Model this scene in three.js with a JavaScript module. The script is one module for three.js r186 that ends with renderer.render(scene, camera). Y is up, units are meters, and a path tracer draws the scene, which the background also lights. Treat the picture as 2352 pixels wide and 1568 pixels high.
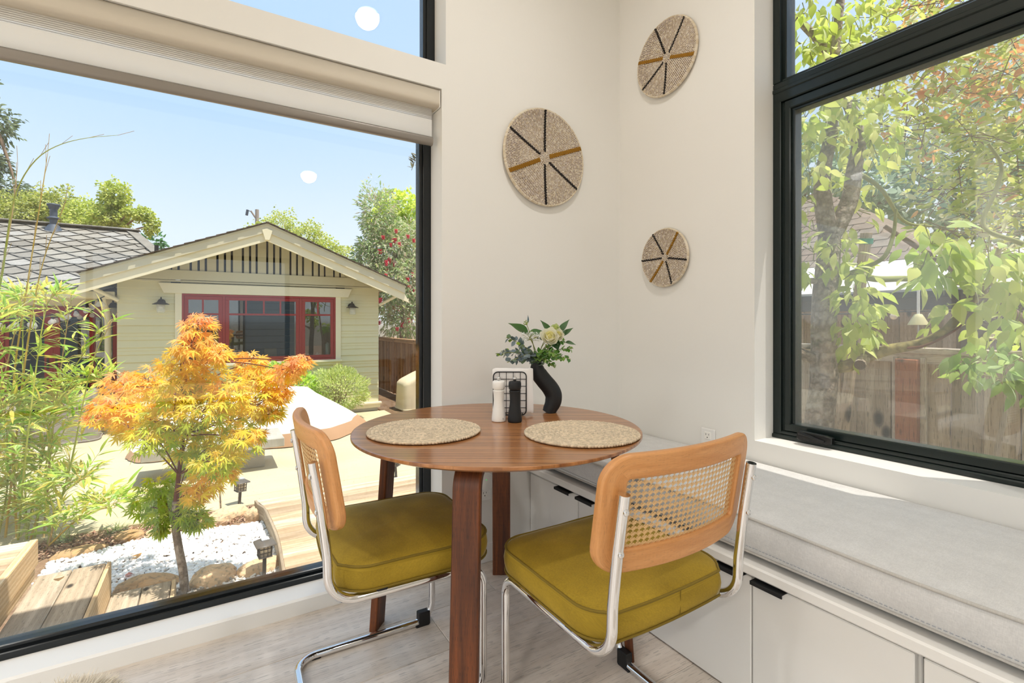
import * as THREE from 'three';
import { RoundedBoxGeometry } from 'three/addons/geometries/RoundedBoxGeometry.js';
import { mergeGeometries } from 'three/addons/utils/BufferGeometryUtils.js';

// ------------------------------------------------------------ camera, sky, sun, exposure
const scene = new THREE.Scene();
const camera = new THREE.PerspectiveCamera(2 * Math.atan(784 / 1128) * 180 / Math.PI, 1.5, 0.05, 300);
camera.position.set(0, 1.115, 0);
camera.lookAt(0.5225, 1.115, -0.8526);
camera.setViewOffset(2352, 1568, 0, 44, 2352, 1568);
const renderer = new THREE.WebGLRenderer({ antialias: true });
renderer.toneMapping = THREE.LinearToneMapping;
renderer.toneMappingExposure = 1.0;
renderer.shadowMap.enabled = true;

const SUN = new THREE.Vector3(0.23, 1, 0.25).normalize();
{
  const W = 512, H = 256, d = new Float32Array(W * H * 4);
  const hor = [0.94, 1.04, 1.1], mid = [0.55, 0.80, 1.09], top = [0.48, 0.72, 1.06];
  for (let j = 0; j < H; j++) for (let i = 0; i < W; i++) {
    const el = ((j + 0.5) / H - 0.5) * Math.PI, az = ((i + 0.5) / W - 0.5) * 2 * Math.PI;
    const x = Math.cos(az) * Math.cos(el), y = Math.sin(el), z = Math.sin(az) * Math.cos(el);
    const s = Math.max(0, y), a = Math.min(1, s / 0.42), b = Math.max(0, (s - 0.42) / 0.58);
    const k = a * a * (3 - 2 * a);
    const cs = Math.max(0, x * SUN.x + y * SUN.y + z * SUN.z), glow = Math.pow(cs, 14) * 0.5;
    const east = 0.10 * Math.max(0, x) * Math.cos(el);
    for (let c = 0; c < 3; c++) {
      let v = hor[c] + (mid[c] - hor[c]) * k + (top[c] - mid[c]) * b;
      v += glow * [1, 0.96, 0.88][c] + east * [1.6, 1.0, 0.2][c];
      if (y < 0) v = [0.55, 0.5, 0.4][c];
      d[(j * W + i) * 4 + c] = v;
    }
    d[(j * W + i) * 4 + 3] = 1;
  }
  const sky = new THREE.DataTexture(d, W, H, THREE.RGBAFormat, THREE.FloatType);
  sky.mapping = THREE.EquirectangularReflectionMapping; sky.magFilter = THREE.LinearFilter; sky.needsUpdate = true;
  scene.background = sky; scene.environment = sky;
}
const sun = new THREE.DirectionalLight(new THREE.Color(1.0, 0.94, 0.84), 6.2);
sun.name = 'sun'; sun.position.copy(SUN).multiplyScalar(30); sun.target.position.set(0, 0, -4);
sun.position.add(sun.target.position); sun.castShadow = true; sun.shadow.mapSize.set(4096, 4096);
Object.assign(sun.shadow.camera, { left: -14, right: 14, top: 14, bottom: -14, near: 1, far: 80 });
scene.add(sun, sun.target);
const LAMP = 5.0;                                                     // candela of each ceiling downlight
// ------------------------------------------------------------ helpers
function rngOf(seed) { let s = seed >>> 0; return () => { s = (s + 0x6d2b79f5) | 0; let t = Math.imul(s ^ (s >>> 15), 1 | s); t = (t + Math.imul(t ^ (t >>> 7), 61 | t)) ^ t; return ((t ^ (t >>> 14)) >>> 0) / 4294967296; }; }
const rnd = rngOf(7);
const R = (a, b) => a + (b - a) * rnd();
const V = (x, y, z) => new THREE.Vector3(x, y, z);
const lerp = (a, b, t) => a + (b - a) * t, clamp = (x, a = 0, b = 1) => Math.min(b, Math.max(a, x)), sst = (a, b, x) => { const t = clamp((x - a) / (b - a)); return t * t * (3 - 2 * t); };
const used = new Map();
function numbered(n) { const k = used.get(n) ?? 0; used.set(n, k + 1); return k ? n + '_' + String(k).padStart(3, '0') : n; }
function tag(o, label, category, group) { o.userData.label = label; if (category) o.userData.category = category; if (group) o.userData.group = group; return o; }
function thing(name, label, category, pos = [0, 0, 0], turn = 0, group) {
  const o = new THREE.Group(); o.name = numbered(name); o.position.set(...pos); o.rotation.y = turn; scene.add(o);
  return tag(o, label, category, group);
}
function structure(name, pos = [0, 0, 0]) { const o = new THREE.Group(); o.name = numbered(name); o.position.set(...pos); o.userData.kind = 'structure'; scene.add(o); return o; }
function part(name, geo, mat, parent, pos, rot) {
  const m = new THREE.Mesh(Array.isArray(geo) ? merge(geo) : geo, mat); m.name = name;
  if (parent === scene) m.name = numbered(name);
  if (pos) m.position.set(...pos); if (rot) m.rotation.set(...rot);
  parent.add(m); return m;
}
function struct(name, geo, mat) { const m = part(name, geo, mat, scene); m.userData.kind = 'structure'; return m; }
function merge(list) { return mergeGeometries(list.map((g) => { const q = g.index ? g.toNonIndexed() : g; for (const k of Object.keys(q.attributes)) if (!['position', 'normal', 'uv'].includes(k)) q.deleteAttribute(k); if (!q.attributes.uv) boxUV(q); return q; })); }
function at(g, x, y, z, rx = 0, ry = 0, rz = 0) { if (rx) g.rotateX(rx); if (ry) g.rotateY(ry); if (rz) g.rotateZ(rz); g.translate(x, y, z); return g; }
// uv in metres by the dominant axis of each triangle; u runs along the grain axis
function boxUV(g, grain = 'x', off = [0, 0]) {
  const p = g.attributes.position, n = g.attributes.normal, uv = new Float32Array(p.count * 2), gi = 'xyz'.indexOf(grain);
  for (let i = 0; i < p.count; i++) {
    const a = [Math.abs(n.getX(i)), Math.abs(n.getY(i)), Math.abs(n.getZ(i))], k = a.indexOf(Math.max(...a));
    const c = [p.getX(i), p.getY(i), p.getZ(i)]; let q = [0, 1, 2].filter((x) => x !== k);
    if (q[1] === gi) q = [q[1], q[0]];
    uv[i * 2] = c[q[0]] + off[0]; uv[i * 2 + 1] = c[q[1]] + off[1] + k * 0.37;
  }
  g.setAttribute('uv', new THREE.BufferAttribute(uv, 2)); return g;
}
function fromTris(tris) {                                             // flat-shaded triangles, [[p, q, r], ...]
  const a = new Float32Array(tris.length * 9); let k = 0;
  for (const t of tris) for (const p of t) { a[k++] = p[0]; a[k++] = p[1]; a[k++] = p[2]; }
  const g = new THREE.BufferGeometry(); g.setAttribute('position', new THREE.BufferAttribute(a, 3)); g.computeVertexNormals(); return g;
}
function chamfer(w, h, d, b = 0.004, grain = 'x', rand = true) {      // box with chamfered edges, 44 triangles
  const W = w / 2, Hh = h / 2, D = d / 2, T = [];
  const P = { x: (i, j, k) => [i * W, j * (Hh - b), k * (D - b)], y: (i, j, k) => [i * (W - b), j * Hh, k * (D - b)], z: (i, j, k) => [i * (W - b), j * (Hh - b), k * D] };
  const tri = (a, c, e) => { const u = [c[0] - a[0], c[1] - a[1], c[2] - a[2]], v = [e[0] - a[0], e[1] - a[1], e[2] - a[2]], n = [u[1] * v[2] - u[2] * v[1], u[2] * v[0] - u[0] * v[2], u[0] * v[1] - u[1] * v[0]]; T.push(n[0] * a[0] + n[1] * a[1] + n[2] * a[2] > 0 ? [a, c, e] : [a, e, c]); };
  const quad = (a, c, e, f) => { tri(a, c, e); tri(a, e, f); };
  for (const s of [-1, 1]) {
    quad(P.x(s, -1, -1), P.x(s, 1, -1), P.x(s, 1, 1), P.x(s, -1, 1)); quad(P.y(-1, s, -1), P.y(1, s, -1), P.y(1, s, 1), P.y(-1, s, 1)); quad(P.z(-1, -1, s), P.z(1, -1, s), P.z(1, 1, s), P.z(-1, 1, s));
    for (const t of [-1, 1]) {
      quad(P.x(s, t, -1), P.x(s, t, 1), P.y(s, t, 1), P.y(s, t, -1)); quad(P.x(s, -1, t), P.x(s, 1, t), P.z(s, 1, t), P.z(s, -1, t)); quad(P.y(-1, s, t), P.y(1, s, t), P.z(1, s, t), P.z(-1, s, t));
      for (const r of [-1, 1]) tri(P.x(s, t, r), P.y(s, t, r), P.z(s, t, r));
    }
  }
  return boxUV(fromTris(T), grain, rand ? [R(0, 5), R(0, 5)] : [0, 0]);
}
function bx(x0, x1, y0, y1, z0, z1, b = 0.003, grain = 'x', rand = true) { return chamfer(x1 - x0, y1 - y0, z1 - z0, Math.min(b, (x1 - x0) / 3, (y1 - y0) / 3, (z1 - z0) / 3), grain, rand).translate((x0 + x1) / 2, (y0 + y1) / 2, (z0 + z1) / 2); }
function rbox(w, h, d, r, seg = 3) { const g = new RoundedBoxGeometry(w, h, d, seg, Math.min(r, w / 2.01, h / 2.01, d / 2.01)); return boxUV(g.index ? g.toNonIndexed() : g); }
function bb(x0, x1, y0, y1, z0, z1) { return boxUV(new THREE.BoxGeometry(x1 - x0, y1 - y0, z1 - z0).toNonIndexed().translate((x0 + x1) / 2, (y0 + y1) / 2, (z0 + z1) / 2)); }
function circleProfile(r, n = 10) { return Array.from({ length: n }, (_, i) => [r * Math.cos(i / n * 2 * Math.PI), r * Math.sin(i / n * 2 * Math.PI)]); }
function rectProfile(w, h, r = 0.004, n = 3) { const o = []; for (const [sx, sy, a0] of [[1, 1, 0], [-1, 1, 1], [-1, -1, 2], [1, -1, 3]]) for (let i = 0; i <= n; i++) { const a = (a0 + i / n) * Math.PI / 2; o.push([sx * (w / 2 - r) + r * Math.cos(a), sy * (h / 2 - r) + r * Math.sin(a)]); } return o; }
// sweeps a closed profile along points; scale(i/n) changes its size; up fixes the profile's second axis
function sweep(pts, profile, { scale, up, closed = false, cap = true } = {}) {
  const n = pts.length, m = profile.length, pos = [], nor = [], uv = [], idx = [], T = [];
  for (let i = 0; i < n; i++) { const a = pts[closed ? (i - 1 + n) % n : Math.max(0, i - 1)], b = pts[closed ? (i + 1) % n : Math.min(n - 1, i + 1)]; T.push(b.clone().sub(a).normalize()); }
  let N = up ? up.clone() : (Math.abs(T[0].y) < 0.9 ? V(0, 1, 0) : V(1, 0, 0)); let len = 0; const q = new THREE.Quaternion(), rings = closed ? n + 1 : n, Fr = [];
  for (let i = 0; i < n; i++) {
    if (i && !up) { q.setFromUnitVectors(T[i - 1], T[i]); N.applyQuaternion(q); }
    const Y = N.clone().addScaledVector(T[i], -N.dot(T[i])).normalize(), X = Y.clone().cross(T[i]).normalize(); Fr.push([X, Y]);
  }
  for (let k = 0; k < rings; k++) {
    const i = k % n, [X, Y] = Fr[i], s = scale ? scale(k / (rings - 1)) : 1; if (k) len += pts[i].distanceTo(pts[(k - 1) % n]);
    let per = 0;
    for (let j = 0; j <= m; j++) {
      const a = profile[j % m], b = profile[(j + 1) % m], c = profile[(j - 1 + m) % m]; if (j) per += Math.hypot(a[0] - c[0], a[1] - c[1]) * s;
      pos.push(pts[i].x + (X.x * a[0] + Y.x * a[1]) * s, pts[i].y + (X.y * a[0] + Y.y * a[1]) * s, pts[i].z + (X.z * a[0] + Y.z * a[1]) * s);
      let nx = b[1] - c[1], ny = -(b[0] - c[0]); const l = Math.hypot(nx, ny) || 1; nx /= l; ny /= l;
      nor.push(X.x * nx + Y.x * ny, X.y * nx + Y.y * ny, X.z * nx + Y.z * ny); uv.push(len, per);
    }
  }
  for (let k = 0; k < rings - 1; k++) for (let j = 0; j < m; j++) { const a = k * (m + 1) + j, b = a + m + 1; idx.push(a, a + 1, b, a + 1, b + 1, b); }
  if (cap && !closed) for (const [k, flip] of [[0, 0], [n - 1, 1]]) {
    const base = pos.length / 3, t = T[k], s = flip ? 1 : -1;
    for (let j = 0; j < m; j++) { const o = (k * (m + 1) + j) * 3; pos.push(pos[o], pos[o + 1], pos[o + 2]); nor.push(t.x * s, t.y * s, t.z * s); uv.push(profile[j][0], profile[j][1]); }
    for (let j = 1; j < m - 1; j++) flip ? idx.push(base, base + j + 1, base + j) : idx.push(base, base + j, base + j + 1);
  }
  const g = new THREE.BufferGeometry(); g.setIndex(idx);
  g.setAttribute('position', new THREE.Float32BufferAttribute(pos, 3)); g.setAttribute('normal', new THREE.Float32BufferAttribute(nor, 3)); g.setAttribute('uv', new THREE.Float32BufferAttribute(uv, 2));
  const ia = g.index.array, A = V(), e1 = V(), e2 = V(), nn = V();  // make the winding agree with the normals
  for (let k = 0; k < ia.length; k += 3) { A.fromArray(pos, ia[k] * 3); e1.fromArray(pos, ia[k + 1] * 3).sub(A); e2.fromArray(pos, ia[k + 2] * 3).sub(A); if (e1.cross(e2).dot(nn.fromArray(nor, ia[k] * 3)) < 0) { const t = ia[k + 1]; ia[k + 1] = ia[k + 2]; ia[k + 2] = t; } }
  return g;
}
const tube = (pts, r, seg = 10, o) => sweep(pts, circleProfile(r, seg), o);
const rod = (a, b, r, seg = 8, o) => tube([a, b], r, seg, o);
const smooth = (pts, n, closed = false) => new THREE.CatmullRomCurve3(pts, closed, 'centripetal').getPoints(n);
function fillet(pts, radii, seg = 8) {                                // polyline with rounded corners
  const out = [pts[0].clone()];
  for (let i = 1; i < pts.length - 1; i++) {
    const a = pts[i - 1].clone().sub(pts[i]).normalize(), b = pts[i + 1].clone().sub(pts[i]).normalize(), ang = Math.acos(clamp(a.dot(b), -1, 1)), r = radii[i] ?? 0.03;
    const t = r / Math.tan(ang / 2), c = pts[i].clone().add(a.clone().add(b).normalize().multiplyScalar(r / Math.sin(ang / 2)));
    const s = pts[i].clone().addScaledVector(a, t).sub(c), e = pts[i].clone().addScaledVector(b, t).sub(c), w = Math.acos(clamp(s.dot(e) / (r * r), -1, 1));
    for (let k = 0; k <= seg; k++) { const f = k / seg; out.push(c.clone().addScaledVector(s, Math.sin((1 - f) * w) / Math.sin(w)).addScaledVector(e, Math.sin(f * w) / Math.sin(w))); }
  }
  out.push(pts.at(-1).clone()); return out;
}
const lathe = (pts, seg = 32) => new THREE.LatheGeometry(pts.map((p) => new THREE.Vector2(...p)), seg);
function extrude(poly, depth, bevel = 0) { const s = new THREE.Shape(poly.map((p) => new THREE.Vector2(...p))); return boxUV(new THREE.ExtrudeGeometry(s, { depth, bevelEnabled: bevel > 0, bevelSize: bevel, bevelThickness: bevel, bevelSegments: 1, curveSegments: 8 })); }
function smoothGeo(g) { g.deleteAttribute('normal'); g.computeVertexNormals(); return g; }

// periodic value noise
function hash(x, y, s) { let h = Math.imul(x, 374761393) ^ Math.imul(y, 668265263) ^ Math.imul(s, 974634777); h = Math.imul(h ^ (h >>> 13), 1274126177); return ((h ^ (h >>> 16)) >>> 0) / 4294967296; }
function vn(x, y, px, py, s = 1) { const ix = Math.floor(x), iy = Math.floor(y), fx = x - ix, fy = y - iy, u = fx * fx * (3 - 2 * fx), v = fy * fy * (3 - 2 * fy), w = (a, p) => ((a % p) + p) % p; const a = hash(w(ix, px), w(iy, py), s), b = hash(w(ix + 1, px), w(iy, py), s), c = hash(w(ix, px), w(iy + 1, py), s), d = hash(w(ix + 1, px), w(iy + 1, py), s); return lerp(lerp(a, b, u), lerp(c, d, u), v); }
function fbm(u, v, px, py, o = 4, s = 1) { let t = 0, a = 0.5, n = 0; for (let i = 0; i < o; i++) { t += a * vn(u * px, v * py, px, py, s + i); n += a; a *= 0.5; px *= 2; py *= 2; } return t / n; }
function n3(x, y, z, s = 3) { const iz = Math.floor(z), f = z - iz, u = f * f * (3 - 2 * f); return lerp(vn(x, y, 9973, 9973, s + iz * 17), vn(x, y, 9973, 9973, s + (iz + 1) * 17), u) * 2 - 1; }
const hex = (h) => [(h >> 16) & 255, (h >> 8) & 255, h & 255];
const mix3 = (a, b, t) => [lerp(a[0], b[0], t), lerp(a[1], b[1], t), lerp(a[2], b[2], t)];
function tex(w, h, fn, sx = 1, sy = 1, color = true) {                // fn(u, v) -> sRGB [0..255]; covers sx by sy metres
  const d = new Uint8Array(w * h * 4);
  for (let j = 0; j < h; j++) for (let i = 0; i < w; i++) { const c = fn((i + 0.5) / w, (j + 0.5) / h), o = (j * w + i) * 4; for (let k = 0; k < 3; k++) d[o + k] = clamp(Array.isArray(c) ? c[k] : c, 0, 255); d[o + 3] = 255; }
  const t = new THREE.DataTexture(d, w, h); t.wrapS = t.wrapT = THREE.RepeatWrapping; t.magFilter = THREE.LinearFilter; t.repeat.set(1 / sx, 1 / sy); if (color) t.colorSpace = THREE.SRGBColorSpace; t.needsUpdate = true; return t;
}
function wood(seed, light, dark, { rings = 12, along = 2, pores = 0.15, streak = 0.5, knots = 0, w = 512, h = 512, sx = 1.2, sy = 0.4 } = {}) {
  const L = hex(light), D = hex(dark), kn = Array.from({ length: knots }, (_, i) => [hash(i, 1, seed), hash(i, 2, seed), 0.5 + hash(i, 3, seed)]);
  return tex(w, h, (u, v) => {
    const warp = fbm(u, v, along, 4, 3, seed) * 0.12; let r = fbm(u, v + warp, along, rings, 4, seed + 5); r = 0.5 + (r - 0.5) * 1.8;
    const fine = vn(u * along * 6, v * rings * 16, along * 6, rings * 16, seed + 9), po = vn(u * 40, v * 240, 40, 240, seed + 11);
    let t = clamp(r * (1 - streak) + streak * (0.5 + 0.5 * Math.sin((v + warp * 0.6) * rings * 6.283)) * 0.6 + fine * 0.25), m = po > 0.78 ? 1 - pores : 1;
    for (const [x, y, s] of kn) { let dx = Math.abs(u - x); dx = Math.min(dx, 1 - dx) * sx; let dy = Math.abs(v - y); dy = Math.min(dy, 1 - dy) * sy; const q = Math.hypot(dx * 0.55, dy) / (0.013 * s); if (q < 2.6) { m *= lerp(0.32, 1, sst(0.6, 2.4, q)); t = lerp(t, 0.5 + 0.5 * Math.sin(q * 9), sst(2.6, 1, q) * 0.6); } }
    return mix3(L, D, t).map((c) => c * m);
  }, sx, sy);
}
const std = (o) => new THREE.MeshStandardMaterial(o), phys = (o) => new THREE.MeshPhysicalMaterial(o);
const paint = (c, roughness = 0.55, o = {}) => std({ color: c, roughness, ...o });

// ------------------------------------------------------------ materials
const T = {};
T.plaster = tex(256, 256, (u, v) => 128 + (fbm(u, v, 24, 24, 3, 2) - 0.5) * 160, 0.5, 0.5, false);
T.floor = wood(3, 0xfaf4ee, 0xe0d6cc, { rings: 7, along: 3, pores: 0.14, streak: 0.35, sx: 1.4, sy: 0.35, w: 1024 });
T.walnut = wood(11, 0xcc8f56, 0x84502a, { rings: 18, along: 1, pores: 0.1, streak: 0.55, sx: 1.1, sy: 0.4, w: 512 });
T.walnutDark = wood(12, 0x86481e, 0x47240f, { rings: 8, along: 3, pores: 0.25, streak: 0.2, sx: 0.7, sy: 0.16 });
T.beech = wood(13, 0xdca066, 0xc58549, { rings: 6, along: 3, pores: 0.09, streak: 0.2, sx: 0.4, sy: 0.12, w: 512 });
T.deck = wood(14, 0xe6d8c2, 0xb49e80, { rings: 14, along: 3, pores: 0.1, streak: 0.35, knots: 1, sx: 1.3, sy: 0.5 });
T.deckGrey = wood(15, 0xcfc1ac, 0x988a76, { rings: 16, along: 3, pores: 0.12, streak: 0.35, knots: 1, sx: 1.1, sy: 0.5 });
T.riser = wood(16, 0xe6cda6, 0xc6a272, { rings: 14, along: 2, pores: 0.12, streak: 0.8, sx: 1.0, sy: 0.35 });
T.fence = wood(17, 0xe2d3c2, 0xb8a694, { rings: 12, along: 2, pores: 0.25, streak: 0.35, knots: 4, sx: 1.6, sy: 0.5 });
T.fenceBrown = wood(18, 0xd0a67c, 0x9c7450, { rings: 10, along: 2, pores: 0.25, streak: 0.35, knots: 3, sx: 1.3, sy: 0.4 });
T.velvet = tex(512, 512, (u, v) => { const a = fbm(u, v, 5, 5, 3, 21), b = vn(u * 256, v * 256, 256, 256, 5); const c = mix3([140, 114, 18], [172, 142, 36], a * 1.3 - 0.15); return c.map((x) => x * (0.94 + b * 0.12)); }, 0.5, 0.5);
T.linen = tex(512, 512, (u, v) => { const a = vn(u * 256, v * 40, 256, 40, 3), b = vn(u * 40, v * 256, 40, 256, 4), c = fbm(u, v, 6, 6, 3, 8); const k = 0.9 + 0.1 * (a + b) / 2 + (c - 0.5) * 0.05; return [226 * k, 225 * k, 223 * k]; }, 0.22, 0.22);
T.linenBump = tex(256, 256, (u, v) => 128 + 60 * (Math.sin(u * 6.283 * 64) * Math.sin(v * 6.283 * 64)) + 50 * (vn(u * 64, v * 64, 64, 64, 4) - 0.5), 0.11, 0.11, false);
T.concrete = tex(1024, 1024, (u, v) => { const a = fbm(u, v, 5, 5, 4, 31), b = vn(u * 300, v * 300, 300, 300, 7), s = vn(u * 150, v * 150, 150, 150, 9); let c = mix3([204, 191, 160], [188, 174, 142], a); if (b > 0.9 && s > 0.6) c = c.map((x) => x * 0.62); return c; }, 2.2, 2.2);
T.cement = tex(256, 256, (u, v) => { const a = fbm(u, v, 4, 4, 5, 33); return mix3([188, 184, 172], [158, 153, 141], a); }, 0.8, 0.8);
T.bark = tex(256, 512, (u, v) => { const a = fbm(u, v, 10, 14, 4, 41), b = fbm(u, v, 20, 10, 2, 45); const k = Math.abs(a - 0.5) * 3 + b * 0.4; return mix3([118, 104, 90], [190, 176, 160], clamp(k)); }, 0.4, 0.5);
T.barkBump = tex(256, 512, (u, v) => clamp(Math.abs(fbm(u, v, 12, 16, 4, 41) - 0.5) * 800, 0, 255), 0.4, 0.5, false);
T.rock = tex(512, 512, (u, v) => { const a = fbm(u, v, 5, 5, 5, 51), b = fbm(u, v, 30, 30, 2, 53); return mix3(mix3([226, 190, 148], [204, 178, 144], a * 1.4 - 0.2), [150, 136, 114], clamp((b - 0.55) * 2.2)); }, 0.5, 0.5);
T.soil = tex(512, 512, (u, v) => { const a = fbm(u, v, 14, 14, 4, 55), b = vn(u * 120, v * 120, 120, 120, 5); return mix3([112, 84, 62], [176, 152, 122], clamp(a * 0.8 + b * 0.35 - 0.1)); }, 1, 1);
T.shingle = tex(256, 256, (u, v) => { const a = vn(u * 128, v * 128, 128, 128, 6), b = fbm(u, v, 5, 5, 3, 61); const k = 0.8 + 0.26 * a + (b - 0.5) * 0.2; return [164 * k, 160 * k, 152 * k]; }, 0.5, 0.5);
T.cloth = tex(256, 256, (u, v) => { const a = fbm(u, v, 4, 4, 4, 71); const k = 0.93 + a * 0.12; return [246 * k, 238 * k, 216 * k]; }, 1, 1);
T.jute = tex(256, 256, (u, v) => { const a = vn(u * 12, v * 90, 12, 90, 81), b = vn(u * 40, v * 40, 40, 40, 83); return mix3([238, 227, 208], [204, 184, 154], clamp(a * 0.8 + b * 0.3 - 0.1)); }, 0.03, 0.03);
T.screen = tex(8, 8, (u, v) => 58, 0.01, 0.01, false);

const M = {
  wall: paint(new THREE.Color(0.83, 0.81, 0.765), 0.85, { bumpMap: T.plaster, bumpScale: 0.0004 }),
  trim: paint(new THREE.Color(0.84, 0.82, 0.79), 0.45),
  ceiling: paint(new THREE.Color(0.84, 0.82, 0.79), 0.9),
  cladding: paint(0x8795a0, 0.7),
  roofGrey: paint(0x6d6860, 0.9),
  frame: paint(0x14181a, 0.16, { metalness: 0.1 }),
  frameGreen: paint(0x17211f, 0.24, { metalness: 0.1 }),
  gasket: paint(0x050607, 0.6),
  glass: phys({ color: 0xffffff, transmission: 1, roughness: 0, ior: 1.45, thickness: 0 }), glassLowE: phys({ color: 0xffffff, transmission: 1, roughness: 0, ior: 1.65, thickness: 0 }),
  coatedGlass: phys({ color: 0xcdd6d4, transmission: 1, roughness: 0.0, ior: 2.1, thickness: 0 }),
  floors: [0xffffff, 0xf1ece6, 0xe6e2dc, 0xfbf6ee].map((c) => std({ map: T.floor, color: c, roughness: 0.32 })),
  table: phys({ map: T.walnut, roughness: 0.3, clearcoat: 0.4, clearcoatRoughness: 0.12 }),
  tableLeg: std({ map: T.walnutDark, roughness: 0.5 }),
  beech: std({ map: T.beech, roughness: 0.38 }),
  cane: paint(0xdfb780, 0.55),
  chrome: std({ color: new THREE.Color(0.82, 0.82, 0.83), metalness: 1, roughness: 0.06 }),
  steel: std({ color: new THREE.Color(0.62, 0.6, 0.58), metalness: 1, roughness: 0.3 }),
  black: paint(0x0d0d0e, 0.5), blackGloss: paint(0x0b0b0c, 0.3), blackMatte: paint(0x121315, 0.6),
  velvet: phys({ map: T.velvet, roughness: 0.85, sheen: 1, sheenColor: new THREE.Color(0.95, 0.95, 0.8), sheenRoughness: 0.45 }),
  piping: phys({ color: 0x7a6412, roughness: 0.8, sheen: 0.6, sheenColor: new THREE.Color(0.5, 0.46, 0.2), sheenRoughness: 0.4 }),
  linen: std({ map: T.linen, roughness: 0.95, bumpMap: T.linenBump, bumpScale: 0.0004 }),
  linenPipe: std({ map: T.linen, color: 0xe6e2dc, roughness: 0.95 }),
  stitch: paint(0x9aa0a8, 0.9),
  cabinet: paint(new THREE.Color(0.88, 0.86, 0.82), 0.24),
  white: paint(0xf2efe9, 0.4), whiteMatte: paint(0xf4f1ec, 0.7),
  plastic: paint(0xeeece8, 0.35),
  napkin: paint(0xf6f3f0, 0.9),
  jute: std({ map: T.jute, roughness: 0.9 }),
  screen: phys({ color: 0xd8d8d2, roughness: 1, transmission: 0.85, thickness: 0, transparent: true, opacity: 0.1, side: THREE.DoubleSide }),
  blindSolid: phys({ color: 0xfbfaf8, roughness: 1, transmission: 0.6, thickness: 0, side: THREE.DoubleSide }), blindYarn: paint(0x9c9894, 0.9),
  blindSheer: phys({ color: 0xffffff, roughness: 1, transmission: 0.6, thickness: 0, transparent: true, opacity: 0.45, side: THREE.DoubleSide }),
  valance: paint(0xcdc3b2, 0.6), railGrey: std({ color: 0x8f8880, roughness: 0.35, metalness: 0.4 }),
  // outside
  olive: paint(0xd6cfaa, 0.75), oliveTrim: paint(0xc2ba9c, 0.7), cream: paint(0xe0d6b8, 0.65), rake: paint(0xcbc2a6, 0.7), fascia: paint(0xe4d9b8, 0.65),
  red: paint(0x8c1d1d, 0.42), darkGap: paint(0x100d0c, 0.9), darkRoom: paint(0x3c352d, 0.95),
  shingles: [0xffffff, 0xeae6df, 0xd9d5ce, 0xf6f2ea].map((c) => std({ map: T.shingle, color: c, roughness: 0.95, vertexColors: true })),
  shingleBrown: std({ map: T.shingle, color: 0x8d7c6c, roughness: 0.95 }), shinglePink: [0xe4cdbc, 0xd8bfae, 0xeadacb].map((c) => std({ map: T.shingle, color: c, roughness: 0.95, vertexColors: true })),
  concrete: std({ map: T.concrete, roughness: 0.9 }), cement: std({ map: T.cement, roughness: 0.85 }),
  darkDeck: paint(0x4c4844, 0.95), soil: std({ map: T.soil, roughness: 1 }), pathGrey: std({ map: T.soil, color: 0xc9c4bd, roughness: 1 }),
  deck: [0xffffff, 0xe9dfd2, 0xd8cec2, 0xf3e8d9].map((c) => std({ map: T.deck, color: c, roughness: 0.85 })),
  deckGrey: [0xffffff, 0xe8e2d9, 0xd6d0c7].map((c) => std({ map: T.deckGrey, color: c, roughness: 0.85 })),
  riser: std({ map: T.riser, roughness: 0.8 }),
  fence: [0xffffff, 0xe9e2d9, 0xd7cec4, 0xf4eadf].map((c) => std({ map: T.fence, color: c, roughness: 0.9 })), fenceRed: std({ map: T.fence, color: 0xd08a68, roughness: 0.9 }),
  fenceBrown: [0xffffff, 0xe6d8c8, 0xd2c4b4].map((c) => std({ map: T.fenceBrown, color: c, roughness: 0.9 })),
  bark: std({ map: T.bark, roughness: 0.95, bumpMap: T.barkBump, bumpScale: 0.006 }), barkTwig: paint(0x7d7150, 0.9), barkGreen: paint(0x8f9450, 0.8), barkRed: paint(0x6e3a26, 0.8), barkBrown: paint(0x8a7460, 0.9),
  rocks: [0xffffff, 0xe9ddcf, 0xd6cdbb].map((c) => std({ map: T.rock, color: c, roughness: 0.95 })),
  cloth: std({ map: T.cloth, roughness: 0.9, side: THREE.DoubleSide }), hem: paint(0xa98a6c, 0.9), greyCloth: paint(0x8d857c, 0.9, { side: THREE.DoubleSide }), beigeCloth: paint(0xd8c9a8, 0.9, { side: THREE.DoubleSide }), slateCloth: paint(0x5c5f6d, 0.85),
  solar: paint(0x5c564e, 0.5), jarGlass: phys({ color: 0xf4f4f0, roughness: 0.25, transmission: 0.75, thickness: 0 }), lampGlass: phys({ color: 0xfff3dc, roughness: 0.5, transmission: 0.5, thickness: 0 }), solarCell: paint(0xb8bcc0, 0.2),
  lanternMetal: paint(0x3a3330, 0.5, { metalness: 0.4 }), clearGlass: phys({ color: 0xffffff, transmission: 1, roughness: 0.02, ior: 1.5, thickness: 0 }),
  pipeBlue: paint(0x3f4a58, 0.6), poleWood: paint(0x9c9286, 0.9), cord: paint(0x2a2826, 0.7),
};
const leafMat = (c, t = 0.55) => phys({ color: c, roughness: 1, transmission: t, thickness: 0, side: THREE.DoubleSide });
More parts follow.
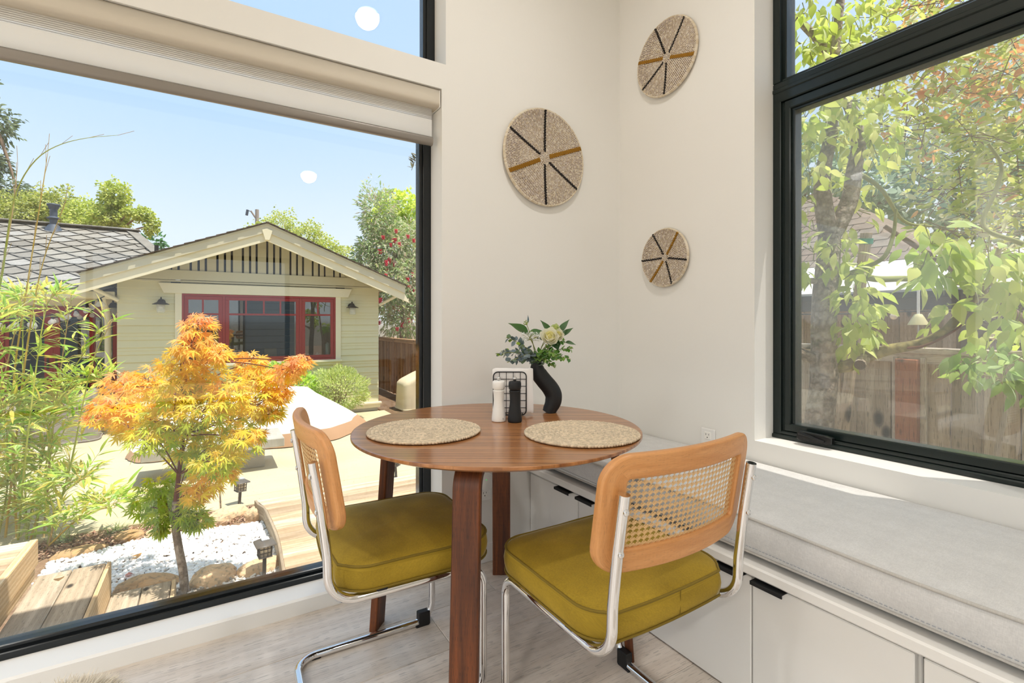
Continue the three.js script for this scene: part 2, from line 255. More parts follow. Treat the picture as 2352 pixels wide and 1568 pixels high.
// foliage: the 300 leaves that show largest are meshes of their own, the rest one part of kind stuff
const LEAFWHITE = phys({ color: 0xffffff, roughness: 1, transmission: 0.55, thickness: 0, side: THREE.DoubleSide });
function foliage(parent, name, geos, palette, list, most = 300, restName = 'foliage') {
  const mats = palette.map((c) => leafMat(c)), cols = palette.map((c) => new THREE.Color(c));
  const base = parent.getWorldPosition(V(0, 0, 0)), e = V(0, 0, 0);
  for (const l of list) { e.setFromMatrixPosition(l.m).add(base); const f = e.clone().sub(camera.position).dot(V(0.5225, 0, -0.8526)); l.k = l.s / Math.max(0.3, f > 0.2 ? e.distanceTo(camera.position) : 100); }
  list.sort((a, b) => b.k - a.k);
  const own = list.slice(0, most), rest = list.slice(most);
  for (const l of own) { const m = new THREE.Mesh(geos[l.g ?? 0], mats[l.c]); m.name = name; l.m.decompose(m.position, m.quaternion, m.scale); parent.add(m); }
  geos.forEach((g, gi) => {
    const q = rest.filter((l) => (l.g ?? 0) === gi); if (!q.length) return;
    const im = new THREE.InstancedMesh(g, LEAFWHITE, q.length); im.name = restName; im.userData.kind = 'stuff';
    q.forEach((l, i) => { im.setMatrixAt(i, l.m); im.setColorAt(i, cols[l.c].clone().multiplyScalar(0.88 + 0.24 * hash(i, gi, 5))); }); parent.add(im);
  });
}
const leafM = (p, dir, size, roll = 0, wide = 1) => {                 // leaf from p along dir; geometry runs along +y with its face to +z
  const y = dir.clone().normalize(), t = Math.abs(y.y) < 0.95 ? V(0, 1, 0) : V(1, 0, 0), x = y.clone().cross(t).normalize(), z = x.clone().cross(y);
  const q = new THREE.Quaternion().setFromRotationMatrix(new THREE.Matrix4().makeBasis(x, y, z)).multiply(new THREE.Quaternion().setFromAxisAngle(V(0, 1, 0), roll));
  return new THREE.Matrix4().compose(p, q, V(size * wide, size, size));
};
function leafGeo(outline, bend = 0.15, fold = 0.12) {                 // outline: half widths along 0..1
  const pos = [], idx = [], n = outline.length; outline.forEach((w, i) => { const t = i / (n - 1), b = -bend * t * t; pos.push(-w, t, b + fold * w, 0, t, b, w, t, b + fold * w); });
  for (let i = 0; i < n - 1; i++) { const a = i * 3; idx.push(a, a + 1, a + 3, a + 1, a + 4, a + 3, a + 1, a + 2, a + 4, a + 2, a + 5, a + 4); }
  const g = new THREE.BufferGeometry(); g.setAttribute('position', new THREE.Float32BufferAttribute(pos, 3)); g.setIndex(idx); g.computeVertexNormals(); boxUV(g); return g;
}
const rdir = (up = 0) => { const a = R(0, 6.283), z = R(-1, 1), s = Math.sqrt(1 - z * z); return V(s * Math.cos(a), z + up, s * Math.sin(a)).normalize(); };
// joints measured on the place: maple and bamboo stems, leaf clusters, the tree outside the right window (metres)
const MAPLE_TRUNK = [[-0.141, -0.629, -3.760], [-0.153, -0.468, -3.767], [-0.179, -0.301, -3.783], [-0.196, -0.148, -3.793], [-0.191, -0.023, -3.790], [-0.175, 0.143, -3.780], [-0.153, 0.393, -3.767], [-0.158, 0.643, -3.770], [-0.106, 0.865, -3.738], [-0.077, 1.032, -3.721], [-0.070, 1.129, -3.716]];
const MAPLE_CL = [[-0.067, 1.102, -3.559, 0.096, 6.3], [-0.098, 0.986, -3.473, 0.108, 5.4], [0.001, 0.951, -3.618, 0.088, 5.0], [-0.155, 0.867, -3.542, 0.125, 4.6], [0.034, 0.917, -3.467, 0.069, 5.2], [-0.034, 0.774, -3.630, 0.142, 3.4], [-0.228, 0.638, -4.088, 0.173, 3.6], [-0.361, 0.705, -4.092, 0.161, 5.0], [-0.495, 0.693, -4.151, 0.134, 6.0], [-0.501, 0.600, -3.798, 0.121, 5.6], [-0.601, 0.515, -4.060, 0.084, 6.4], [-0.386, 0.542, -3.763, 0.155, 4.4], [-0.189, 0.553, -3.574, 0.167, 3.2], [-0.032, 0.599, -3.435, 0.142, 3.0], [0.090, 0.680, -3.430, 0.121, 4.0], [0.220, 0.849, -3.777, 0.101, 5.0], [0.226, 0.739, -3.751, 0.129, 4.4], [0.308, 0.705, -3.686, 0.135, 3.8], [0.405, 0.760, -3.603, 0.105, 5.6], [0.470, 0.873, -3.265, 0.064, 6.6], [0.424, 0.816, -3.332, 0.071, 6.2], [0.279, 0.590, -3.586, 0.136, 4.0], [0.173, 0.479, -3.719, 0.162, 3.0], [0.385, 0.635, -3.612, 0.087, 5.2], [0.334, 0.506, -3.631, 0.075, 3.8], [-0.284, 0.446, -3.576, 0.149, 2.4], [-0.132, 0.351, -3.824, 0.164, 2.2], [0.049, 0.342, -3.756, 0.155, 2.6], [-0.438, 0.434, -3.945, 0.106, 4.0], [0.168, 0.409, -3.359, 0.105, 3.0], [0.253, 0.395, -3.510, 0.050, 5.0], [0.034, 0.305, -3.383, 0.123, 2.6], [-0.127, 0.142, -4.037, 0.132, 1.8], [0.113, 0.221, -3.808, 0.100, 3.6], [-0.016, 0.093, -3.714, 0.118, 4.2], [-0.080, 0.048, -3.624, 0.081, 4.4], [0.087, 0.112, -3.794, 0.076, 4.0], [-0.299, 0.032, -3.904, 0.118, 0.4], [-0.226, -0.068, -4.051, 0.112, 0.2], [-0.371, -0.106, -4.072, 0.087, 0.3], [-0.130, -0.108, -3.757, 0.089, 0.6], [-0.264, -0.107, -3.796, 0.077, 0.1], [-0.071, -0.163, -3.759, 0.073, 1.6], [-0.271, -0.199, -3.826, 0.033, 0.8], [-0.144, 0.698, -3.539, 0.136, 3.6]];
const BAMBOO = [
  [[-1.52, -0.62, -5.52], [-1.52, 1.26, -5.74], [-1.45, 1.65, -5.64], [-1.37, 2.11, -5.53], [-1.21, 2.41, -5.37], [-0.96, 2.55, -5.16], [-0.63, 2.60, -4.96]],
  [[-1.32, -0.62, -5.40], [-1.41, 0.53, -5.67], [-1.28, 1.40, -5.48], [-1.15, 2.24, -5.34], [-1.12, 2.48, -5.32]],
  [[-1.59, -0.62, -5.96], [-1.60, 1.27, -6.02], [-1.51, 1.64, -5.85], [-1.44, 2.12, -5.81], [-1.41, 2.46, -5.79]],
  [[-1.09, -0.62, -5.17], [-0.96, -0.06, -5.16], [-0.80, 0.80, -5.06], [-0.71, 1.05, -5.01]],
  [[-1.40, -0.62, -5.45], [-1.28, 0.90, -5.48], [-1.15, 1.61, -5.34], [-0.99, 2.05, -5.18]],
  [[-1.57, -0.62, -5.50], [-1.91, 0.07, -6.48], [-1.97, 1.27, -6.41], [-1.87, 1.35, -6.34]],
  [[-1.30, -0.62, -5.34], [-1.20, 0.25, -5.16], [-1.10, 1.25, -5.21], [-1.05, 1.32, -5.14]],
  [[-1.53, -0.62, -5.48], [-1.75, -0.23, -6.16], [-1.77, 0.48, -6.33], [-1.62, 0.57, -6.12]],
  [[-1.58, -0.62, -5.52], [-1.59, 0.16, -5.85], [-1.39, 1.26, -5.79], [-1.39, 1.34, -5.81]],
  [[-1.30, -0.62, -5.34], [-1.31, -0.38, -6.05], [-1.09, 0.25, -5.89], [-1.05, 0.32, -5.93]],
  [[-1.67, -0.62, -5.57], [-1.72, -0.41, -6.16], [-1.49, 0.14, -5.87], [-1.48, 0.20, -5.94]],
  [[-1.47, -0.62, -5.45], [-1.42, 0.20, -5.24], [-1.37, 1.11, -5.16], [-1.39, 1.18, -5.34]],
  [[-1.24, -0.62, -5.31], [-1.29, 0.20, -5.44], [-1.35, 1.26, -5.69], [-1.29, 1.33, -5.51]],
  [[-1.73, -0.62, -5.61], [-1.87, 0.04, -6.27], [-1.78, 1.11, -6.24], [-1.72, 1.19, -6.17]],
  [[-1.75, -0.62, -5.62], [-1.97, -0.18, -6.36], [-1.98, 0.65, -6.33], [-1.96, 0.72, -6.42]],
  [[-1.44, -0.62, -5.43], [-1.40, -0.21, -5.50], [-1.38, 0.35, -5.41], [-1.37, 0.42, -5.41]],
  [[-1.60, -0.62, -5.53], [-1.63, 0.16, -5.54], [-1.66, 1.11, -5.55], [-1.56, 1.18, -5.55]],
  [[-1.56, -0.62, -5.50], [-1.48, -0.18, -5.44], [-1.42, 0.36, -5.42], [-1.33, 0.44, -5.28]],
  [[-1.71, -0.62, -5.59], [-1.62, 0.15, -5.59], [-1.44, 1.11, -5.55], [-1.32, 1.18, -5.37]],
  [[-1.22, -0.62, -5.29], [-1.19, -0.27, -5.59], [-1.11, 0.31, -5.54], [-1.04, 0.37, -5.54]],
  [[-1.14, -0.62, -5.29], [-1.13, 0.17, -5.50], [-1.02, 1.04, -5.38], [-0.97, 1.29, -5.28]],
  [[-1.26, -0.62, -5.36], [-1.13, 0.32, -5.50], [-0.92, 0.80, -5.26], [-0.72, 1.10, -5.14]],
  [[-1.08, -0.62, -5.08], [-0.90, -0.43, -5.01], [-0.72, -0.33, -4.90], [-0.64, -0.32, -4.85]],
  [[-1.07, -0.62, -5.07], [-0.99, -0.23, -5.18], [-0.87, -0.13, -5.11]],
  [[-1.20, -0.62, -5.32], [-1.01, 0.55, -5.31], [-0.86, 0.62, -5.22], [-0.72, 0.65, -5.14]]];
const CAMPHOR = {trunk: [[2.871, 0.002, -1.442], [2.879, 0.522, -1.437], [2.900, 0.728, -1.425], [2.906, 0.878, -1.421], [2.904, 1.067, -1.422], [2.908, 1.260, -1.420], [2.925, 1.454, -1.410], [2.931, 1.599, -1.406]], a: [[2.931, 1.587, -1.406], [2.906, 1.744, -1.421], [2.896, 1.889, -1.427], [2.906, 1.986, -1.421], [2.937, 2.156, -1.402], [2.945, 2.374, -1.397], [2.958, 2.616, -1.389], [2.993, 3.003, -1.368]], b: [[2.931, 1.587, -1.406], [2.978, 1.672, -1.377], [3.028, 1.805, -1.346], [3.048, 1.962, -1.334], [3.069, 2.107, -1.321], [3.040, 2.277, -1.339], [3.102, 2.432, -1.418], [3.027, 2.670, -1.464], [2.878, 2.871, -1.556]], low: [[2.912, 0.883, -1.417], [2.948, 0.873, -1.337], [2.982, 0.924, -1.257], [3.043, 0.973, -1.161], [3.108, 1.003, -1.063], [3.086, 1.061, -0.959], [3.056, 1.187, -0.860], [3.051, 1.256, -0.804], [3.029, 1.352, -0.759], [3.051, 1.451, -0.745]], left: [[2.906, 0.878, -1.421], [2.848, 0.917, -1.456], [2.755, 0.958, -1.513], [2.632, 1.018, -1.589]], hor: [[2.920, 1.333, -1.412], [2.972, 1.376, -1.380], [3.044, 1.381, -1.336], [3.147, 1.357, -1.273], [3.434, 1.366, -1.215], [3.626, 1.346, -1.097], [3.862, 1.336, -0.953], [4.054, 1.341, -0.835]], horl: [[2.914, 1.321, -1.416], [2.859, 1.345, -1.450], [2.786, 1.333, -1.494], [2.693, 1.297, -1.551]], up: [[2.982, 1.369, -1.374], [2.982, 1.406, -1.257], [2.955, 1.451, -1.156], [2.997, 1.564, -1.131], [3.009, 1.698, -1.123]], dn: [[3.072, 0.978, -1.143], [3.065, 0.994, -1.030], [3.068, 1.073, -0.911], [3.039, 1.105, -0.871]], c: [[3.044, 1.962, -1.336], [3.168, 1.865, -1.260], [3.412, 1.692, -1.228], [3.541, 1.667, -1.149]], d: [[3.426, 1.503, -0.750], [3.395, 1.608, -0.887], [3.452, 1.810, -0.852], [3.471, 1.922, -0.840], [3.414, 2.035, -0.875]], stub: [[2.982, 0.924, -1.257], [2.827, 0.897, -1.211]]};
const STAKE = [[3.236, 0.435, -1.477], [3.129, 1.615, -1.308]];
const CAMPHOR_CL = [[3.036, 1.414, -0.778, 0.120, 1, 16, 0.100], [3.087, 1.374, -0.747, 0.100, 1, 12, 0.100], [2.883, 1.414, -0.872, 0.100, 1, 14, 0.100], [2.781, 1.374, -0.935, 0.090, 1, 12, 0.100], [2.917, 1.314, -0.851, 0.070, 1, 8, 0.100], [3.138, 1.235, -0.716, 0.080, 1, 10, 0.100], [3.155, 1.135, -0.705, 0.080, 1, 10, 0.100], [2.815, 1.474, -0.914, 0.120, 1, 14, 0.100], [3.002, 1.195, -0.799, 0.060, 1, 4, 0.100], [2.883, 1.195, -0.872, 0.036, 1, 4, 0.100], [3.155, 1.394, -0.705, 0.080, 1, 8, 0.100], [3.355, 0.916, -0.876, 0.133, 3, 16, 0.085], [3.449, 0.893, -0.818, 0.133, 3, 18, 0.085], [3.506, 0.849, -0.784, 0.111, 3, 14, 0.085], [3.279, 0.893, -0.923, 0.100, 3, 10, 0.085], [3.430, 0.827, -0.830, 0.089, 3, 8, 0.085], [3.587, 1.046, -0.851, 0.069, 2, 6, 0.080], [3.646, 1.069, -0.815, 0.092, 2, 8, 0.080], [3.509, 1.000, -0.899, 0.069, 2, 6, 0.080], [3.430, 1.069, -0.947, 0.041, 2, 5, 0.080], [3.273, 1.069, -1.044, 0.046, 2, 4, 0.080], [2.955, 1.068, -1.297, 0.106, 2, 16, 0.085], [3.005, 1.103, -1.266, 0.094, 2, 12, 0.085], [2.975, 1.232, -1.285, 0.106, 2, 14, 0.085], [2.955, 0.974, -1.297, 0.082, 2, 12, 0.085], [3.015, 1.350, -1.260, 0.094, 2, 12, 0.085], [2.895, 1.256, -1.334, 0.070, 2, 6, 0.085], [2.715, 1.350, -1.444, 0.059, 2, 8, 0.085], [3.035, 1.209, -1.248, 0.070, 2, 6, 0.085], [2.915, 1.397, -1.322, 0.082, 2, 8, 0.085], [2.965, 1.491, -1.291, 0.094, 2, 10, 0.085], [2.860, 2.108, -1.451, 0.145, 0, 26, 0.075], [2.874, 2.163, -1.390, 0.119, 0, 20, 0.075], [2.671, 1.889, -1.377, 0.114, 0, 18, 0.075], [3.204, 2.051, -1.476, 0.104, 0, 10, 0.075], [2.583, 2.158, -1.353, 0.111, 0, 18, 0.075], [2.943, 2.310, -1.423, 0.146, 0, 22, 0.075], [3.088, 1.664, -1.566, 0.105, 0, 12, 0.075], [2.756, 1.520, -1.290, 0.090, 0, 10, 0.075], [3.097, 1.755, -1.359, 0.123, 0, 12, 0.075], [3.195, 1.961, -1.336, 0.124, 0, 14, 0.075], [2.887, 2.053, -1.187, 0.134, 0, 24, 0.075], [3.040, 2.236, -1.291, 0.143, 0, 22, 0.075], [2.943, 1.823, -1.541, 0.076, 0, 6, 0.075], [2.854, 1.502, -1.448, 0.097, 0, 10, 0.075], [2.932, 2.130, -1.560, 0.076, 0, 12, 0.075], [2.875, 2.281, -1.262, 0.114, 0, 16, 0.075], [3.059, 2.229, -1.197, 0.139, 0, 20, 0.075], [2.637, 2.723, -1.381, 0.136, 2, 26, 0.075], [2.966, 2.775, -1.411, 0.146, 2, 26, 0.075], [3.303, 2.953, -1.450, 0.158, 2, 24, 0.075], [2.863, 2.701, -1.524, 0.124, 2, 18, 0.075], [3.089, 2.702, -1.493, 0.128, 2, 18, 0.075], [2.981, 2.642, -1.330, 0.143, 2, 22, 0.075], [3.291, 2.949, -1.353, 0.153, 2, 20, 0.075], [2.671, 2.449, -1.355, 0.090, 2, 12, 0.075]];
const THICKET_CL = [[4.05, 3.42, -1.48, 0.14, 0, 1.00], [4.33, 3.60, -1.51, 0.15, 0, 1.00], [4.14, 3.34, -1.30, 0.14, 1, 1.00], [4.31, 3.32, -1.18, 0.14, 1, 1.00], [4.13, 3.24, -1.07, 0.13, 1, 1.00], [4.20, 3.17, -0.98, 0.13, 1, 1.00], [4.50, 3.33, -0.93, 0.13, 1, 1.00], [4.52, 3.58, -1.63, 0.16, 0, 1.00], [3.67, 3.05, -1.28, 0.13, 0, 1.00], [3.80, 3.07, -1.21, 0.13, 1, 1.00], [5.49, 3.84, -1.56, 0.18, 1, 1.00], [5.12, 3.58, -1.35, 0.16, 1, 1.00], [4.49, 3.14, -1.03, 0.14, 1, 1.00], [4.39, 3.09, -0.91, 0.13, 1, 1.00], [3.66, 2.97, -1.50, 0.14, 0, 1.00], [5.07, 3.66, -1.93, 0.18, 0, 1.00], [5.18, 3.64, -1.79, 0.18, 0, 1.00], [3.87, 2.93, -1.21, 0.13, 1, 1.00], [4.97, 3.43, -1.37, 0.16, 1, 1.00], [4.70, 3.17, -1.17, 0.15, 1, 1.00], [4.97, 3.20, -1.16, 0.15, 1, 1.00], [5.30, 3.32, -1.15, 0.16, 1, 1.00], [3.94, 3.05, -1.60, 0.15, 0, 1.00], [4.25, 3.15, -1.59, 0.15, 0, 1.00], [4.66, 3.19, -1.62, 0.16, 0, 1.00], [3.88, 2.76, -1.18, 0.13, 1, 1.00], [4.80, 3.16, -1.33, 0.16, 1, 1.00], [5.33, 3.34, -1.37, 0.17, 1, 1.00], [5.89, 3.49, -1.38, 0.18, 1, 1.00], [5.86, 3.37, -1.24, 0.18, 1, 1.00], [3.75, 2.78, -1.48, 0.14, 0, 1.00], [3.70, 2.71, -1.33, 0.13, 0, 1.00], [5.27, 3.24, -1.73, 0.18, 0, 1.00], [3.79, 2.68, -1.21, 0.13, 1, 1.00], [4.60, 2.83, -1.29, 0.15, 1, 1.00], [4.63, 2.86, -1.22, 0.15, 1, 1.00], [4.37, 2.72, -1.05, 0.14, 1, 1.00], [5.52, 3.10, -1.19, 0.17, 1, 1.00], [4.54, 2.94, -1.81, 0.17, 0, 1.00], [4.91, 3.00, -1.86, 0.18, 0, 1.00], [4.98, 2.96, -1.65, 0.17, 0, 1.00], [3.93, 2.55, -1.26, 0.13, 1, 1.00], [4.24, 2.65, -1.19, 0.14, 1, 1.00], [5.38, 3.03, -1.41, 0.17, 1, 1.00], [4.48, 2.60, -1.04, 0.14, 1, 1.00], [4.97, 2.73, -1.06, 0.15, 1, 1.00], [4.88, 2.80, -1.97, 0.18, 0, 1.00], [3.67, 2.33, -1.32, 0.13, 0, 1.00], [4.57, 2.65, -1.55, 0.16, 0, 1.00], [5.26, 2.83, -1.68, 0.18, 0, 1.00], [4.83, 2.62, -1.38, 0.16, 0, 1.00], [5.27, 2.72, -1.39, 0.17, 0, 1.00], [4.98, 2.59, -1.16, 0.15, 0, 1.00], [4.39, 2.40, -0.91, 0.13, 0, 1.00], [4.74, 2.60, -1.95, 0.18, 0, 1.00], [4.72, 2.52, -1.74, 0.17, 0, 1.00], [3.76, 2.23, -1.27, 0.13, 0, 1.00], [4.92, 2.61, -1.54, 0.17, 0, 1.00], [4.26, 2.35, -1.19, 0.14, 0, 1.00], [4.15, 2.26, -1.08, 0.13, 0, 1.00], [5.08, 2.44, -1.22, 0.16, 0, 1.00], [4.93, 2.44, -1.00, 0.15, 0, 1.00], [5.23, 2.41, -1.77, 0.18, 0, 1.00], [5.49, 2.56, -1.66, 0.18, 0, 1.00], [4.50, 2.20, -1.29, 0.15, 0, 1.00], [4.36, 2.21, -1.14, 0.14, 0, 1.00], [4.42, 2.08, -0.99, 0.13, 0, 1.00], [5.00, 2.24, -1.02, 0.15, 0, 1.00], [4.66, 2.11, -1.46, 0.16, 0, 1.00], [4.31, 2.03, -1.24, 0.14, 0, 1.00], [4.39, 1.96, -1.13, 0.14, 0, 1.00], [4.17, 1.92, -1.00, 0.13, 0, 1.00], [4.37, 1.93, -0.93, 0.13, 0, 1.00], [4.78, 2.05, -1.51, 0.16, 0, 0.55], [4.38, 1.85, -1.25, 0.14, 0, 0.55], [5.80, 2.04, -1.45, 0.18, 0, 0.55], [5.89, 2.02, -1.33, 0.18, 0, 0.55], [6.03, 2.12, -1.30, 0.18, 0, 0.55], [4.23, 1.73, -1.30, 0.14, 0, 0.55], [4.56, 1.76, -1.26, 0.15, 0, 0.55], [4.39, 1.72, -1.15, 0.14, 0, 0.55], [5.28, 1.82, -1.22, 0.16, 0, 0.55], [4.62, 1.73, -0.97, 0.14, 0, 0.55], [4.23, 1.60, -1.19, 0.14, 0, 0.55], [5.32, 1.71, -1.35, 0.17, 0, 0.55], [5.28, 1.65, -1.24, 0.16, 0, 0.55], [5.44, 1.59, -1.11, 0.16, 0, 0.55]];
// ------------------------------------------------------------ the room
const CEIL = (z) => 3.287 - 0.244 * (z + 0.85);
{
  const zi = -2.019, layer = (z0, z1) => [bx(-3.2, 0.8727, -0.1, 0.06, z0, z1, 0.007), bb(-3.2, 0.8727, 2.15, 2.262, z0, z1), bb(0.8727, 2.16, -0.1, 2.262, z0, z1), bb(0.8916, 2.16, 2.262, 3.6, z0, z1), bb(-3.2, 0.8916, 3.3, 3.6, z0, z1), bb(-5.1, -3.2, -0.1, 3.6, z0, z1)];
  struct('wall_left', layer(-2.16, zi), M.wall);
  const right = (x0, x1) => [bb(x0, x1, -0.1, 3.6, -2.22, -1.2245), bb(x0, x1, -0.1, 3.6, -0.34, 3.75), bb(x0, x1, -0.1, 0.62, -1.2245, -0.34), bb(x0, x1, 3.0, 3.6, -1.2245, -0.34)];
  struct('wall_right', right(1.943, 2.16), M.wall);
  struct('wall_back', [bb(-5.1, -3.6, -0.1, 3.0, 3.6, 3.75), bb(1.0, 1.943, -0.1, 3.0, 3.6, 3.75), bb(-3.6, 1.0, 2.06, 3.0, 3.6, 3.75), bb(-3.6, 1.0, -0.1, 0, 3.6, 3.75)], M.wall);
  struct('wall_side', [bb(-5.1, -4.95, -0.1, 3.6, -2.16, -1.6), bb(-5.1, -4.95, -0.1, 3.6, 3.2, 3.75), bb(-5.1, -4.95, -0.1, 0.1, -1.6, 3.2), bb(-5.1, -4.95, 2.15, 3.6, -1.6, 3.2)], M.wall);
  // lap siding outside the left wall: it shows in the windows of the house across the patio
  const clad = structure('wall_outside');
  for (let y = -0.7, i = 0; y < 3.6; y += 0.2, i++) {
    const y1 = Math.min(y + 0.2, 3.62), spans = y1 <= 0.02 || y >= 3.28 ? [[-5.3, 2.25]] : [[-5.3, -3.2], [0.9, 2.25]];
    for (const [a, b] of spans) part('siding_board', bx(a, b, y, y1 - 0.008, -2.235, -2.2, 0.004), M.cladding, clad);
    part('siding_board', bx(2.16, 2.185, y, y1 - 0.008, -2.2, -1.26, 0.004), M.cladding, clad); part('siding_board', bx(2.16, 2.185, y, y1 - 0.008, -0.4, 3.7, 0.004), M.cladding, clad);
  }
  part('sheathing', layer(-2.2, -2.16), M.cladding, clad);
  part('band_board', bx(-3.2, 0.9, 2.15, 2.262, -2.235, -2.2), M.cladding, clad);
  const slope = Math.atan(0.244), L = 6.75 / Math.cos(slope), cz = 0.925;
  const slab = (x0, x1, z0, z1, t, up) => { const c = (z0 + z1) / 2, len = (z1 - z0) / Math.cos(slope); return at(chamfer(x1 - x0, t, len, 0.004, 'x', false), (x0 + x1) / 2, CEIL(c) + up + t / 2 / Math.cos(slope), c, slope); };
  struct('ceiling', slab(-5.1, 2.16, -2.22, 3.75, 0.1, 0), M.ceiling);
  struct('roof', slab(-5.5, 2.38, -2.25, 4.0, 0.14, 0.1), M.roofGrey);
  // floor: boards laid along x
  const fl = structure('floor');
  part('subfloor', bx(-5.1, 2.16, -0.12, -0.012, -2.16, 3.75), M.ceiling, fl);
  let row = 0;
  for (let z = -2.02; z < 3.6; z += 0.24, row++) {
    const start = row === 0 ? 1.012 - 1.9 * 4 : row === 1 ? 0.709 - 1.9 * 4 : 0.35 - 1.9 * 4 + ((row * 0.73) % 1.9);
    for (let x = start; x < 1.5; x += 1.9) {
      const a = Math.max(-4.95, x), b = Math.min(1.5, x + 1.9); if (b - a < 0.05) continue;
      part('plank', bx(a + 0.0006, b - 0.0006, -0.012, 0, z + 0.0006, Math.min(3.6, z + 0.24) - 0.0006, 0.0014), M.floors[Math.floor(rnd() * 4)], fl);
    }
  }
  struct('baseboard_left', bx(0.874, 1.35, 0, 0.0885, -2.019, -2.006, 0.003), M.trim);
  struct('baseboard_back', [bx(-4.95, -3.6, 0, 0.09, 3.588, 3.6), bx(1.0, 1.943, 0, 0.09, 3.588, 3.6)], M.trim);

  // big picture window and the clerestory above it
  const w1 = structure('window_1');
  part('bottom_rail', [bx(-3.2, 0.8727, 0.0585, 0.084, -2.205, -2.134, 0.003), bx(-3.2, 0.8727, 0.08, 0.101, -2.205, -2.15, 0.003)], M.frame, w1);
  part('side_rail', [bx(0.834, 0.8745, 0.06, 2.15, -2.205, -2.145, 0.003), bx(0.8195, 0.842, 0.1, 2.12, -2.205, -2.156, 0.003)], M.frame, w1);
  part('side_rail', bx(-3.2, -3.14, 0.06, 2.15, -2.205, -2.145), M.frame, w1);
  part('top_rail', bx(-3.2, 0.8727, 2.1, 2.151, -2.205, -2.145), M.frame, w1);
  part('glass_pane', bx(-3.16, 0.83, 0.09, 2.11, -2.173, -2.167, 0.0005), M.glass, w1);
  const w2 = structure('window_2');
  part('side_rail', [bx(0.853, 0.893, 2.26, 3.3, -2.205, -2.145, 0.003), bx(0.8385, 0.861, 2.3, 3.27, -2.205, -2.156, 0.003)], M.frame, w2);
  part('bottom_rail', bx(-3.2, 0.89, 2.261, 2.3, -2.205, -2.15), M.frame, w2); part('top_rail', bx(-3.2, 0.89, 3.26, 3.301, -2.205, -2.15), M.frame, w2); part('side_rail', bx(-3.2, -3.14, 2.26, 3.3, -2.205, -2.145), M.frame, w2);
  part('glass_pane', bx(-3.16, 0.85, 2.29, 3.27, -2.173, -2.167, 0.0005), M.glass, w2);

  // right: casement below, fixed light above
  const z0 = -1.2245, z1 = -0.34, G = M.frameGreen, w3 = structure('window_3');
  const jamb = (a, b, y0, y1, x) => bx(x, 2.17, y0, y1, Math.min(a, b), Math.max(a, b), 0.003);
  part('frame', [jamb(z0 - 0.001, z0 + 0.034, 0.619, 2.142, 2.0765), jamb(z0 + 0.02, z0 + 0.046, 0.64, 2.057, 2.0905), jamb(z1 - 0.034, z1 + 0.001, 0.619, 2.143, 2.076), bx(2.066, 2.17, 0.6185, 0.638, z0, z1, 0.004), bx(2.078, 2.17, 0.636, 0.652, z0, z1, 0.004), bx(2.0752, 2.17, 2.058, 2.143, z0, z1, 0.004), bx(2.07, 2.17, 2.098, 2.118, z0, z1, 0.004)], G, w3);
  part('sash', [bx(2.0853, 2.15, 0.652, 0.686, z0 + 0.044, z1 - 0.034, 0.004), bx(2.0853, 2.15, 2.02, 2.0575, z0 + 0.044, z1 - 0.034, 0.004), bx(2.0972, 2.15, 2.008, 2.024, z0 + 0.05, z1 - 0.04, 0.003), bx(2.086, 2.15, 0.67, 2.05, z0 + 0.044, z0 + 0.07, 0.004), bx(2.098, 2.15, 0.67, 2.05, z0 + 0.066, z0 + 0.084, 0.003), bx(2.086, 2.15, 0.67, 2.05, z1 - 0.07, z1 - 0.034, 0.004)], G, w3);
  part('insect_screen', bx(2.1, 2.1006, 0.68, 2.02, z0 + 0.08, z1 - 0.06, 0.0001), M.screen, w3);
  part('glass_pane', bx(2.122, 2.128, 0.67, 2.04, z0 + 0.07, z1 - 0.05, 0.0005), M.glassLowE, w3);
  const crank = part('crank_handle', extrude([[0, 0], [0.11, 0], [0.122, 0.006], [0.122, 0.024], [0.1, 0.028], [0, 0.03], [-0.006, 0.02], [-0.006, 0.004]], 0.018, 0.003), M.blackGloss, w3, [2.06, 0.64, -1.095], [0, -Math.PI / 2, 0]);
  part('folding_lever', sweep([V(0.004, 0.026, 0.022), V(0.05, 0.02, 0.027), V(0.075, 0.014, 0.025), V(0.1, 0.01, 0.024)], rectProfile(0.012, 0.008, 0.003), { scale: (t) => 1.35 - 0.7 * t }), M.blackGloss, crank);
  const wl = document.createElement('canvas'); wl.width = 512; wl.height = 64;
  { const c = wl.getContext('2d'); c.fillStyle = '#131b1c'; c.fillRect(0, 0, 512, 64); c.fillStyle = '#c9d4dc'; for (const x of [14, 74]) { c.beginPath(); c.moveTo(x, 50); c.lineTo(x + 22, 10); c.lineTo(x + 44, 50); c.fill(); c.fillStyle = '#131b1c'; c.fillRect(x + 20, 24, 4, 14); c.fillRect(x + 20, 42, 4, 4); c.fillStyle = '#c9d4dc'; } c.font = 'bold 36px sans-serif'; c.fillText('WARNING', 122, 46); c.fillRect(306, 6, 14, 50); c.fillStyle = '#b9c9da'; c.fillRect(330, 4, 178, 56); c.fillStyle = '#6c7b88'; for (let k = 0; k < 4; k++) for (let x = 336; x < 500;) { const w = 4 + (x * 7 + k * 13) % 14; c.fillRect(x, 12 + k * 12, w, 5); x += w + 4; } }
  const wt = new THREE.CanvasTexture(wl); wt.colorSpace = THREE.SRGBColorSpace; wt.magFilter = THREE.LinearFilter;
  const sticker = new THREE.PlaneGeometry(0.17, 0.014); part('warning_sticker', sticker, std({ map: wt, roughness: 0.4 }), w3, [2.0855, 0.668, -0.80], [0, -Math.PI / 2, 0]);
  const w4 = structure('window_4');
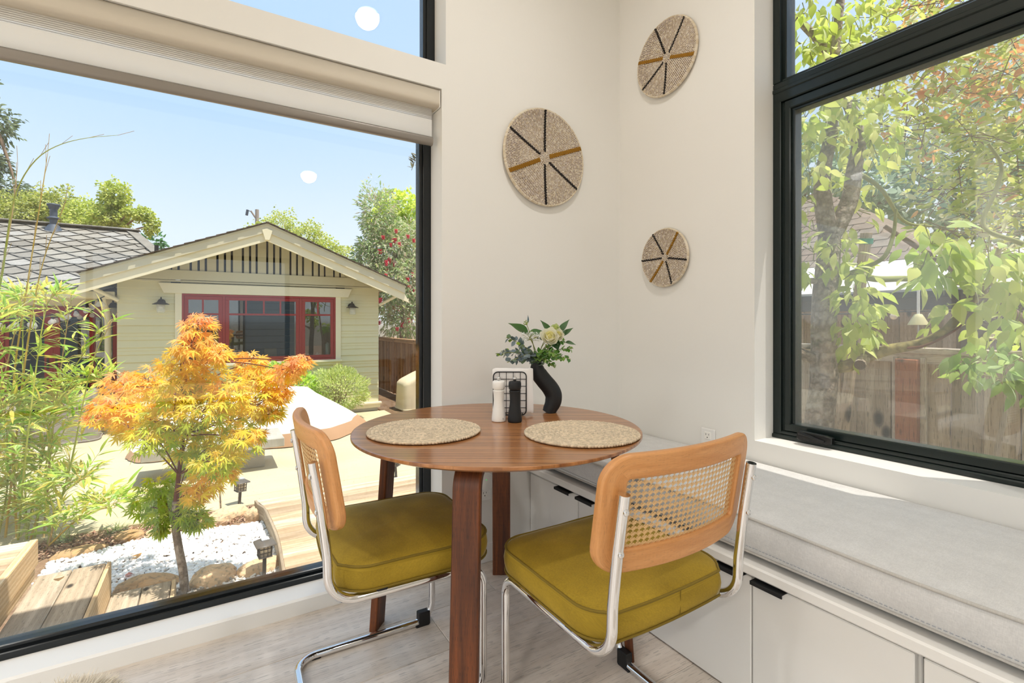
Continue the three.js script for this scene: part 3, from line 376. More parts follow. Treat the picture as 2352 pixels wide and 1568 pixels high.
  part('frame', [jamb(z0 - 0.001, z0 + 0.03, 2.143, 3.0, 2.076), jamb(z0 + 0.02, z0 + 0.046, 2.143, 3.0, 2.1), jamb(z1 - 0.034, z1 + 0.001, 2.143, 3.0, 2.076), bx(2.0755, 2.17, 2.96, 3.0, z0, z1), bx(2.09, 2.17, 2.14, 2.158, z0, z1)], G, w4);
  part('glass_pane', bx(2.122, 2.128, 2.15, 2.97, z0 + 0.03, z1 - 0.02, 0.0005), M.glassLowE, w4);
  // added glazing behind the camera for daylight fill: a sliding door and a side window
  const w5 = structure('window_5');
  part('frame', [bx(-3.6, 1, 0, 0.06, 3.64, 3.72), bx(-3.6, 1, 2.0, 2.06, 3.64, 3.72), bx(-3.6, -3.54, 0, 2.06, 3.64, 3.72), bx(0.94, 1, 0, 2.06, 3.64, 3.72), bx(-1.33, -1.27, 0, 2.06, 3.64, 3.72)], M.frame, w5);
  part('glass_pane', bx(-3.56, -1.3, 0.04, 2.03, 3.675, 3.681, 0.0005), M.glass, w5); part('glass_pane', bx(-1.3, 0.96, 0.04, 2.03, 3.675, 3.681, 0.0005), M.glass, w5);
  const w6 = structure('window_6');
  part('frame', [bx(-5.06, -4.99, 0.1, 0.15, -1.6, 3.2), bx(-5.06, -4.99, 2.1, 2.15, -1.6, 3.2), bx(-5.061, -4.989, 0.15, 2.1, -1.6, -1.55), bx(-5.061, -4.989, 0.15, 2.1, 0.77, 0.83), bx(-5.061, -4.989, 0.15, 2.1, 3.15, 3.2)], M.frame, w6);
  part('glass_pane', bx(-5.03, -5.024, 0.13, 2.12, -1.57, 0.8, 0.0005), M.glass, w6); part('glass_pane', bx(-5.03, -5.024, 0.13, 2.12, 0.8, 3.17, 0.0005), M.glass, w6);

  struct('added_terrace', [bb(-14, -5.4, -0.7, -0.6, -4.0, 12), bb(-5.4, 3, -0.7, -0.6, 4.1, 12)], M.concrete);  // unseen pale paving, added to bounce daylight in through the added glazing
  // ceiling downlights: the right-hand pair shows reflected, the rest are added fill
  const spots = [[0.94, -0.85, 'over the table', 0.9], [0.91, 1.4, 'behind the camera on the right', 1.0], [-1.4, -0.85, 'added as fill over the middle of the big window', 0.5], [-2.1, 1.4, 'added as fill in the middle of the ceiling', 2.2], [-3.8, -0.85, 'added as fill near the far end of the big window', 6], [-4.1, 1.4, 'added as fill near the side window', 6], [-3.2, 2.9, 'added as fill by the sliding door', 2.5]];
  for (const [x, z, where, power] of spots) {
    const y = CEIL(z), t = thing('recessed_light', 'round white recessed ceiling light ' + where, 'ceiling light', [x, y, z], 0); t.rotation.x = slope;
    part('trim_ring', lathe([[0.072, -0.004], [0.078, -0.006], [0.094, -0.004], [0.096, 0.001], [0.08, 0.004], [0.072, -0.004]], 36), M.whiteMatte, t);
    part('lens', lathe([[0, -0.003], [0.074, -0.003], [0.074, 0.002], [0, 0.002]], 36), std({ color: 0xffffff, emissive: new THREE.Color(1, 0.95, 0.86), emissiveIntensity: 7, roughness: 0.5 }), t);
    const s = new THREE.SpotLight(new THREE.Color(1, 0.98, 0.95), LAMP * power, 0, 1.35, 0.9, 2); s.name = 'downlight'; s.position.set(0, -0.02, 0); s.target.position.set(0, -1, 0); s.castShadow = true; s.shadow.radius = 4; s.shadow.mapSize.set(1024, 1024); s.shadow.camera.near = 0.05;
    t.add(s, s.target);
  }

  // roller blind
  const bl = thing('roller_blind', 'white striped roller blind rolled up at the top of the large window', 'window blind', [0, 0, -2.07]);
  part('valance', sweep([V(-3.19, 0, 0), V(0.866, 0, 0)], [[0.043, 2.146], [-0.05, 2.146], [-0.05, 2.08], [0.0, 2.072], [0.03, 2.0725], [0.0405, 2.079], [0.0435, 2.09]].map(([z, y]) => [-z, y]), { up: V(0, 1, 0) }), M.valance, bl);
  part('end_cap', bx(0.866, 0.8685, 2.07, 2.147, -0.05, 0.044, 0.001), M.plastic, bl);
  const band = (y0, y1, z, m, n) => part(n, bx(-3.17, 0.846, y0, y1, z, z + 0.0006, 0.0001), m, bl);
  band(2.024, 2.076, 0.0, M.blindSheer, 'sheer_band'); band(1.936, 2.024, 0.0, M.blindSolid, 'solid_band'); band(2.04, 2.076, -0.012, M.blindSolid, 'solid_band'); band(1.97, 2.04, -0.012, M.blindSheer, 'sheer_band'); band(1.936, 1.97, -0.012, M.blindSolid, 'solid_band');
  part('sheer_yarns', [0, 1, 2, 3, 4, 5, 6].map((k) => bb(-3.17, 0.846, 2.026 + k * 0.0066, 2.0275 + k * 0.0066, 0.0008, 0.0013)), M.blindYarn, bl);
  part('bottom_bar', sweep([V(-3.17, 0, 0), V(0.848, 0, 0)], [[0.008, 1.945], [-0.018, 1.945], [-0.022, 1.935], [-0.02, 1.914], [-0.008, 1.908], [0.006, 1.91], [0.011, 1.92], [0.012, 1.938]].map(([z, y]) => [-z, y]), { up: V(0, 1, 0) }), M.railGrey, bl);
}
// ------------------------------------------------------------ table
const TX = 0.86, TZ = -1.5;
{
  const t = thing('dining_table', 'round walnut dining table with four bent plywood legs', 'table', [TX, 0, TZ]);
  const top = lathe([[0, 0.75], [0.486, 0.75], [0.491, 0.74995], [0.4926, 0.7493], [0.4931, 0.748], [0.493, 0.742], [0.4926, 0.7412], [0.4914, 0.7404], [0.489, 0.7394], [0.466, 0.7295], [0.462, 0.7283], [0.455, 0.7275], [0, 0.7275]].reverse(), 128).toNonIndexed();
  const p = top.attributes.position, uv = [], a = 0.57; for (let i = 0; i < p.count; i++) uv.push(p.getX(i) * Math.cos(a) + p.getZ(i) * Math.sin(a), -p.getX(i) * Math.sin(a) + p.getZ(i) * Math.cos(a)); top.setAttribute('uv', new THREE.Float32BufferAttribute(uv, 2));
  part('tabletop', top, M.table, t);
  part('under_frame', [at(chamfer(0.62, 0.02, 0.09, 0.004), 0, 0.714, 0, 0, -0.727), at(chamfer(0.62, 0.02, 0.09, 0.004), 0, 0.7135, 0, 0, 0.844)], M.tableLeg, t);
  for (const ang of [221.2, 41.8, 131.5, 302]) {
    const c = Math.cos(ang * Math.PI / 180), s = Math.sin(ang * Math.PI / 180), path = fillet([V(0.2, 0.711, 0), V(0.402, 0.711, 0), V(0.452, 0.0, 0)], [0, 0.055], 10).map((q) => V(q.x * c, q.y, q.x * s));
    const full = []; for (let i = 0; i < path.length - 1; i++) { const n = i === path.length - 2 ? 10 : 1; for (let k = 0; k < n; k++) full.push(path[i].clone().lerp(path[i + 1], k / n)); } full.push(path.at(-1));
    part('leg', sweep(full, rectProfile(0.028, 0.078, 0.006), { up: V(-s, 0, c), scale: undefined }), M.tableLeg, t);
  }
}
// ------------------------------------------------------------ chairs (front towards -z)
function makeChair(label) {
  const t = thing('dining_chair', label, 'chair', [0, 0, 0], 0, 'cantilever dining chairs at the round table'), h = 0.215, zb = 0.226, r = 0.0122;
  const side = (s) => [V(s * h, 0.766, 0.267), V(s * h, 0.64, 0.247), V(s * h, 0.52, 0.232), V(s * h, 0.398, 0.228), V(s * h, 0.398, -0.205), V(s * h, 0.0125, -0.205), V(s * h, 0.0125, 0.262)];
  const rr = [0, 0.3, 0.3, 0.075, 0.055, 0.065, 0.065];
  const pts = [...side(1), ...side(-1).reverse()], radii = [...rr, ...[...rr].reverse()];
  part('tubular_frame', tube(fillet(pts, radii, 9), r, 16), M.chrome, t);
  const screws = []; for (const s of [1, -1]) for (const [y, z] of [[0.731, 0.262], [0.64, 0.2475]]) { screws.push(at(lathe([[0, 0.0052], [0.003, 0.005], [0.0068, 0.0035], [0.0082, 0], [0, 0]], 14), 0, 0, 0, Math.PI / 2 - 0.1)); screws.at(-1).translate(s * (h + 0.001), y, z + 0.0105); part('screw', screws.pop(), M.chrome, t); }
  for (const s of [1, -1]) { part('foot_cap', [at(chamfer(0.028, 0.05, 0.045, 0.003), s * h, 0.026, -0.172), at(chamfer(0.03, 0.006, 0.05, 0.002), s * h, 0.003, -0.165)], M.black, t); part('glide', at(chamfer(0.02, 0.006, 0.03, 0.002), s * h, 0.0025, 0.2), M.black, t); }
  part('seat_support', [bx(-h - 0.01, h + 0.01, 0.402, 0.414, 0.08, 0.11), bx(-h - 0.01, h + 0.01, 0.402, 0.414, -0.14, -0.11), bx(-0.19, 0.19, 0.408, 0.418, -0.19, 0.17)], M.black, t);
  // cushion
  const out = []; { const w = 0.229, z0 = -0.238, z1 = 0.196, q = 0.082; const cs = [[w - q, z1 - q, 0], [-w + q, z1 - q, 1], [-w + q, z0 + q, 2], [w - q, z0 + q, 3]]; for (const [cx, cz, k] of cs) for (let i = 0; i <= 8; i++) { const a = (k + i / 8) * Math.PI / 2; out.push([cx + q * Math.cos(a), cz + q * Math.sin(a) + (k < 2 ? 0.012 * (1 - ((cx + q * Math.cos(a)) / w) ** 2) : 0)]); } }
  const dense = []; for (let i = 0; i < out.length; i++) { const a = out[i], b = out[(i + 1) % out.length], n = Math.max(1, Math.round(Math.hypot(b[0] - a[0], b[1] - a[1]) / 0.025)); for (let k = 0; k < n; k++) { const f = k / n; let x = lerp(a[0], b[0], f), z = lerp(a[1], b[1], f); if (z > 0.186) z = 0.196 + 0.012 * (1 - (x / 0.229) ** 2); dense.push([x, z]); } }
  const y0 = 0.414, y1 = 0.482, rings = [[0.0005, y0 - 0.002], [0.97, y0], [1.0, y0 + 0.004], [1.018, y0 + 0.022], [1.024, y0 + 0.036], [1.014, y1 - 0.014], [1.0, y1 - 0.003], [0.975, y1 + 0.001], [0.88, y1 + 0.007], [0.7, y1 + 0.012], [0.45, y1 + 0.015], [0.2, y1 + 0.016], [0.0005, y1 + 0.0163]];
  const pos = [], idx = [], uv = [], m = dense.length;
  rings.forEach(([k, y], j) => dense.forEach(([x, z], i) => { const wob = 0.0012 * Math.min(1, k * 1.6) * n3(x * 14, y * 20, z * 14); pos.push(x * k, y + wob, z * k - 0.016 * (1 - k)); uv.push(x * k + (j > 1 && j < 6 ? y : 0), z * k + (j > 1 && j < 6 ? y : 0)); }));
  for (let j = 0; j < rings.length - 1; j++) for (let i = 0; i < m; i++) { const a = j * m + i, b = j * m + (i + 1) % m; idx.push(a, a + m, b, b, a + m, b + m); }
  const g = new THREE.BufferGeometry(); g.setIndex(idx); g.setAttribute('position', new THREE.Float32BufferAttribute(pos, 3)); g.setAttribute('uv', new THREE.Float32BufferAttribute(uv, 2)); g.computeVertexNormals();
  const seat = part('seat_cushion', g, M.velvet, t);
  for (const [y, k] of [[y1 - 0.002, 1.006], [y0 + 0.003, 1.008]]) part('piping', tube(dense.map(([x, z]) => V(x * k, y + 0.001 * n3(x * 12, y, z * 12), z * k)), 0.0032, 6, { closed: true }), M.piping, seat);
  part('seam', rod(V(0.02, y0 + 0.004, 0.2115), V(0.021, y1 - 0.004, 0.2125), 0.0009, 5), M.piping, seat);
  // bent beech frame with mitred corners, and the cane in it
  const bend = (u, y, b) => { const q = u / 0.245, zc = 0.243 + (y - 0.72) * 0.165 - 0.028 + 0.044 * (1 - q * q); return V(u, y, zc + b); };
  const cw = 0.245 - 0.0275, yb = 0.576, yt = 0.842, cr = 0.036, loop = [];
  const corner = (cx, cy, a0) => { for (let i = 0; i <= 8; i++) { const a = (a0 + i / 8 * 90) * Math.PI / 180; loop.push([cx + cr * Math.cos(a), cy + cr * Math.sin(a)]); } };
  const seg = []; { const X = cw - cr, Y0 = yb + 0.0275 + cr, Y1 = yt - 0.0275 - cr; corner(X, Y1, 0); for (let i = 1; i < 16; i++) loop.push([lerp(X, -X, i / 16), Y1 + cr]); corner(-X, Y1, 90); for (let i = 1; i < 6; i++) loop.push([-cw, lerp(Y1, Y0, i / 6)]); corner(-X, Y0, 180); for (let i = 1; i < 16; i++) loop.push([lerp(-X, X, i / 16), Y0 - cr]); corner(X, Y0, 270); for (let i = 1; i < 6; i++) loop.push([cw, lerp(Y0, Y1, i / 6)]); }
  const member = (ids, name) => {
    const prof = rectProfile(0.055, 0.0235, 0.007, 3), P = [], N = [], U = [], I = [], q = prof.length, eps = 1e-3; let len = R(0, 2);
    const pt = (i, a, b) => { const c = loop[i], n0 = loop[(i - 1 + loop.length) % loop.length], n1 = loop[(i + 1) % loop.length]; let dx = n1[0] - n0[0], dy = n1[1] - n0[1]; const l = Math.hypot(dx, dy); dx /= l; dy /= l; return bend(c[0] + dy * a, c[1] - dx * a, b); };
    ids.forEach((i, k) => { if (k) len += Math.hypot(loop[i][0] - loop[ids[k - 1]][0], loop[i][1] - loop[ids[k - 1]][1]); for (let j = 0; j <= q; j++) { const [a, b] = prof[j % q], v = pt(i, a, b); P.push(v.x, v.y, v.z); U.push(len, (Math.abs(b) > 0.009 ? a : b) + (b < -0.009 ? 0.06 : 0)); } });
    for (let k = 0; k < ids.length - 1; k++) for (let j = 0; j < q; j++) { const a = k * (q + 1) + j, b = a + q + 1; I.push(a, b, a + 1, a + 1, b, b + 1); }
    const gg = new THREE.BufferGeometry(); gg.setIndex(I); gg.setAttribute('position', new THREE.Float32BufferAttribute(P, 3)); gg.setAttribute('uv', new THREE.Float32BufferAttribute(U, 2)); gg.computeVertexNormals(); return part(name, gg, M.beech, t);
  };
  const nL = loop.length, c1 = 4, c2 = 9 + 15 + 4, c3 = c2 + 9 + 5, c4 = c3 + 9 + 15, range = (a, b) => { const o = []; for (let i = a; i <= b; i++) o.push(i % nL); return o; };
  member(range(c1, c2), 'top_rail'); member(range(c2, c3), 'side_post'); member(range(c3, c4), 'bottom_rail'); member(range(c4, nL + c1), 'side_post');
  const strips = [], X = cw - 0.024, Y0 = yb + 0.052, Y1 = yt - 0.052, ribbon = (a, b, w, lift) => {
    const d = [b[0] - a[0], b[1] - a[1]], l = Math.hypot(...d), n = l < 0.02 ? 2 : 14, nx = -d[1] / l * w / 2, ny = d[0] / l * w / 2, P = [], I = [], Nn = [];
    for (let k = 0; k <= n; k++) { const x = lerp(a[0], b[0], k / n), y = lerp(a[1], b[1], k / n); for (const [s, z] of [[1, 0], [0, 0.0007], [-1, 0]]) { const v = bend(x + nx * s, y + ny * s, lift + z); P.push(v.x, v.y, v.z); } }
    for (let k = 0; k < n; k++) for (const o of [0, 1]) { const q = k * 3 + o; I.push(q, q + 3, q + 1, q + 1, q + 3, q + 4); }
    const gg = new THREE.BufferGeometry(); gg.setIndex(I); gg.setAttribute('position', new THREE.Float32BufferAttribute(P, 3)); gg.computeVertexNormals(); strips.push(gg);
  };
  const px = 0.0152, py = 0.0128;
  for (let x = -X + px / 2; x < X; x += px) for (const o of [-0.0012, 0.0012]) ribbon([x + o, Y0], [x + o, Y1], 0.0017, -0.0005);
  for (let y = Y0 + py / 2; y < Y1; y += py) for (const o of [-0.0012, 0.0012]) ribbon([-X, y + o], [X, y + o], 0.0017, 0.0005);
  // the diagonal canes show where they cross the pairs, leaving rounded holes between
  for (let x = -X + px / 2; x < X; x += px) for (let y = Y0 + py / 2; y < Y1; y += py) for (const s of [1, -1]) ribbon([x - 0.0046, y - s * 0.0039], [x + 0.0046, y + s * 0.0039], 0.0034, s * 0.0009);
  const cane = part('cane_webbing', strips, M.cane, t); cane.userData.kind = 'stuff';
  return t;
}
{
  const a = makeChair('olive velvet chair by the large window, seen from its side'); a.position.set(0.49, 0, -1.51); a.rotation.y = -1.605;
  const b = a.clone(); b.name = numbered('dining_chair'); b.userData = { ...a.userData }; b.userData.label = 'olive velvet chair by the bench, its cane backrest towards the viewer'; b.position.set(0.93, 0, -0.997); b.rotation.set(0, 0, 0); scene.add(b);
}
// ------------------------------------------------------------ on the table
const TOP = 0.7502;
function placemat(label, x, z, turn) {
  const t = thing('placemat', label, 'placemat', [x, TOP, z], turn, 'woven placemats'), step = 0.0128, n = 14, rr = 0.186;
  part('backing', lathe([[0, 0.0008], [rr - 0.006, 0.0008], [rr - 0.004, 0.004], [0, 0.006]], 48), M.jute, t);
  const g = new THREE.SphereGeometry(1, 7, 5); g.scale(0.0082, 0.0044, 0.0036); const jm = std({ map: T.jute, color: 0xffffff, roughness: 0.9 });
  const list = []; for (let k = 0; k < n; k++) { const r = rr - 0.0065 - k * step; if (r < 0.004) break; const c = Math.max(5, Math.round(6.283 * r / 0.0096)); for (let i = 0; i < c; i++) for (const s of [1, -1]) { const a = (i + (s > 0 ? 0 : 0.5)) / c * 6.283; list.push([a, r + s * 0.0028, s]); } }
  const im = new THREE.InstancedMesh(g, jm, list.length), o = new THREE.Object3D(); im.name = 'braid'; im.userData.kind = 'stuff';
  list.forEach(([a, r, s], i) => { o.position.set(r * Math.cos(a), 0.0062 + R(-0.0006, 0.0006), r * Math.sin(a)); o.rotation.set(0, -a - Math.PI / 2 + s * 0.5 + R(-0.08, 0.08), R(-0.1, 0.1)); o.updateMatrix(); im.setMatrixAt(i, o.matrix); const b = R(0.7, 1.08); im.setColorAt(i, new THREE.Color(b * 1.0, b * 0.95, b * 0.88)); }); t.add(im);
}
placemat('round woven jute placemat on the window side of the table', 0.606, -1.547, 0.3);
placemat('round woven jute placemat on the bench side of the table', 1.028, -1.245, 1.2);
function mill(name, label, cat, x, z, m) {
  const t = thing(name, label, cat, [x, TOP, z]);
  part('body', lathe([[0, 0], [0.0235, 0], [0.0258, 0.003], [0.026, 0.012], [0.0235, 0.035], [0.0195, 0.062], [0.0186, 0.078], [0.0195, 0.1], [0.021, 0.112], [0.0212, 0.1145], [0.019, 0.116], [0.018, 0.1165], [0, 0.1165]], 40), m, t);
  part('head', lathe([[0, 0.1165], [0.018, 0.1165], [0.0195, 0.118], [0.0215, 0.1205], [0.0228, 0.128], [0.0231, 0.138], [0.0222, 0.146], [0.0195, 0.1495], [0, 0.1505]], 40), m, t);
  part('knob', lathe([[0, 0.15], [0.004, 0.15], [0.0042, 0.1525], [0.0074, 0.155], [0.008, 0.159], [0.007, 0.1625], [0.003, 0.1645], [0, 0.1648]], 24), M.steel, t);
  return t;
}
const salt = mill('salt_mill', 'tall white salt mill with a silver knob', 'salt mill', 0.906, -1.572, M.white);
{ const c = document.createElement('canvas'); c.width = c.height = 64; const q = c.getContext('2d'); q.fillStyle = '#f2efe9'; q.fillRect(0, 0, 64, 64); q.strokeStyle = '#3a3836'; q.lineWidth = 4; for (let k = 0; k < 3; k++) { q.strokeRect(12 + k * 3, 8 + k * 18, 30 - k * 4, 10); } const tx = new THREE.CanvasTexture(c); tx.colorSpace = THREE.SRGBColorSpace; tx.magFilter = THREE.LinearFilter; part('printed_mark', new THREE.CylinderGeometry(0.0262, 0.0262, 0.009, 8, 1, true, 0.55, 0.3), std({ map: tx, roughness: 0.4 }), salt, [0, 0.012, 0], [0, -0.55, 0]); }
mill('pepper_mill', 'tall black pepper mill with a silver knob', 'pepper mill', 0.95, -1.53, M.blackMatte);
const VIEW = -0.55;                                                   // turn of the things that face the room's middle
{
  const hx = 1.0, hz = -1.648, t = thing('napkin_holder', 'black wire grid napkin holder behind the two mills', 'napkin holder', [hx, TOP, hz], VIEW);
  const W = 0.064, H0 = 0.006, H1 = 0.172, frame = (z) => tube(fillet([V(0, H0, z), V(W, H0, z), V(W, H1, z), V(-W, H1, z), V(-W, H0, z), V(0, H0, z)], [0, 0.018, 0.018, 0.018, 0.018], 6), 0.0022, 8);
  for (const z of [0.022, -0.022]) {
    const q = part('grid_panel', frame(z), M.blackMatte, t);
    for (let i = -1.5; i <= 1.5; i++) part('wire', rod(V(i * 0.027, H0, z), V(i * 0.027, H1, z), 0.0014, 6), M.blackMatte, q);
    for (let i = 1; i < 6; i++) part('wire', rod(V(-W, H0 + i * 0.0277, z), V(W, H0 + i * 0.0277, z), 0.0014, 6), M.blackMatte, q);
  }
  part('base', [rod(V(-0.05, H0, -0.022), V(-0.05, H0, 0.022), 0.0022), rod(V(0.05, H0, -0.022), V(0.05, H0, 0.022), 0.0022), rod(V(0, H0, -0.022), V(0, H0, 0.022), 0.0022)], M.blackMatte, t);
  for (let k = 0; k < 5; k++) {
    const w = 0.155 + 0.003 * Math.sin(k * 2.1), hh = 0.168 + 0.003 * Math.cos(k * 1.7), n = 16, P = [], I = [], y0 = 0.014;
    for (let j = 0; j <= n; j++) for (let i = 0; i <= n; i++) { const u = i / n - 0.5, v = j / n; let z = 0.0012 * Math.sin(u * 9 + k) * (0.4 + v) + 0.0014 * Math.sin(v * 7 + k * 2); if (u > 0.38) z -= (u - 0.38) * 0.08; P.push(u * w + 0.012 + 0.002 * Math.sin(v * 5 + k), y0 + v * hh - (Math.abs(u) > 0.44 ? (Math.abs(u) - 0.44) * 0.06 : 0), z); }
    const N2 = P.length / 3; for (let q = 0; q < N2; q++) P.push(P[q * 3], P[q * 3 + 1], P[q * 3 + 2] - 0.0042);
    const w1 = n + 1; for (let j = 0; j < n; j++) for (let i = 0; i < n; i++) { const a = j * w1 + i; I.push(a, a + 1, a + w1, a + 1, a + w1 + 1, a + w1, N2 + a, N2 + a + w1, N2 + a + 1, N2 + a + 1, N2 + a + w1, N2 + a + w1 + 1); }
    for (let i = 0; i < n; i++) { const e = [[i, i + 1], [n * w1 + i + 1, n * w1 + i], [(i + 1) * w1, i * w1], [i * w1 + n, (i + 1) * w1 + n]]; for (const [a, b] of e) I.push(a, N2 + a, b, b, N2 + a, N2 + b); }
    const g = new THREE.BufferGeometry(); g.setIndex(I); g.setAttribute('position', new THREE.Float32BufferAttribute(P, 3)); g.computeVertexNormals();
    const z = 0.0165 - k * 0.0072, m = part('paper_napkin', g, M.napkin, scene, [hx + z * Math.sin(VIEW), TOP, hz + z * Math.cos(VIEW)], [0, VIEW, 0]);
    tag(m, ['frontmost folded white napkin in the black wire holder, right behind the mills', 'second white napkin from the front of the wire holder', 'middle one of the five white napkins in the wire holder', 'second white napkin from the back of the wire holder', 'rearmost white napkin in the wire holder, next to the vase'][k], 'napkin', 'white napkins in the wire holder');
  }
}
// vase and its stems (own axes: x to the right in the picture's plane)
{
  const vx = 1.151, vz = -1.628, s = 0.000405, c = [608, 1080], P = (x, y, d = 0) => V((x - 680) * s, (1080 - y) * s, d);
  const vase = thing('vase', 'matt black curved vase with a narrow neck holding the flowers', 'vase', [vx, TOP, vz], VIEW);
  const path = smooth([P(722, 1080), P(740, 1040), P(768, 975), P(772, 905), P(738, 835), P(680, 765), P(625, 690), P(607, 630), P(606, 585), P(606, 566)], 44), rad = [[0, 0.026], [0.1, 0.0285], [0.25, 0.0335], [0.38, 0.0345], [0.52, 0.0335], [0.65, 0.033], [0.76, 0.028], [0.87, 0.0215], [0.95, 0.0188], [1, 0.0198]];
  const rf = (t) => { for (let i = 1; i < rad.length; i++) if (t <= rad[i][0]) return lerp(rad[i - 1][1], rad[i][1], sst(0, 1, (t - rad[i - 1][0]) / (rad[i][0] - rad[i - 1][0]))); return 0.0198; };
  part('body', sweep(path, circleProfile(1, 28), { scale: rf }), M.blackMatte, vase);
  part('rim', at(new THREE.TorusGeometry(0.0185, 0.0014, 8, 28), 0, 0, 0, Math.PI / 2).translate(P(606, 566).x, P(606, 566).y, 0), M.blackMatte, vase);
  const O = V(vx, TOP, vz), toW = (v) => v.clone().applyAxisAngle(V(0, 1, 0), VIEW).add(O), mouth = P(606, 575);
  const stem = (name, label, cat, end, d, group, bow = 0.02) => { const t = thing(name, label, cat, [O.x, O.y, O.z], VIEW, group); const e = P(end[0], end[1], d), m = mouth.clone().lerp(e, 0.5).add(V(0, bow, 0)), pts = smooth([mouth.clone().add(V(R(-0.006, 0.006), -0.03, R(-0.006, 0.006))), mouth.clone().add(V(R(-0.008, 0.008), 0.004, R(-0.008, 0.008))), m, e], 20); part('stem', tube(pts, 0.0014, 6), M.barkGreen, t); return [t, pts]; };
  const round = leafGeo([0.02, 0.34, 0.46, 0.48, 0.4, 0.24, 0.03], 0.12, 0.1), lance = leafGeo([0.02, 0.13, 0.2, 0.23, 0.21, 0.15, 0.07, 0.01], 0.22, 0.1), broad = leafGeo([0.02, 0.2, 0.31, 0.34, 0.3, 0.2, 0.09, 0.01], 0.25, 0.14);
  const leaves = (t, pts, geo, cols, size, pairs, from = 0.25, wide = 1, up = 0.3) => { const L = []; for (let i = 0; i < pairs; i++) { const f = from + (1 - from) * (i + 0.5) / pairs, k = Math.min(pts.length - 2, Math.floor(f * (pts.length - 1))), p = pts[k], dir = pts[k + 1].clone().sub(p).normalize(); for (const q of [0, 1]) { const a = rdir(up).cross(dir).normalize().add(dir.clone().multiplyScalar(0.35)); if (q) a.sub(dir.clone().multiplyScalar(0.35)).negate().add(dir.clone().multiplyScalar(0.35)); L.push({ m: leafM(p, a, size * R(0.75, 1.15) * (1 - 0.3 * f), R(-0.7, 0.7), wide), c: Math.floor(rnd() * cols.length), s: size }); } } foliage(t, 'leaf', [geo], cols, L); };
  const grey = [0x74868a, 0x8a9ca0, 0x5e7270, 0x90a2ac, 0x78906e], green = [0x5d9a2e, 0x77b03c, 0x8fc04e, 0x4c8430, 0xa2cc60], dark = [0x3d6b2b, 0x4a7a34, 0x2f5a26];
  [[195, 490, 0.02, 'longest, reaching furthest towards the window'], [300, 330, -0.02, 'uppermost, its tips bright green'], [310, 570, 0.05, 'lowest, drooping beside the neck'], [420, 400, 0.06, 'short, in the middle of the bunch'], [470, 500, 0.07, 'shortest, hanging over the rim'], [250, 470, -0.03, 'thin, half hidden at the back'], [390, 540, 0.03, 'spreading low over the napkins']].forEach(([x, y, d, w]) => { const [t, p] = stem('eucalyptus_sprig', 'blue grey eucalyptus sprig in the vase, ' + w, 'sprig', [x, y], d, 'grey eucalyptus sprigs'); leaves(t, p, round, grey, 0.031, 14, 0.22); if (y < 500) foliage(t, 'tip_leaf', [round], [0xa4c63c, 0x8db33a], [0, 1, 2].map((i) => ({ m: leafM(p.at(-1 - i), rdir(0.3), 0.018, 0), c: i % 2, s: 0.018 }))); });
  [[970, 440, 0.0, 'reaching furthest towards the corner'], [940, 545, 0.02, 'low on the outer side'], [775, 625, 0.05, 'drooping straight down over the vase'], [820, 540, 0.07, 'thickest, under the rose'], [690, 540, 0.08, 'short, at the middle of the rim'], [880, 350, 0.03, 'rising beside the rose'], [640, 480, 0.07, 'upright, below the white blossom'], [760, 470, 0.09, 'spreading in front of the dark leaves']].forEach(([x, y, d, w]) => { const [t, p] = stem('seeded_sprig', 'bright green round leaved sprig in the vase, ' + w, 'sprig', [x, y], d, 'bright green sprigs'); leaves(t, p, round, green, 0.026, 17, 0.2); });
  [[395, 190, 0, 'broad pair of leaves at the upper left'], [440, 230, 0.02, 'single broad leaf below the berries'], [640, 255, 0, 'small folded leaf in the middle']].forEach(([x, y, d, w]) => { const [t, p] = stem('magnolia_sprig', 'dark green glossy sprig, ' + w, 'sprig', [520, 300], d, 'dark broad leaved sprigs'); const b = p.at(-1); foliage(t, 'leaf', [broad], dark, [{ m: leafM(b, P(x, y, d).sub(b), P(x, y, d).distanceTo(b) * 1.35, 0.5, 1.1), c: 1, s: 0.05 }]); });
  [[690, 185, 0.0, 'pointed leaf left of the rose'], [885, 180, -0.01, 'tallest pointed leaf'], [862, 270, 0.02, 'leaf above the rose'], [925, 245, 0.0, 'upright leaf on the outer side'], [965, 380, 0.01, 'outermost pointed leaf'], [660, 300, 0.02, 'leaf tucked against the rose']].forEach(([x, y, d, w]) => { const [t, p] = stem('leafy_sprig', 'dark green leafy sprig in the vase, ' + w, 'sprig', [lerp(x, 790, 0.45), lerp(y, 380, 0.55)], d, 'dark pointed sprigs'); const b = p.at(-1); foliage(t, 'leaf', [broad], dark, [{ m: leafM(b, P(x, y, d).sub(b), P(x, y, d).distanceTo(b) * 1.4, 0.4, 1.2), c: 0, s: 0.05 }, { m: leafM(p.at(-4), rdir(0.2), 0.05, 0.3, 1.1), c: 2, s: 0.03 }]); });
  { const [t, p] = stem('berry_sprig', 'sprig of small green seed clusters above the broad leaves', 'sprig', [500, 190], 0, undefined); const g = new THREE.SphereGeometry(0.0026, 7, 5), m = paint(0x9aa85a, 0.6), mat = [p.at(-1), p.at(-6)]; for (const b of mat) for (let i = 0; i < 16; i++) part('seed', g, m, t, b.clone().add(rdir(0.2).multiplyScalar(R(0.003, 0.013))).toArray()); foliage(t, 'leaf', [broad], [0x4d6f80], [{ m: leafM(P(508, 190), P(528, 125).sub(P(508, 190)), 0.034, 0.3), c: 0, s: 0.03 }]); }
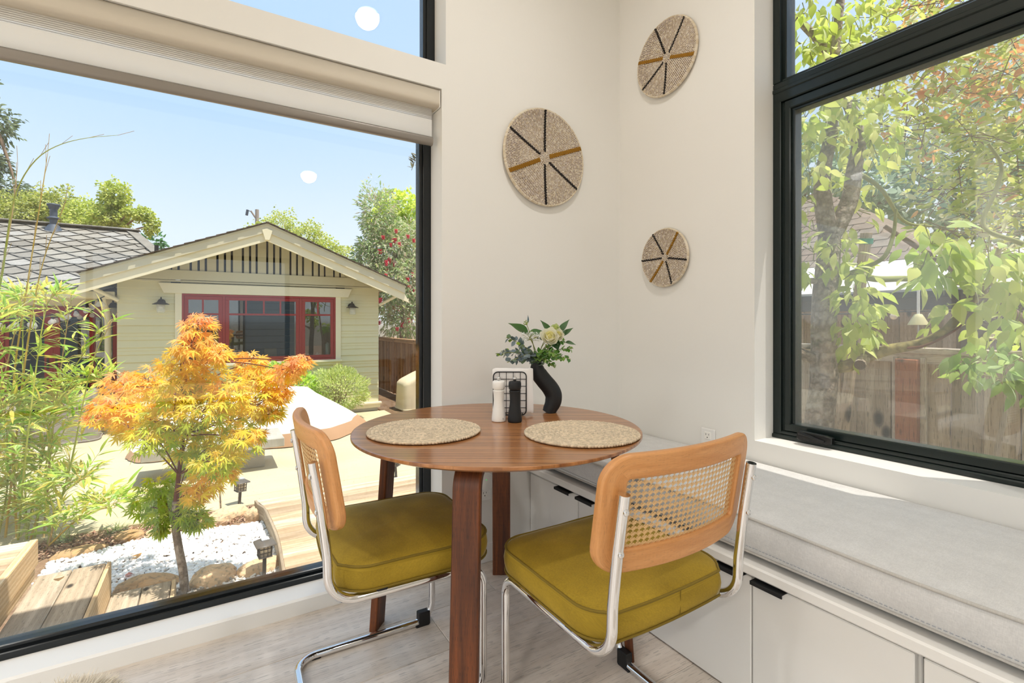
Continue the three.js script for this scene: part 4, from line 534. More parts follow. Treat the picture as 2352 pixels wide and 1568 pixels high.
  { const [t, p] = stem('white_blossom', 'loose cluster of tiny white blossoms left of the rose', 'flower', [540, 350], 0.05, undefined); const bl = leafGeo([0.05, 0.4, 0.45, 0.05], 0.2, 0.1), L = []; for (let i = 0; i < 90; i++) { const q = P(540 + R(-85, 85), 325 + R(-45, 35), 0.05 + R(-0.03, 0.03)); for (let k = 0; k < 3; k++) L.push({ m: leafM(q, rdir(0.5), 0.0065, 0), c: k % 2, s: 0.006 }); if (i % 4 === 0) part('stalk', rod(p.at(-1), q, 0.0007, 4), M.barkGreen, t); } foliage(t, 'petal', [bl], [0xffffff, 0xeef2ea], L, 120, 'petals'); }
  const petal = leafGeo([0.1, 0.42, 0.56, 0.58, 0.5, 0.3, 0.1], -0.5, 0.35), roses = [[722, 322, 0.07, 0.031, 'large cream rose in the middle of the vase'], [808, 305, 0.045, 0.021, 'smaller cream rose behind the large one'], [785, 242, 0.03, 0.016, 'pale green rosebud at the top of the bunch']];
  for (const [x, y, d, r, w] of roses) { const [t, p] = stem('rose', w, 'flower', [x, y + 30], d, undefined, 0.005); const cpos = P(x, y, d), L = []; for (let k = 0; k < 26; k++) { const a = k * 2.4, f = Math.sqrt(k / 26), o = V(Math.cos(a) * f, 0, Math.sin(a) * f), nrm = V(0, 0.45, 0.9).normalize(), q = new THREE.Quaternion().setFromUnitVectors(V(0, 1, 0), nrm); const pos = o.clone().multiplyScalar(r * 0.55).add(V(0, -r * 0.5 * f, 0)).applyQuaternion(q).add(cpos), dir = V(o.x * 0.75, 1.1 - f * 0.75, o.z * 0.75).applyQuaternion(q); const m = leafM(pos, dir, r * (0.7 + 0.5 * f), 0); L.push({ m: new THREE.Matrix4().compose(pos, new THREE.Quaternion().setFromRotationMatrix(new THREE.Matrix4().makeBasis(dir.clone().cross(o.clone().applyQuaternion(q).negate().add(V(0, 1e-4, 0))).normalize(), dir.clone().normalize(), dir.clone().cross(o.clone().applyQuaternion(q).negate().add(V(0, 1e-4, 0))).normalize().cross(dir.clone().normalize()))), V(r * 1.1, r * (0.75 + 0.4 * f), r)), c: k < 8 ? 1 : 0, s: r }); } part('heart', at(new THREE.SphereGeometry(r * 0.55, 14, 10), ...cpos.toArray()), paint(0xf4efb4, 0.7), t); foliage(t, 'petal', [petal], w.startsWith('pale') ? [0xd8e2a0, 0xe4ea9c] : [0xf6f3de, 0xf3eeb0], L); }
}
// ------------------------------------------------------------ baskets on the walls
function basket(label, pos, turn, R0, spokes) {
  const t = thing('wall_basket', label, 'wall basket', pos, turn, 'round woven baskets on the walls');
  const rings = Math.round(R0 / 0.0066), prof = [[0, -0.006]]; for (let k = 0; k < rings; k++) { const r0 = k / rings * R0, dish = 0.012 * (r0 / R0) ** 2; for (const f of [0.12, 0.5, 0.88]) prof.push([r0 + f * R0 / rings, 0.004 + dish + 0.0026 * Math.sin(f * Math.PI)]); } prof.push([R0 + 0.002, 0.008], [R0, 0.003], [R0 * 0.9, -0.004], [0, -0.006]);
  const g = lathe(prof.slice().reverse(), 160); const p = g.attributes.position, uv = []; for (let i = 0; i < p.count; i++) { const r = Math.hypot(p.getX(i), p.getZ(i)); let a = Math.atan2(p.getZ(i), p.getX(i)) / 6.2832; uv.push(g.attributes.uv.getX(i), Math.min(0.996, r / R0)); } g.setAttribute('uv', new THREE.Float32BufferAttribute(uv, 2)); g.rotateX(Math.PI / 2);
  const N = rings, tx = tex(1024, 1024, (u, v) => { const k = Math.floor(v * N), st = Math.max(10, Math.round(k * 6.283 * 0.85)), f = (u * st + (k % 2) * 0.5) % 1, fv = (v * N) % 1, dark = (f < 0.45 ? 1 : 0) * (hash(k, Math.floor(u * st), 3) > 0.16 ? 1 : 0.3), base = mix3([226, 216, 198], [206, 188, 158], hash(Math.floor(u * st), k, 8)), patch = fbm(u, v, 5, 4, 2, 88); const dk = v > 0.97 ? 0 : dark * (0.45 + 0.7 * patch); const c = mix3(base, mix3([84, 62, 50], [128, 114, 122], hash(k, Math.floor(u * st), 21)), dk); return c; });
  tx.repeat.set(1, 1);
  part('woven_body', g, std({ map: tx, roughness: 0.9 }), t);
  for (const [deg, col] of spokes) {
    const a = deg * Math.PI / 180, n = Math.round(R0 * 0.86 / 0.0066), pieces = [], w = col === 'o' ? 0.018 : 0.0095; for (let k = 0; k < n; k++) { const r = R0 * 0.13 + k * 0.0066 + 0.003, b = new THREE.CapsuleGeometry(0.0034, w * (R0 / 0.24) - 0.003, 2, 5); const g2 = at(b, 0, 0, 0, 0, 0, 0); g2.translate(0, (k % 2 - 0.5) * 0.0025, 0); g2.rotateZ(a); g2.translate(r * Math.cos(a), r * Math.sin(a), 0.0068 + 0.012 * (r / R0) ** 2); pieces.push(g2); }
    part(col === 'o' ? 'ochre_stripe' : 'black_stripe', pieces, col === 'o' ? paint(0x9a6c14, 0.85) : paint(0x241e1c, 0.85), t);
  }
}
basket('largest round woven basket, alone on the wall beside the large window', [1.42, 1.935, -2.01], 0, 0.241, [[91, 'b'], [153, 'b'], [205, 'o'], [270, 'b'], [326, 'b'], [21, 'o']]);
basket('medium round woven basket, highest on the wall by the right window', [1.936, 2.43, -1.68], -Math.PI / 2, 0.187, [[50, 'b'], [110, 'b'], [-20, 'o'], [165, 'o'], [-145, 'b'], [-92, 'b']]);
basket('smallest round woven basket, lowest on the wall by the right window', [1.936, 1.437, -1.69], -Math.PI / 2, 0.145, [[119, 'b'], [52, 'o'], [-10, 'b'], [181, 'b'], [-126, 'o'], [-69, 'b']]);
// ------------------------------------------------------------ bench
{
  const unit = (label, z0, z1, doors) => {
    const t = thing('bench_cabinet', label, 'cabinet', [0, 0, 0], 0);
    part('carcass', [bx(1.363, 1.94, 0.0, 0.384, z0 + 0.001, z1 - 0.001)], M.cabinet, t);
    for (const [a, b, hz0, hz1] of doors) {
      const d = part('door', bx(1.341, 1.361, 0.004, 0.374, a + 0.002, b - 0.002, 0.0025), M.cabinet, t);
      if (hz0 !== undefined) part('handle', [bx(1.313, 1.361, 0.3745, 0.3775, hz0, hz1, 0.001), bx(1.313, 1.3165, 0.366, 0.3765, hz0, hz1, 0.001)], M.blackMatte, d);
    }
  };
  unit('white low bench cabinet in the corner under the table, its two handles side by side', -2.017, -1.25, [[-2.017, -1.646, -1.785, -1.68], [-1.646, -1.25, -1.636, -1.53]]);
  unit('white low bench cabinet behind the nearer chair, its handle under the bench edge', -1.25, -0.458, [[-1.25, -0.854, -0.965, -0.87], [-0.854, -0.464, -0.843, -0.75]]);
  unit('white low bench cabinet nearest the viewer, at the lower right corner', -0.452, 0.36, [[-0.452, -0.05, -0.2, -0.1], [-0.05, 0.36, -0.04, 0.06]]);
  const top = thing('bench_worktop', 'long white bench board over the low cabinets', 'bench'); part('board', bx(1.32, 1.942, 0.3862, 0.418, -2.017, 0.4, 0.005), M.cabinet, top);
  // cushion
  const c = thing('bench_cushion', 'long pale grey bench cushion with piped edges', 'cushion', [0, 0, 0]);
  const x0 = 1.348, x1 = 1.938, za = -2.01, zb = 0.38, nz = 120, ring = [];
  const sec = [[x1, 0.424], [x0 + 0.02, 0.428], [x0 + 0.004, 0.44], [x0 - 0.002, 0.456], [x0 - 0.005, 0.49], [x0 - 0.002, 0.522], [x0 + 0.002, 0.534], [x0 + 0.012, 0.538], [x0 + 0.05, 0.543], [x0 + 0.15, 0.5475], [x0 + 0.3, 0.5495], [x0 + 0.45, 0.548], [x0 + 0.55, 0.542], [x1 - 0.004, 0.534], [x1, 0.52]];
  const P = [], I = [], uv = [], m = sec.length;
  for (let k = 0; k <= nz; k++) { const z = lerp(za, zb, k / nz), e = Math.min(1, Math.min(k, nz - k) / 3); sec.forEach(([x, y], j) => { const top2 = j > 6 && j < 14, wob = j > 2 && j < 14 ? 0.004 * n3(z * 2.2, j * 0.25, 1) + (top2 ? 0.003 * n3(x * 6, z * 5, 4) : 0) + 0.0035 * Math.sin(z * 5.1 + 0.6) * (j > 3 && j < 9 ? 1 : 0.4) : 0; P.push(x + (j > 2 && j < 7 ? 0.003 * n3(z * 3, j * 0.2, 9) : 0), lerp(0.48, y + wob, 0.85 + 0.15 * e), z); uv.push(j > 6 ? x : y, z); }); }
  for (let k = 0; k < nz; k++) for (let j = 0; j < m; j++) { const a = k * m + j, b = k * m + (j + 1) % m; I.push(a, b, a + m, b, b + m, a + m); }
  for (const [k, f] of [[0, 0], [nz, 1]]) for (let j = 1; j < m - 1; j++) f ? I.push(k * m, k * m + j, k * m + j + 1) : I.push(k * m, k * m + j + 1, k * m + j);
  const g = new THREE.BufferGeometry(); g.setIndex(I.map((v, i) => v)); g.setAttribute('position', new THREE.Float32BufferAttribute(P, 3)); g.setAttribute('uv', new THREE.Float32BufferAttribute(uv, 2)); g.computeVertexNormals();
  { const n = g.attributes.normal; let s = 0; for (let k = 10; k < nz - 10; k++) s += n.getY(k * m + 10); if (s < 0) { for (let i = 0; i < I.length; i += 3) { const q = I[i]; I[i] = I[i + 1]; I[i + 1] = q; } g.setIndex(I); g.computeVertexNormals(); } }
  part('cover', g, M.linen, c);
  const line = (j, dx, dy) => Array.from({ length: nz - 1 }, (_, k) => V(P[((k + 1) * m + j) * 3] + dx, P[((k + 1) * m + j) * 3 + 1] + dy, P[((k + 1) * m + j) * 3 + 2]));
  part('piping', tube(line(6, -0.001, 0.002), 0.0042, 8), M.linenPipe, c); part('piping', tube(line(2, -0.001, 0), 0.0038, 8), M.linenPipe, c);
  const st = []; const sp = line(3, -0.0022, 0); for (let k = 0; k < sp.length - 1; k++) for (const f of [0.05, 0.55]) st.push(rod(sp[k].clone().lerp(sp[k + 1], f), sp[k].clone().lerp(sp[k + 1], f + 0.32), 0.0009, 4)); const sm = part('stitching', st, M.stitch, c); sm.userData.kind = 'stuff';
}
// ------------------------------------------------------------ outlets
function outlet(label, pos, turn) {
  const t = thing('wall_outlet', label, 'outlet', pos, turn);
  part('cover_plate', rbox(0.072, 0.115, 0.008, 0.004), M.plastic, t);
  for (const y of [0.026, -0.026]) { const s = part('socket', rbox(0.034, 0.034, 0.006, 0.003), M.white, t, [0, y, 0.0035]); part('slot', [bx(-0.0085, -0.0065, 0.001, 0.01, 0.0025, 0.0036, 0.0002), bx(0.0065, 0.0085, 0.002, 0.009, 0.0025, 0.0036, 0.0002), at(new THREE.CylinderGeometry(0.0026, 0.0026, 0.001, 10), 0, -0.008, 0.003, Math.PI / 2)], M.black, s); }
}
outlet('white wall outlet above the bench cushion', [1.938, 0.572, -1.446], -Math.PI / 2);
outlet('white wall outlet low on the wall behind the table leg', [1.083, 0.345, -2.015], 0);
{
  const t = thing('plug_in_device', 'round white plug-in device with a green light in the low outlet', 'plug', [1.078, 0.382, -1.995]);
  part('body', at(lathe([[0, -0.012], [0.036, -0.012], [0.041, -0.004], [0.041, 0.012], [0.036, 0.02], [0, 0.023]], 32), 0, 0, 0, Math.PI / 2), M.white, t);
  part('indicator', at(new THREE.SphereGeometry(0.0022, 8, 6), -0.006, 0.014, 0.0215), std({ color: 0x39d353, emissive: 0x39d353, emissiveIntensity: 1.2 }), t);
}
// ------------------------------------------------------------ fluffy stool at the lower left corner
{
  const x = -0.262, z = -1.31, t = thing('fluffy_stool', 'low stool with a shaggy cream top at the lower left edge', 'stool', [x, 0.0, z]);
  part('seat', lathe([[0, 0.337], [0.06, 0.329], [0.082, 0.307], [0.085, 0.28], [0.08, 0.25], [0, 0.25]].reverse(), 32), paint(0xe6ddcc, 1), t);
  for (let k = 0; k < 4; k++) { const a = k * Math.PI / 2 + 0.7; part('leg', rod(V(0.07 * Math.cos(a), 0.25, 0.07 * Math.sin(a)), V(0.1 * Math.cos(a), 0, 0.1 * Math.sin(a)), 0.011, 10), M.beech, t); }
  const g = leafGeo([0.02, 0.03, 0.02, 0.006], 0.5, 0), n = 7000, im = new THREE.InstancedMesh(g, phys({ color: 0xf0e9db, roughness: 1, transmission: 0.2, thickness: 0, side: THREE.DoubleSide }), n); im.name = 'shaggy_pile'; im.userData.kind = 'stuff';
  for (let i = 0; i < n; i++) { const a = R(0, 6.283), f = Math.sqrt(rnd()), r = 0.084 * f, y = 0.337 - 0.03 * f ** 4; const p = V(r * Math.cos(a), y - 0.002, r * Math.sin(a)), d = V(Math.cos(a) * (0.25 + f * 0.7) + R(-0.5, 0.5), R(0.5, 1), Math.sin(a) * (0.25 + f * 0.7) + R(-0.5, 0.5)); im.setMatrixAt(i, leafM(p, d, R(0.025, 0.045), R(-1, 1))); im.setColorAt(i, new THREE.Color(1, 0.97, 0.92).multiplyScalar(R(0.8, 1))); }
  t.add(im);
}
// ------------------------------------------------------------ the house across the patio
const GY = -0.6;
{
  const h = thing('house', 'sage green gabled house with cream trim and a wide red framed window', 'house', [0, 0, 0]), zw = -9.53, cx = 0.793;
  const rakeY = (x, top) => top - 0.4 * Math.abs(x - cx);
  // shell
  part('wall_core', [bx(-1.2, -0.42, -0.6, 1.7, -9.75, -9.57), bx(1.99, 2.76, -0.6, 1.7, -9.75, -9.57), bx(-0.42, 1.99, -0.6, 0.42, -9.75, -9.57), bx(-0.42, 1.99, 1.58, 2.1, -9.75, -9.57), bx(-1.2, -1.05, -0.6, 1.7, -14, -9.6), bx(2.62, 2.77, -0.6, 1.7, -14, -9.6), bx(-1.2, 2.77, -0.6, 1.7, -14.1, -14)], M.olive, h);
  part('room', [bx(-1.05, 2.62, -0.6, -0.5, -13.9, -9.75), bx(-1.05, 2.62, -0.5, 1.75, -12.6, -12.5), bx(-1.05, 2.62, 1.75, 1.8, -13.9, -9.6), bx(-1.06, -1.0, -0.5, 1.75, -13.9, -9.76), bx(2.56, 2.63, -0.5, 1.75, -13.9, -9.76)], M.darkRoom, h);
  for (const sx of [-1, 1]) for (let y = -0.45; y < 1.7; y += 0.115) part('siding_board', sx < 0 ? bx(-1.225, -1.2, y, y + 0.112, -14, -9.545) : bx(2.77, 2.792, y, y + 0.112, -14, -9.545), M.olive, h);
  // lap siding: one wide and two narrow boards in turn
  const rows = []; { let y = -0.425, i = 0; const pat = [0.118, 0.06, 0.05, 0.118, 0.118, 0.06, 0.05]; while (y < 2.02) { rows.push([y, y + pat[i % 7]]); y += pat[i % 7]; i++; } }
  for (const [a, b] of rows) {
    const spans = b <= 0.345 ? [[-1.222, 2.782]] : a < 1.59 ? [[-1.222, -0.485], [2.06, 2.782]] : [[-1.222, -0.55], [2.15, 2.782]];
    for (let [x0, x1] of spans) {
      const lim = (2.66 - b) / 0.4; x0 = Math.max(x0, cx - lim); x1 = Math.min(x1, cx + lim); if (x1 - x0 < 0.05) continue;
      const g = chamfer(x1 - x0, b - a + 0.012, 0.012, 0.002); g.rotateX(-0.17); part('siding_board', g.translate((x0 + x1) / 2, (a + b) / 2 + 0.004, zw - 0.006), M.olive, h);
    }
  }
  part('water_table', [bx(-1.26, 2.83, -0.455, -0.425, -9.57, -9.45), bx(-1.24, 2.81, -0.53, -0.455, -9.57, -9.49)], M.cream, h);
  part('foundation', bx(-1.2, 2.77, -0.62, -0.53, -14, -9.53), M.cement, h);
  // gable
  part('gable_backing', extrude([[-1.1, 1.9], [2.7, 1.9], [cx, 2.72]], 0.02).translate(0, 0, -9.56), M.darkGap, h);
  const cuts = []; for (let k = -5; k <= 5; k++) for (const o of [0, 0.108, 0.208]) cuts.push(0.835 + k * 0.372 + o); cuts.sort((a, b) => a - b);
  for (let i = 0; i < cuts.length - 1; i++) {
    const a = cuts[i] + 0.018, b = cuts[i + 1] - 0.018, y0 = 1.945, q = (x) => rakeY(x, 2.66); if (b < -0.62 || a > 2.22) continue; if (q(a) < y0 + 0.02 && q(b) < y0 + 0.02) continue;
    const poly = a < cx && b > cx ? [[a, y0], [b, y0], [b, q(b)], [cx, q(cx)], [a, q(a)]] : [[a, y0], [b, y0], [b, Math.max(y0 + 0.005, q(b))], [a, Math.max(y0 + 0.005, q(a))]];
    part('gable_board', extrude(poly, 0.02, 0.002).translate(0, 0, -9.54), M.oliveTrim, h);
  }
  part('belt_board', [extrude([[-1.02, 1.80], [2.61, 1.80], [2.26, 1.95], [-0.67, 1.95]], 0.045, 0.003).translate(0, 0, -9.545), bx(-1.06, 2.65, 1.762, 1.79, -9.54, -9.508, 0.003)], M.oliveTrim, h);
  // roof: stepped shingle courses over a deck, rafters and the two rake boards
  for (const s of [-1, 1]) {
    const slope = Math.atan(0.4), run = 2.37;
    const deck = at(chamfer(run / Math.cos(slope), 0.03, 5.0, 0.002), 0, 0, 0, 0, 0, -s * slope); part('roof_deck', deck.translate(cx + s * run / 2, 2.735 - 0.4 * run / 2, -11.52), M.oliveTrim, h);
    for (let k = 0; k < 17; k++) { const x0 = run - k * 0.14, g = chamfer(0.2, 0.012, 5.06, 0.002); g.rotateZ(-s * (slope - 0.07)); part('shingle_course', g.translate(cx + s * (x0 - 0.06), 2.768 - 0.4 * (x0 - 0.06), -11.525 + R(-0.008, 0.008)), M.shingleBrown, h); }
    const up = [[cx, 2.752], [cx + s * 2.35, 1.822], [cx + s * 2.36, 1.668], [cx, 2.604]], lo = [[cx, 2.612], [cx + s * 2.35, 1.67], [cx + s * 2.455, 1.488], [cx, 2.464]];
    const fix = (p) => s > 0 ? p.slice().reverse() : p;
    part('rake_board', extrude(fix(up), 0.024, 0.002).translate(0, 0, -9.056), M.rake, h);
    part('rake_board', extrude(fix(lo), 0.028, 0.002).translate(0, 0, -9.088), M.fascia, h);
    for (let k = 0; k < 3; k++) part('lookout', bx(cx + s * (0.75 + k * 0.7) - 0.03, cx + s * (0.75 + k * 0.7) + 0.03, rakeY(cx + 0.75 + k * 0.7, 2.56), rakeY(cx + 0.75 + k * 0.7, 2.64), -9.55, -9.09), M.oliveTrim, h);
    part('eave_brace', rod(V(cx + s * 2.0, 1.45, -9.5), V(cx + s * 2.34, 1.66, -9.3), 0.03, 6), M.cream, h);
  }
  part('apex_block', extrude([[cx - 0.075, 2.634], [cx - 0.03, 2.476], [cx + 0.03, 2.476], [cx + 0.075, 2.634], [cx, 2.665]].reverse(), 0.05, 0.003).translate(0, 0, -9.07), M.fascia, h);
  // window
  const w = part('window', [bx(-0.4, 1.976, 1.545, 1.578, -9.56, -9.5), bx(-0.4, 1.976, 0.43, 0.46, -9.56, -9.5), bx(-0.4, -0.37, 0.46, 1.545, -9.56, -9.5), bx(1.946, 1.976, 0.46, 1.545, -9.56, -9.5), bx(0.163, 0.203, 0.46, 1.545, -9.56, -9.505), bx(1.354, 1.392, 0.46, 1.545, -9.56, -9.505)], M.red, h);
  part('head_trim', extrude([[-0.635, 1.585], [2.196, 1.585], [2.268, 1.738], [-0.702, 1.738]], 0.055, 0.004).translate(0, 0, -9.54), M.cream, h);
  part('side_trim', bx(-0.492, -0.4, 0.42, 1.585, -9.54, -9.5), M.cream, h); part('side_trim', bx(1.976, 2.07, 0.42, 1.585, -9.54, -9.5), M.cream, h);
  part('sill', [bx(-0.5, 2.078, 0.39, 0.43, -9.54, -9.44), bx(-0.48, 2.06, 0.335, 0.39, -9.54, -9.49)], M.cream, h);
  const sash = (x0, x1, ms) => {
    const f = 0.058, y0 = 0.462, y1 = 1.543, tr = 1.25;
    part('sash', [bx(x0, x1, y0, y0 + f, -9.55, -9.515), bx(x0, x1, y1 - f, y1, -9.55, -9.515), bx(x0, x0 + f, y0 + f, y1 - f, -9.55, -9.515), bx(x1 - f, x1, y0 + f, y1 - f, -9.55, -9.515)], M.red, w);
    part('muntin', bx(x0 + f, x1 - f, tr - 0.016, tr + 0.016, -9.545, -9.52), M.red, w);
    const xs = [x0 + f, ...ms, x1 - f]; for (const m of ms) part('muntin', bx(m - 0.014, m + 0.014, tr, y1 - f, -9.545, -9.52), M.red, w);
    for (let i = 0; i < xs.length - 1; i++) part('pane', bx(xs[i], xs[i + 1], tr, y1 - f, -9.535, -9.531, 0.0004), M.coatedGlass, w);
    part('pane', bx(x0 + f, x1 - f, y0 + f, tr, -9.535, -9.531, 0.0004), M.coatedGlass, w);
  };
  sash(-0.37, 0.163, [-0.114]); sash(0.203, 1.354, [0.509, 0.782, 1.044]); sash(1.392, 1.946, [1.668]);
  const cb = thing('cutting_board', 'pale wooden board leaning inside the red framed window', 'board', [0.9, 0.45, -9.68]); part('board', at(rbox(0.2, 0.2, 0.018, 0.008), 0, 0.1, 0), M.beech, cb);
  [[1.52, 0.07, 'shortest white canister on the kitchen sill'], [1.68, 0.09, 'middle white canister on the kitchen sill'], [1.86, 0.27, 'tall white bottle at the right end of the kitchen sill']].forEach(([x, hh, l]) => { const t = thing('canister', l, 'canister', [x, 0.44, -9.66]); part('body', lathe([[0, 0], [0.036, 0], [0.038, 0.006], [0.038, hh], [0.034, hh + 0.006], [0, hh + 0.008]], 20), M.plastic, t); part('lid', lathe([[0, hh + 0.008], [0.016, hh + 0.008], [0.016, hh + 0.03], [0, hh + 0.032]], 12), M.plastic, t); });
  part('inner_sill', bx(-0.4, 1.98, 0.41, 0.44, -9.8, -9.56), M.cream, h);
}
function wallLantern(label, x, y, z) {
  const t = thing('wall_lantern', label, 'wall lamp', [x, y, z], 0);
  part('back_plate', at(new THREE.CylinderGeometry(0.055, 0.055, 0.02, 16), 0, 0, 0.01, Math.PI / 2), M.lanternMetal, t);
  part('arm', tube(smooth([V(0, 0.0, 0.02), V(0, 0.05, 0.05), V(0, 0.075, 0.1), V(0, 0.045, 0.13)], 14), 0.009, 8), M.lanternMetal, t);
  part('hood', lathe([[0.0, 0.05], [0.02, 0.048], [0.035, 0.03], [0.05, 0.0], [0.112, -0.03], [0.114, -0.036], [0.05, -0.012], [0, -0.008]].reverse(), 24).translate(0, 0, 0.13), M.lanternMetal, t);
  const j = part('glass_jar', lathe([[0.056, -0.03], [0.056, -0.145], [0.05, -0.162], [0.0, -0.166]].reverse(), 24).translate(0, 0, 0.13), M.jarGlass, t);
  for (let k = 0; k < 4; k++) part('rib', at(new THREE.TorusGeometry(0.056, 0.004, 6, 24), 0, 0, 0, Math.PI / 2).translate(0, -0.05 - k * 0.03, 0.13), M.jarGlass, j);
  part('bulb', new THREE.SphereGeometry(0.026, 12, 8).translate(0, -0.07, 0.13), M.whiteMatte, t);
}
wallLantern('dark wall lantern left of the red window', -0.668, 1.43, -9.52);
wallLantern('dark wall lantern right of the red window', 2.255, 1.42, -9.52);
wallLantern('dark wall lantern half hidden behind the downspout', -1.33, 1.38, -10.08);
{
  const h = thing('house_wing', 'low grey roofed wing of the house with red framed glass doors', 'house', [0, 0, 0]), zd = -10.2, zE = -9.62, yE = 1.575, sl = 0.42, slope = Math.atan(sl);
  part('wall_core', [bx(-7, -1.22, 1.35, 1.62, -10.4, -10.17), bx(-7, -3.4, -0.6, 1.4, -10.4, -10.2)], M.cream, h);
  part('room', [bx(-7, -1.2, -0.62, -0.6, -13, -10.1), bx(-7, -1.2, -0.6, 1.6, -12.6, -12.5), bx(-7, -1.2, 1.6, 1.64, -12.6, -10.2), bx(-1.3, -1.22, -0.6, 1.6, -12.6, -10.25)], M.darkRoom, h);
  part('frieze_board', bx(-7, -1.24, 1.365, 1.5, -10.18, -10.15), M.cream, h);
  part('soffit', bx(-7, -1.24, 1.505, 1.53, -10.2, -9.64), M.oliveTrim, h);
  const dr = part('door_frame', [bx(-3.4, -1.3, 1.24, 1.362, -10.22, -10.13), bx(-3.4, -1.3, -0.6, -0.55, -10.22, -10.13), bx(-1.345, -1.29, -0.6, 1.36, -10.22, -10.13)], M.red, h);
  const leaf = (x0, x1, f0, f1, z) => { const d = part('door', [bx(x0, x0 + f0, -0.38, 1.2, z - 0.02, z + 0.02), bx(x1 - f1, x1, -0.38, 1.2, z - 0.02, z + 0.02), bx(x0, x1, -0.55, -0.38, z - 0.02, z + 0.02), bx(x0, x1, 1.2, 1.26, z - 0.02, z + 0.02)], M.red, h); part('pane', bx(x0 + f0, x1 - f1, -0.38, 1.2, z - 0.003, z + 0.002, 0.0004), M.coatedGlass, d); return d; };
  leaf(-3.35, -2.62, 0.09, 0.13, -10.17);
  const d2 = leaf(-2.64, -2.08, 0.07, 0.1, -10.19), d3 = leaf(-2.08, -1.6, 0.08, 0.05, -10.19); leaf(-1.62, -1.33, 0.04, 0.03, -10.21);
  for (const [x, d] of [[-2.14, d2], [-2.04, d3]]) part('handle', [at(rbox(0.028, 0.17, 0.012, 0.005), x, 0.48, -10.163), tube(smooth([V(x, 0.53, -10.155), V(x, 0.51, -10.125), V(x, 0.45, -10.125), V(x, 0.43, -10.155)], 10), 0.007, 6)], M.lanternMetal, d);
  // gutter
  part('gutter', sweep([V(-7, 0, 0), V(-1.25, 0, 0)], [[-9.62, 1.5], [-9.6, 1.47], [-9.52, 1.465], [-9.5, 1.49], [-9.485, 1.535], [-9.495, 1.56], [-9.475, 1.572], [-9.485, 1.58], [-9.62, 1.575]].map(([z, y]) => [-z, y]), { up: V(0, 1, 0) }), M.cream, h);
  // roof with individual shingles
  const run = 3.45, rx0 = -7, RY = (z) => yE + 0.012 + sl * (zE - z);
  const deck = new THREE.Shape([[-7, 0], [-0.7, 0], [-0.7, 1.6], [-1.42, run], [-7, run]].map((p) => new THREE.Vector2(...p))), dg = new THREE.ExtrudeGeometry(deck, { depth: 0.03, bevelEnabled: false });
  { const p = dg.attributes.position; for (let i = 0; i < p.count; i++) { const x = p.getX(i), v = p.getY(i), t = p.getZ(i); p.setXYZ(i, x, yE - 0.03 + sl * v + t, zE - v); } dg.computeVertexNormals(); boxUV(dg); }
  const rp = part('roof_plane', dg, M.darkDeck, h);
  const rest = [], list = [], ex = 0.215, tw = 0.44; let r = 0;
  for (let v = 0; v < run; v += ex * Math.cos(slope), r++) for (let x = -7 + (r % 2) * tw / 2; x < -0.7; x += tw) {
    const lim = v < 1.6 ? -0.75 : lerp(-0.75, -1.42, (v - 1.6) / (run - 1.6)), x1 = Math.min(x + tw, lim); if (x1 - x < 0.06) continue;
    list.push([x, x1, v]);
  }
  list.sort((a, b) => Math.hypot(a[0] + 1.9, (a[2] - 1.7) * 0.6) - Math.hypot(b[0] + 1.9, (b[2] - 1.7) * 0.6));
  list.forEach(([x, x1, v], i) => {
    // a tab cut to a blunt point, over a dark outline painted as its shadow line
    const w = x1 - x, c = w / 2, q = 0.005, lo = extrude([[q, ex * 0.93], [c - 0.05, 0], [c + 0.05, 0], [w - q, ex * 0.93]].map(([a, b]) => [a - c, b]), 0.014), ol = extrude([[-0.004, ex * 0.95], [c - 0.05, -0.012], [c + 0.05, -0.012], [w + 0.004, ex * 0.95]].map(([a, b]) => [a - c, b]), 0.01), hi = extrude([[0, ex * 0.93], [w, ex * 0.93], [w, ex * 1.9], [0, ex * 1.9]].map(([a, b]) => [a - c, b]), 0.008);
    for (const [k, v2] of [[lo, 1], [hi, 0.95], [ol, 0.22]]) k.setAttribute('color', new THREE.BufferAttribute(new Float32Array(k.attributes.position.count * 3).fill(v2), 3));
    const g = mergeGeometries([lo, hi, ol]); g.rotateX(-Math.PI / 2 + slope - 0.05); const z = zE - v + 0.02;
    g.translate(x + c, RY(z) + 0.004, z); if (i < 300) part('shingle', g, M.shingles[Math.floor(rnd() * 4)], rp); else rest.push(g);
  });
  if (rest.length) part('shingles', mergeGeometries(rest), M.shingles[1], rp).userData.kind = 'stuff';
  for (let x = -7; x < -1.5; x += 0.3) part('ridge_cap', at(chamfer(0.33, 0.02, 0.3, 0.004), x + 0.15, RY(zE - run) + 0.028, zE - run, R(-0.04, 0.04)), M.shingles[Math.floor(rnd() * 4)], h);
  part('hip_cap', sweep([V(-1.44, RY(zE - run) + 0.02, zE - run), V(-0.72, RY(zE - 1.6) + 0.02, zE - 1.6)], rectProfile(0.2, 0.02, 0.004), { up: V(0, 1, 0) }), M.shingles[2], h);
  const v1 = thing('roof_vent', 'dark blue round roof vent with a cap on the grey roof', 'vent pipe', [-2.6, RY(-12.75), -12.75]);
  part('flue', new THREE.CylinderGeometry(0.058, 0.058, 0.5, 20).translate(0, 0.22, 0), M.pipeBlue, v1); part('flashing', lathe([[0.16, -0.05], [0.085, 0.09], [0.06, 0.11]], 24), M.pipeBlue, v1); part('collar', lathe([[0.058, 0.2], [0.1, 0.215], [0.1, 0.235], [0.058, 0.26]], 24), M.pipeBlue, v1); part('cap', lathe([[0.058, 0.4], [0.075, 0.42], [0.085, 0.46], [0.105, 0.475], [0.1, 0.5], [0, 0.52]], 24), M.pipeBlue, v1);
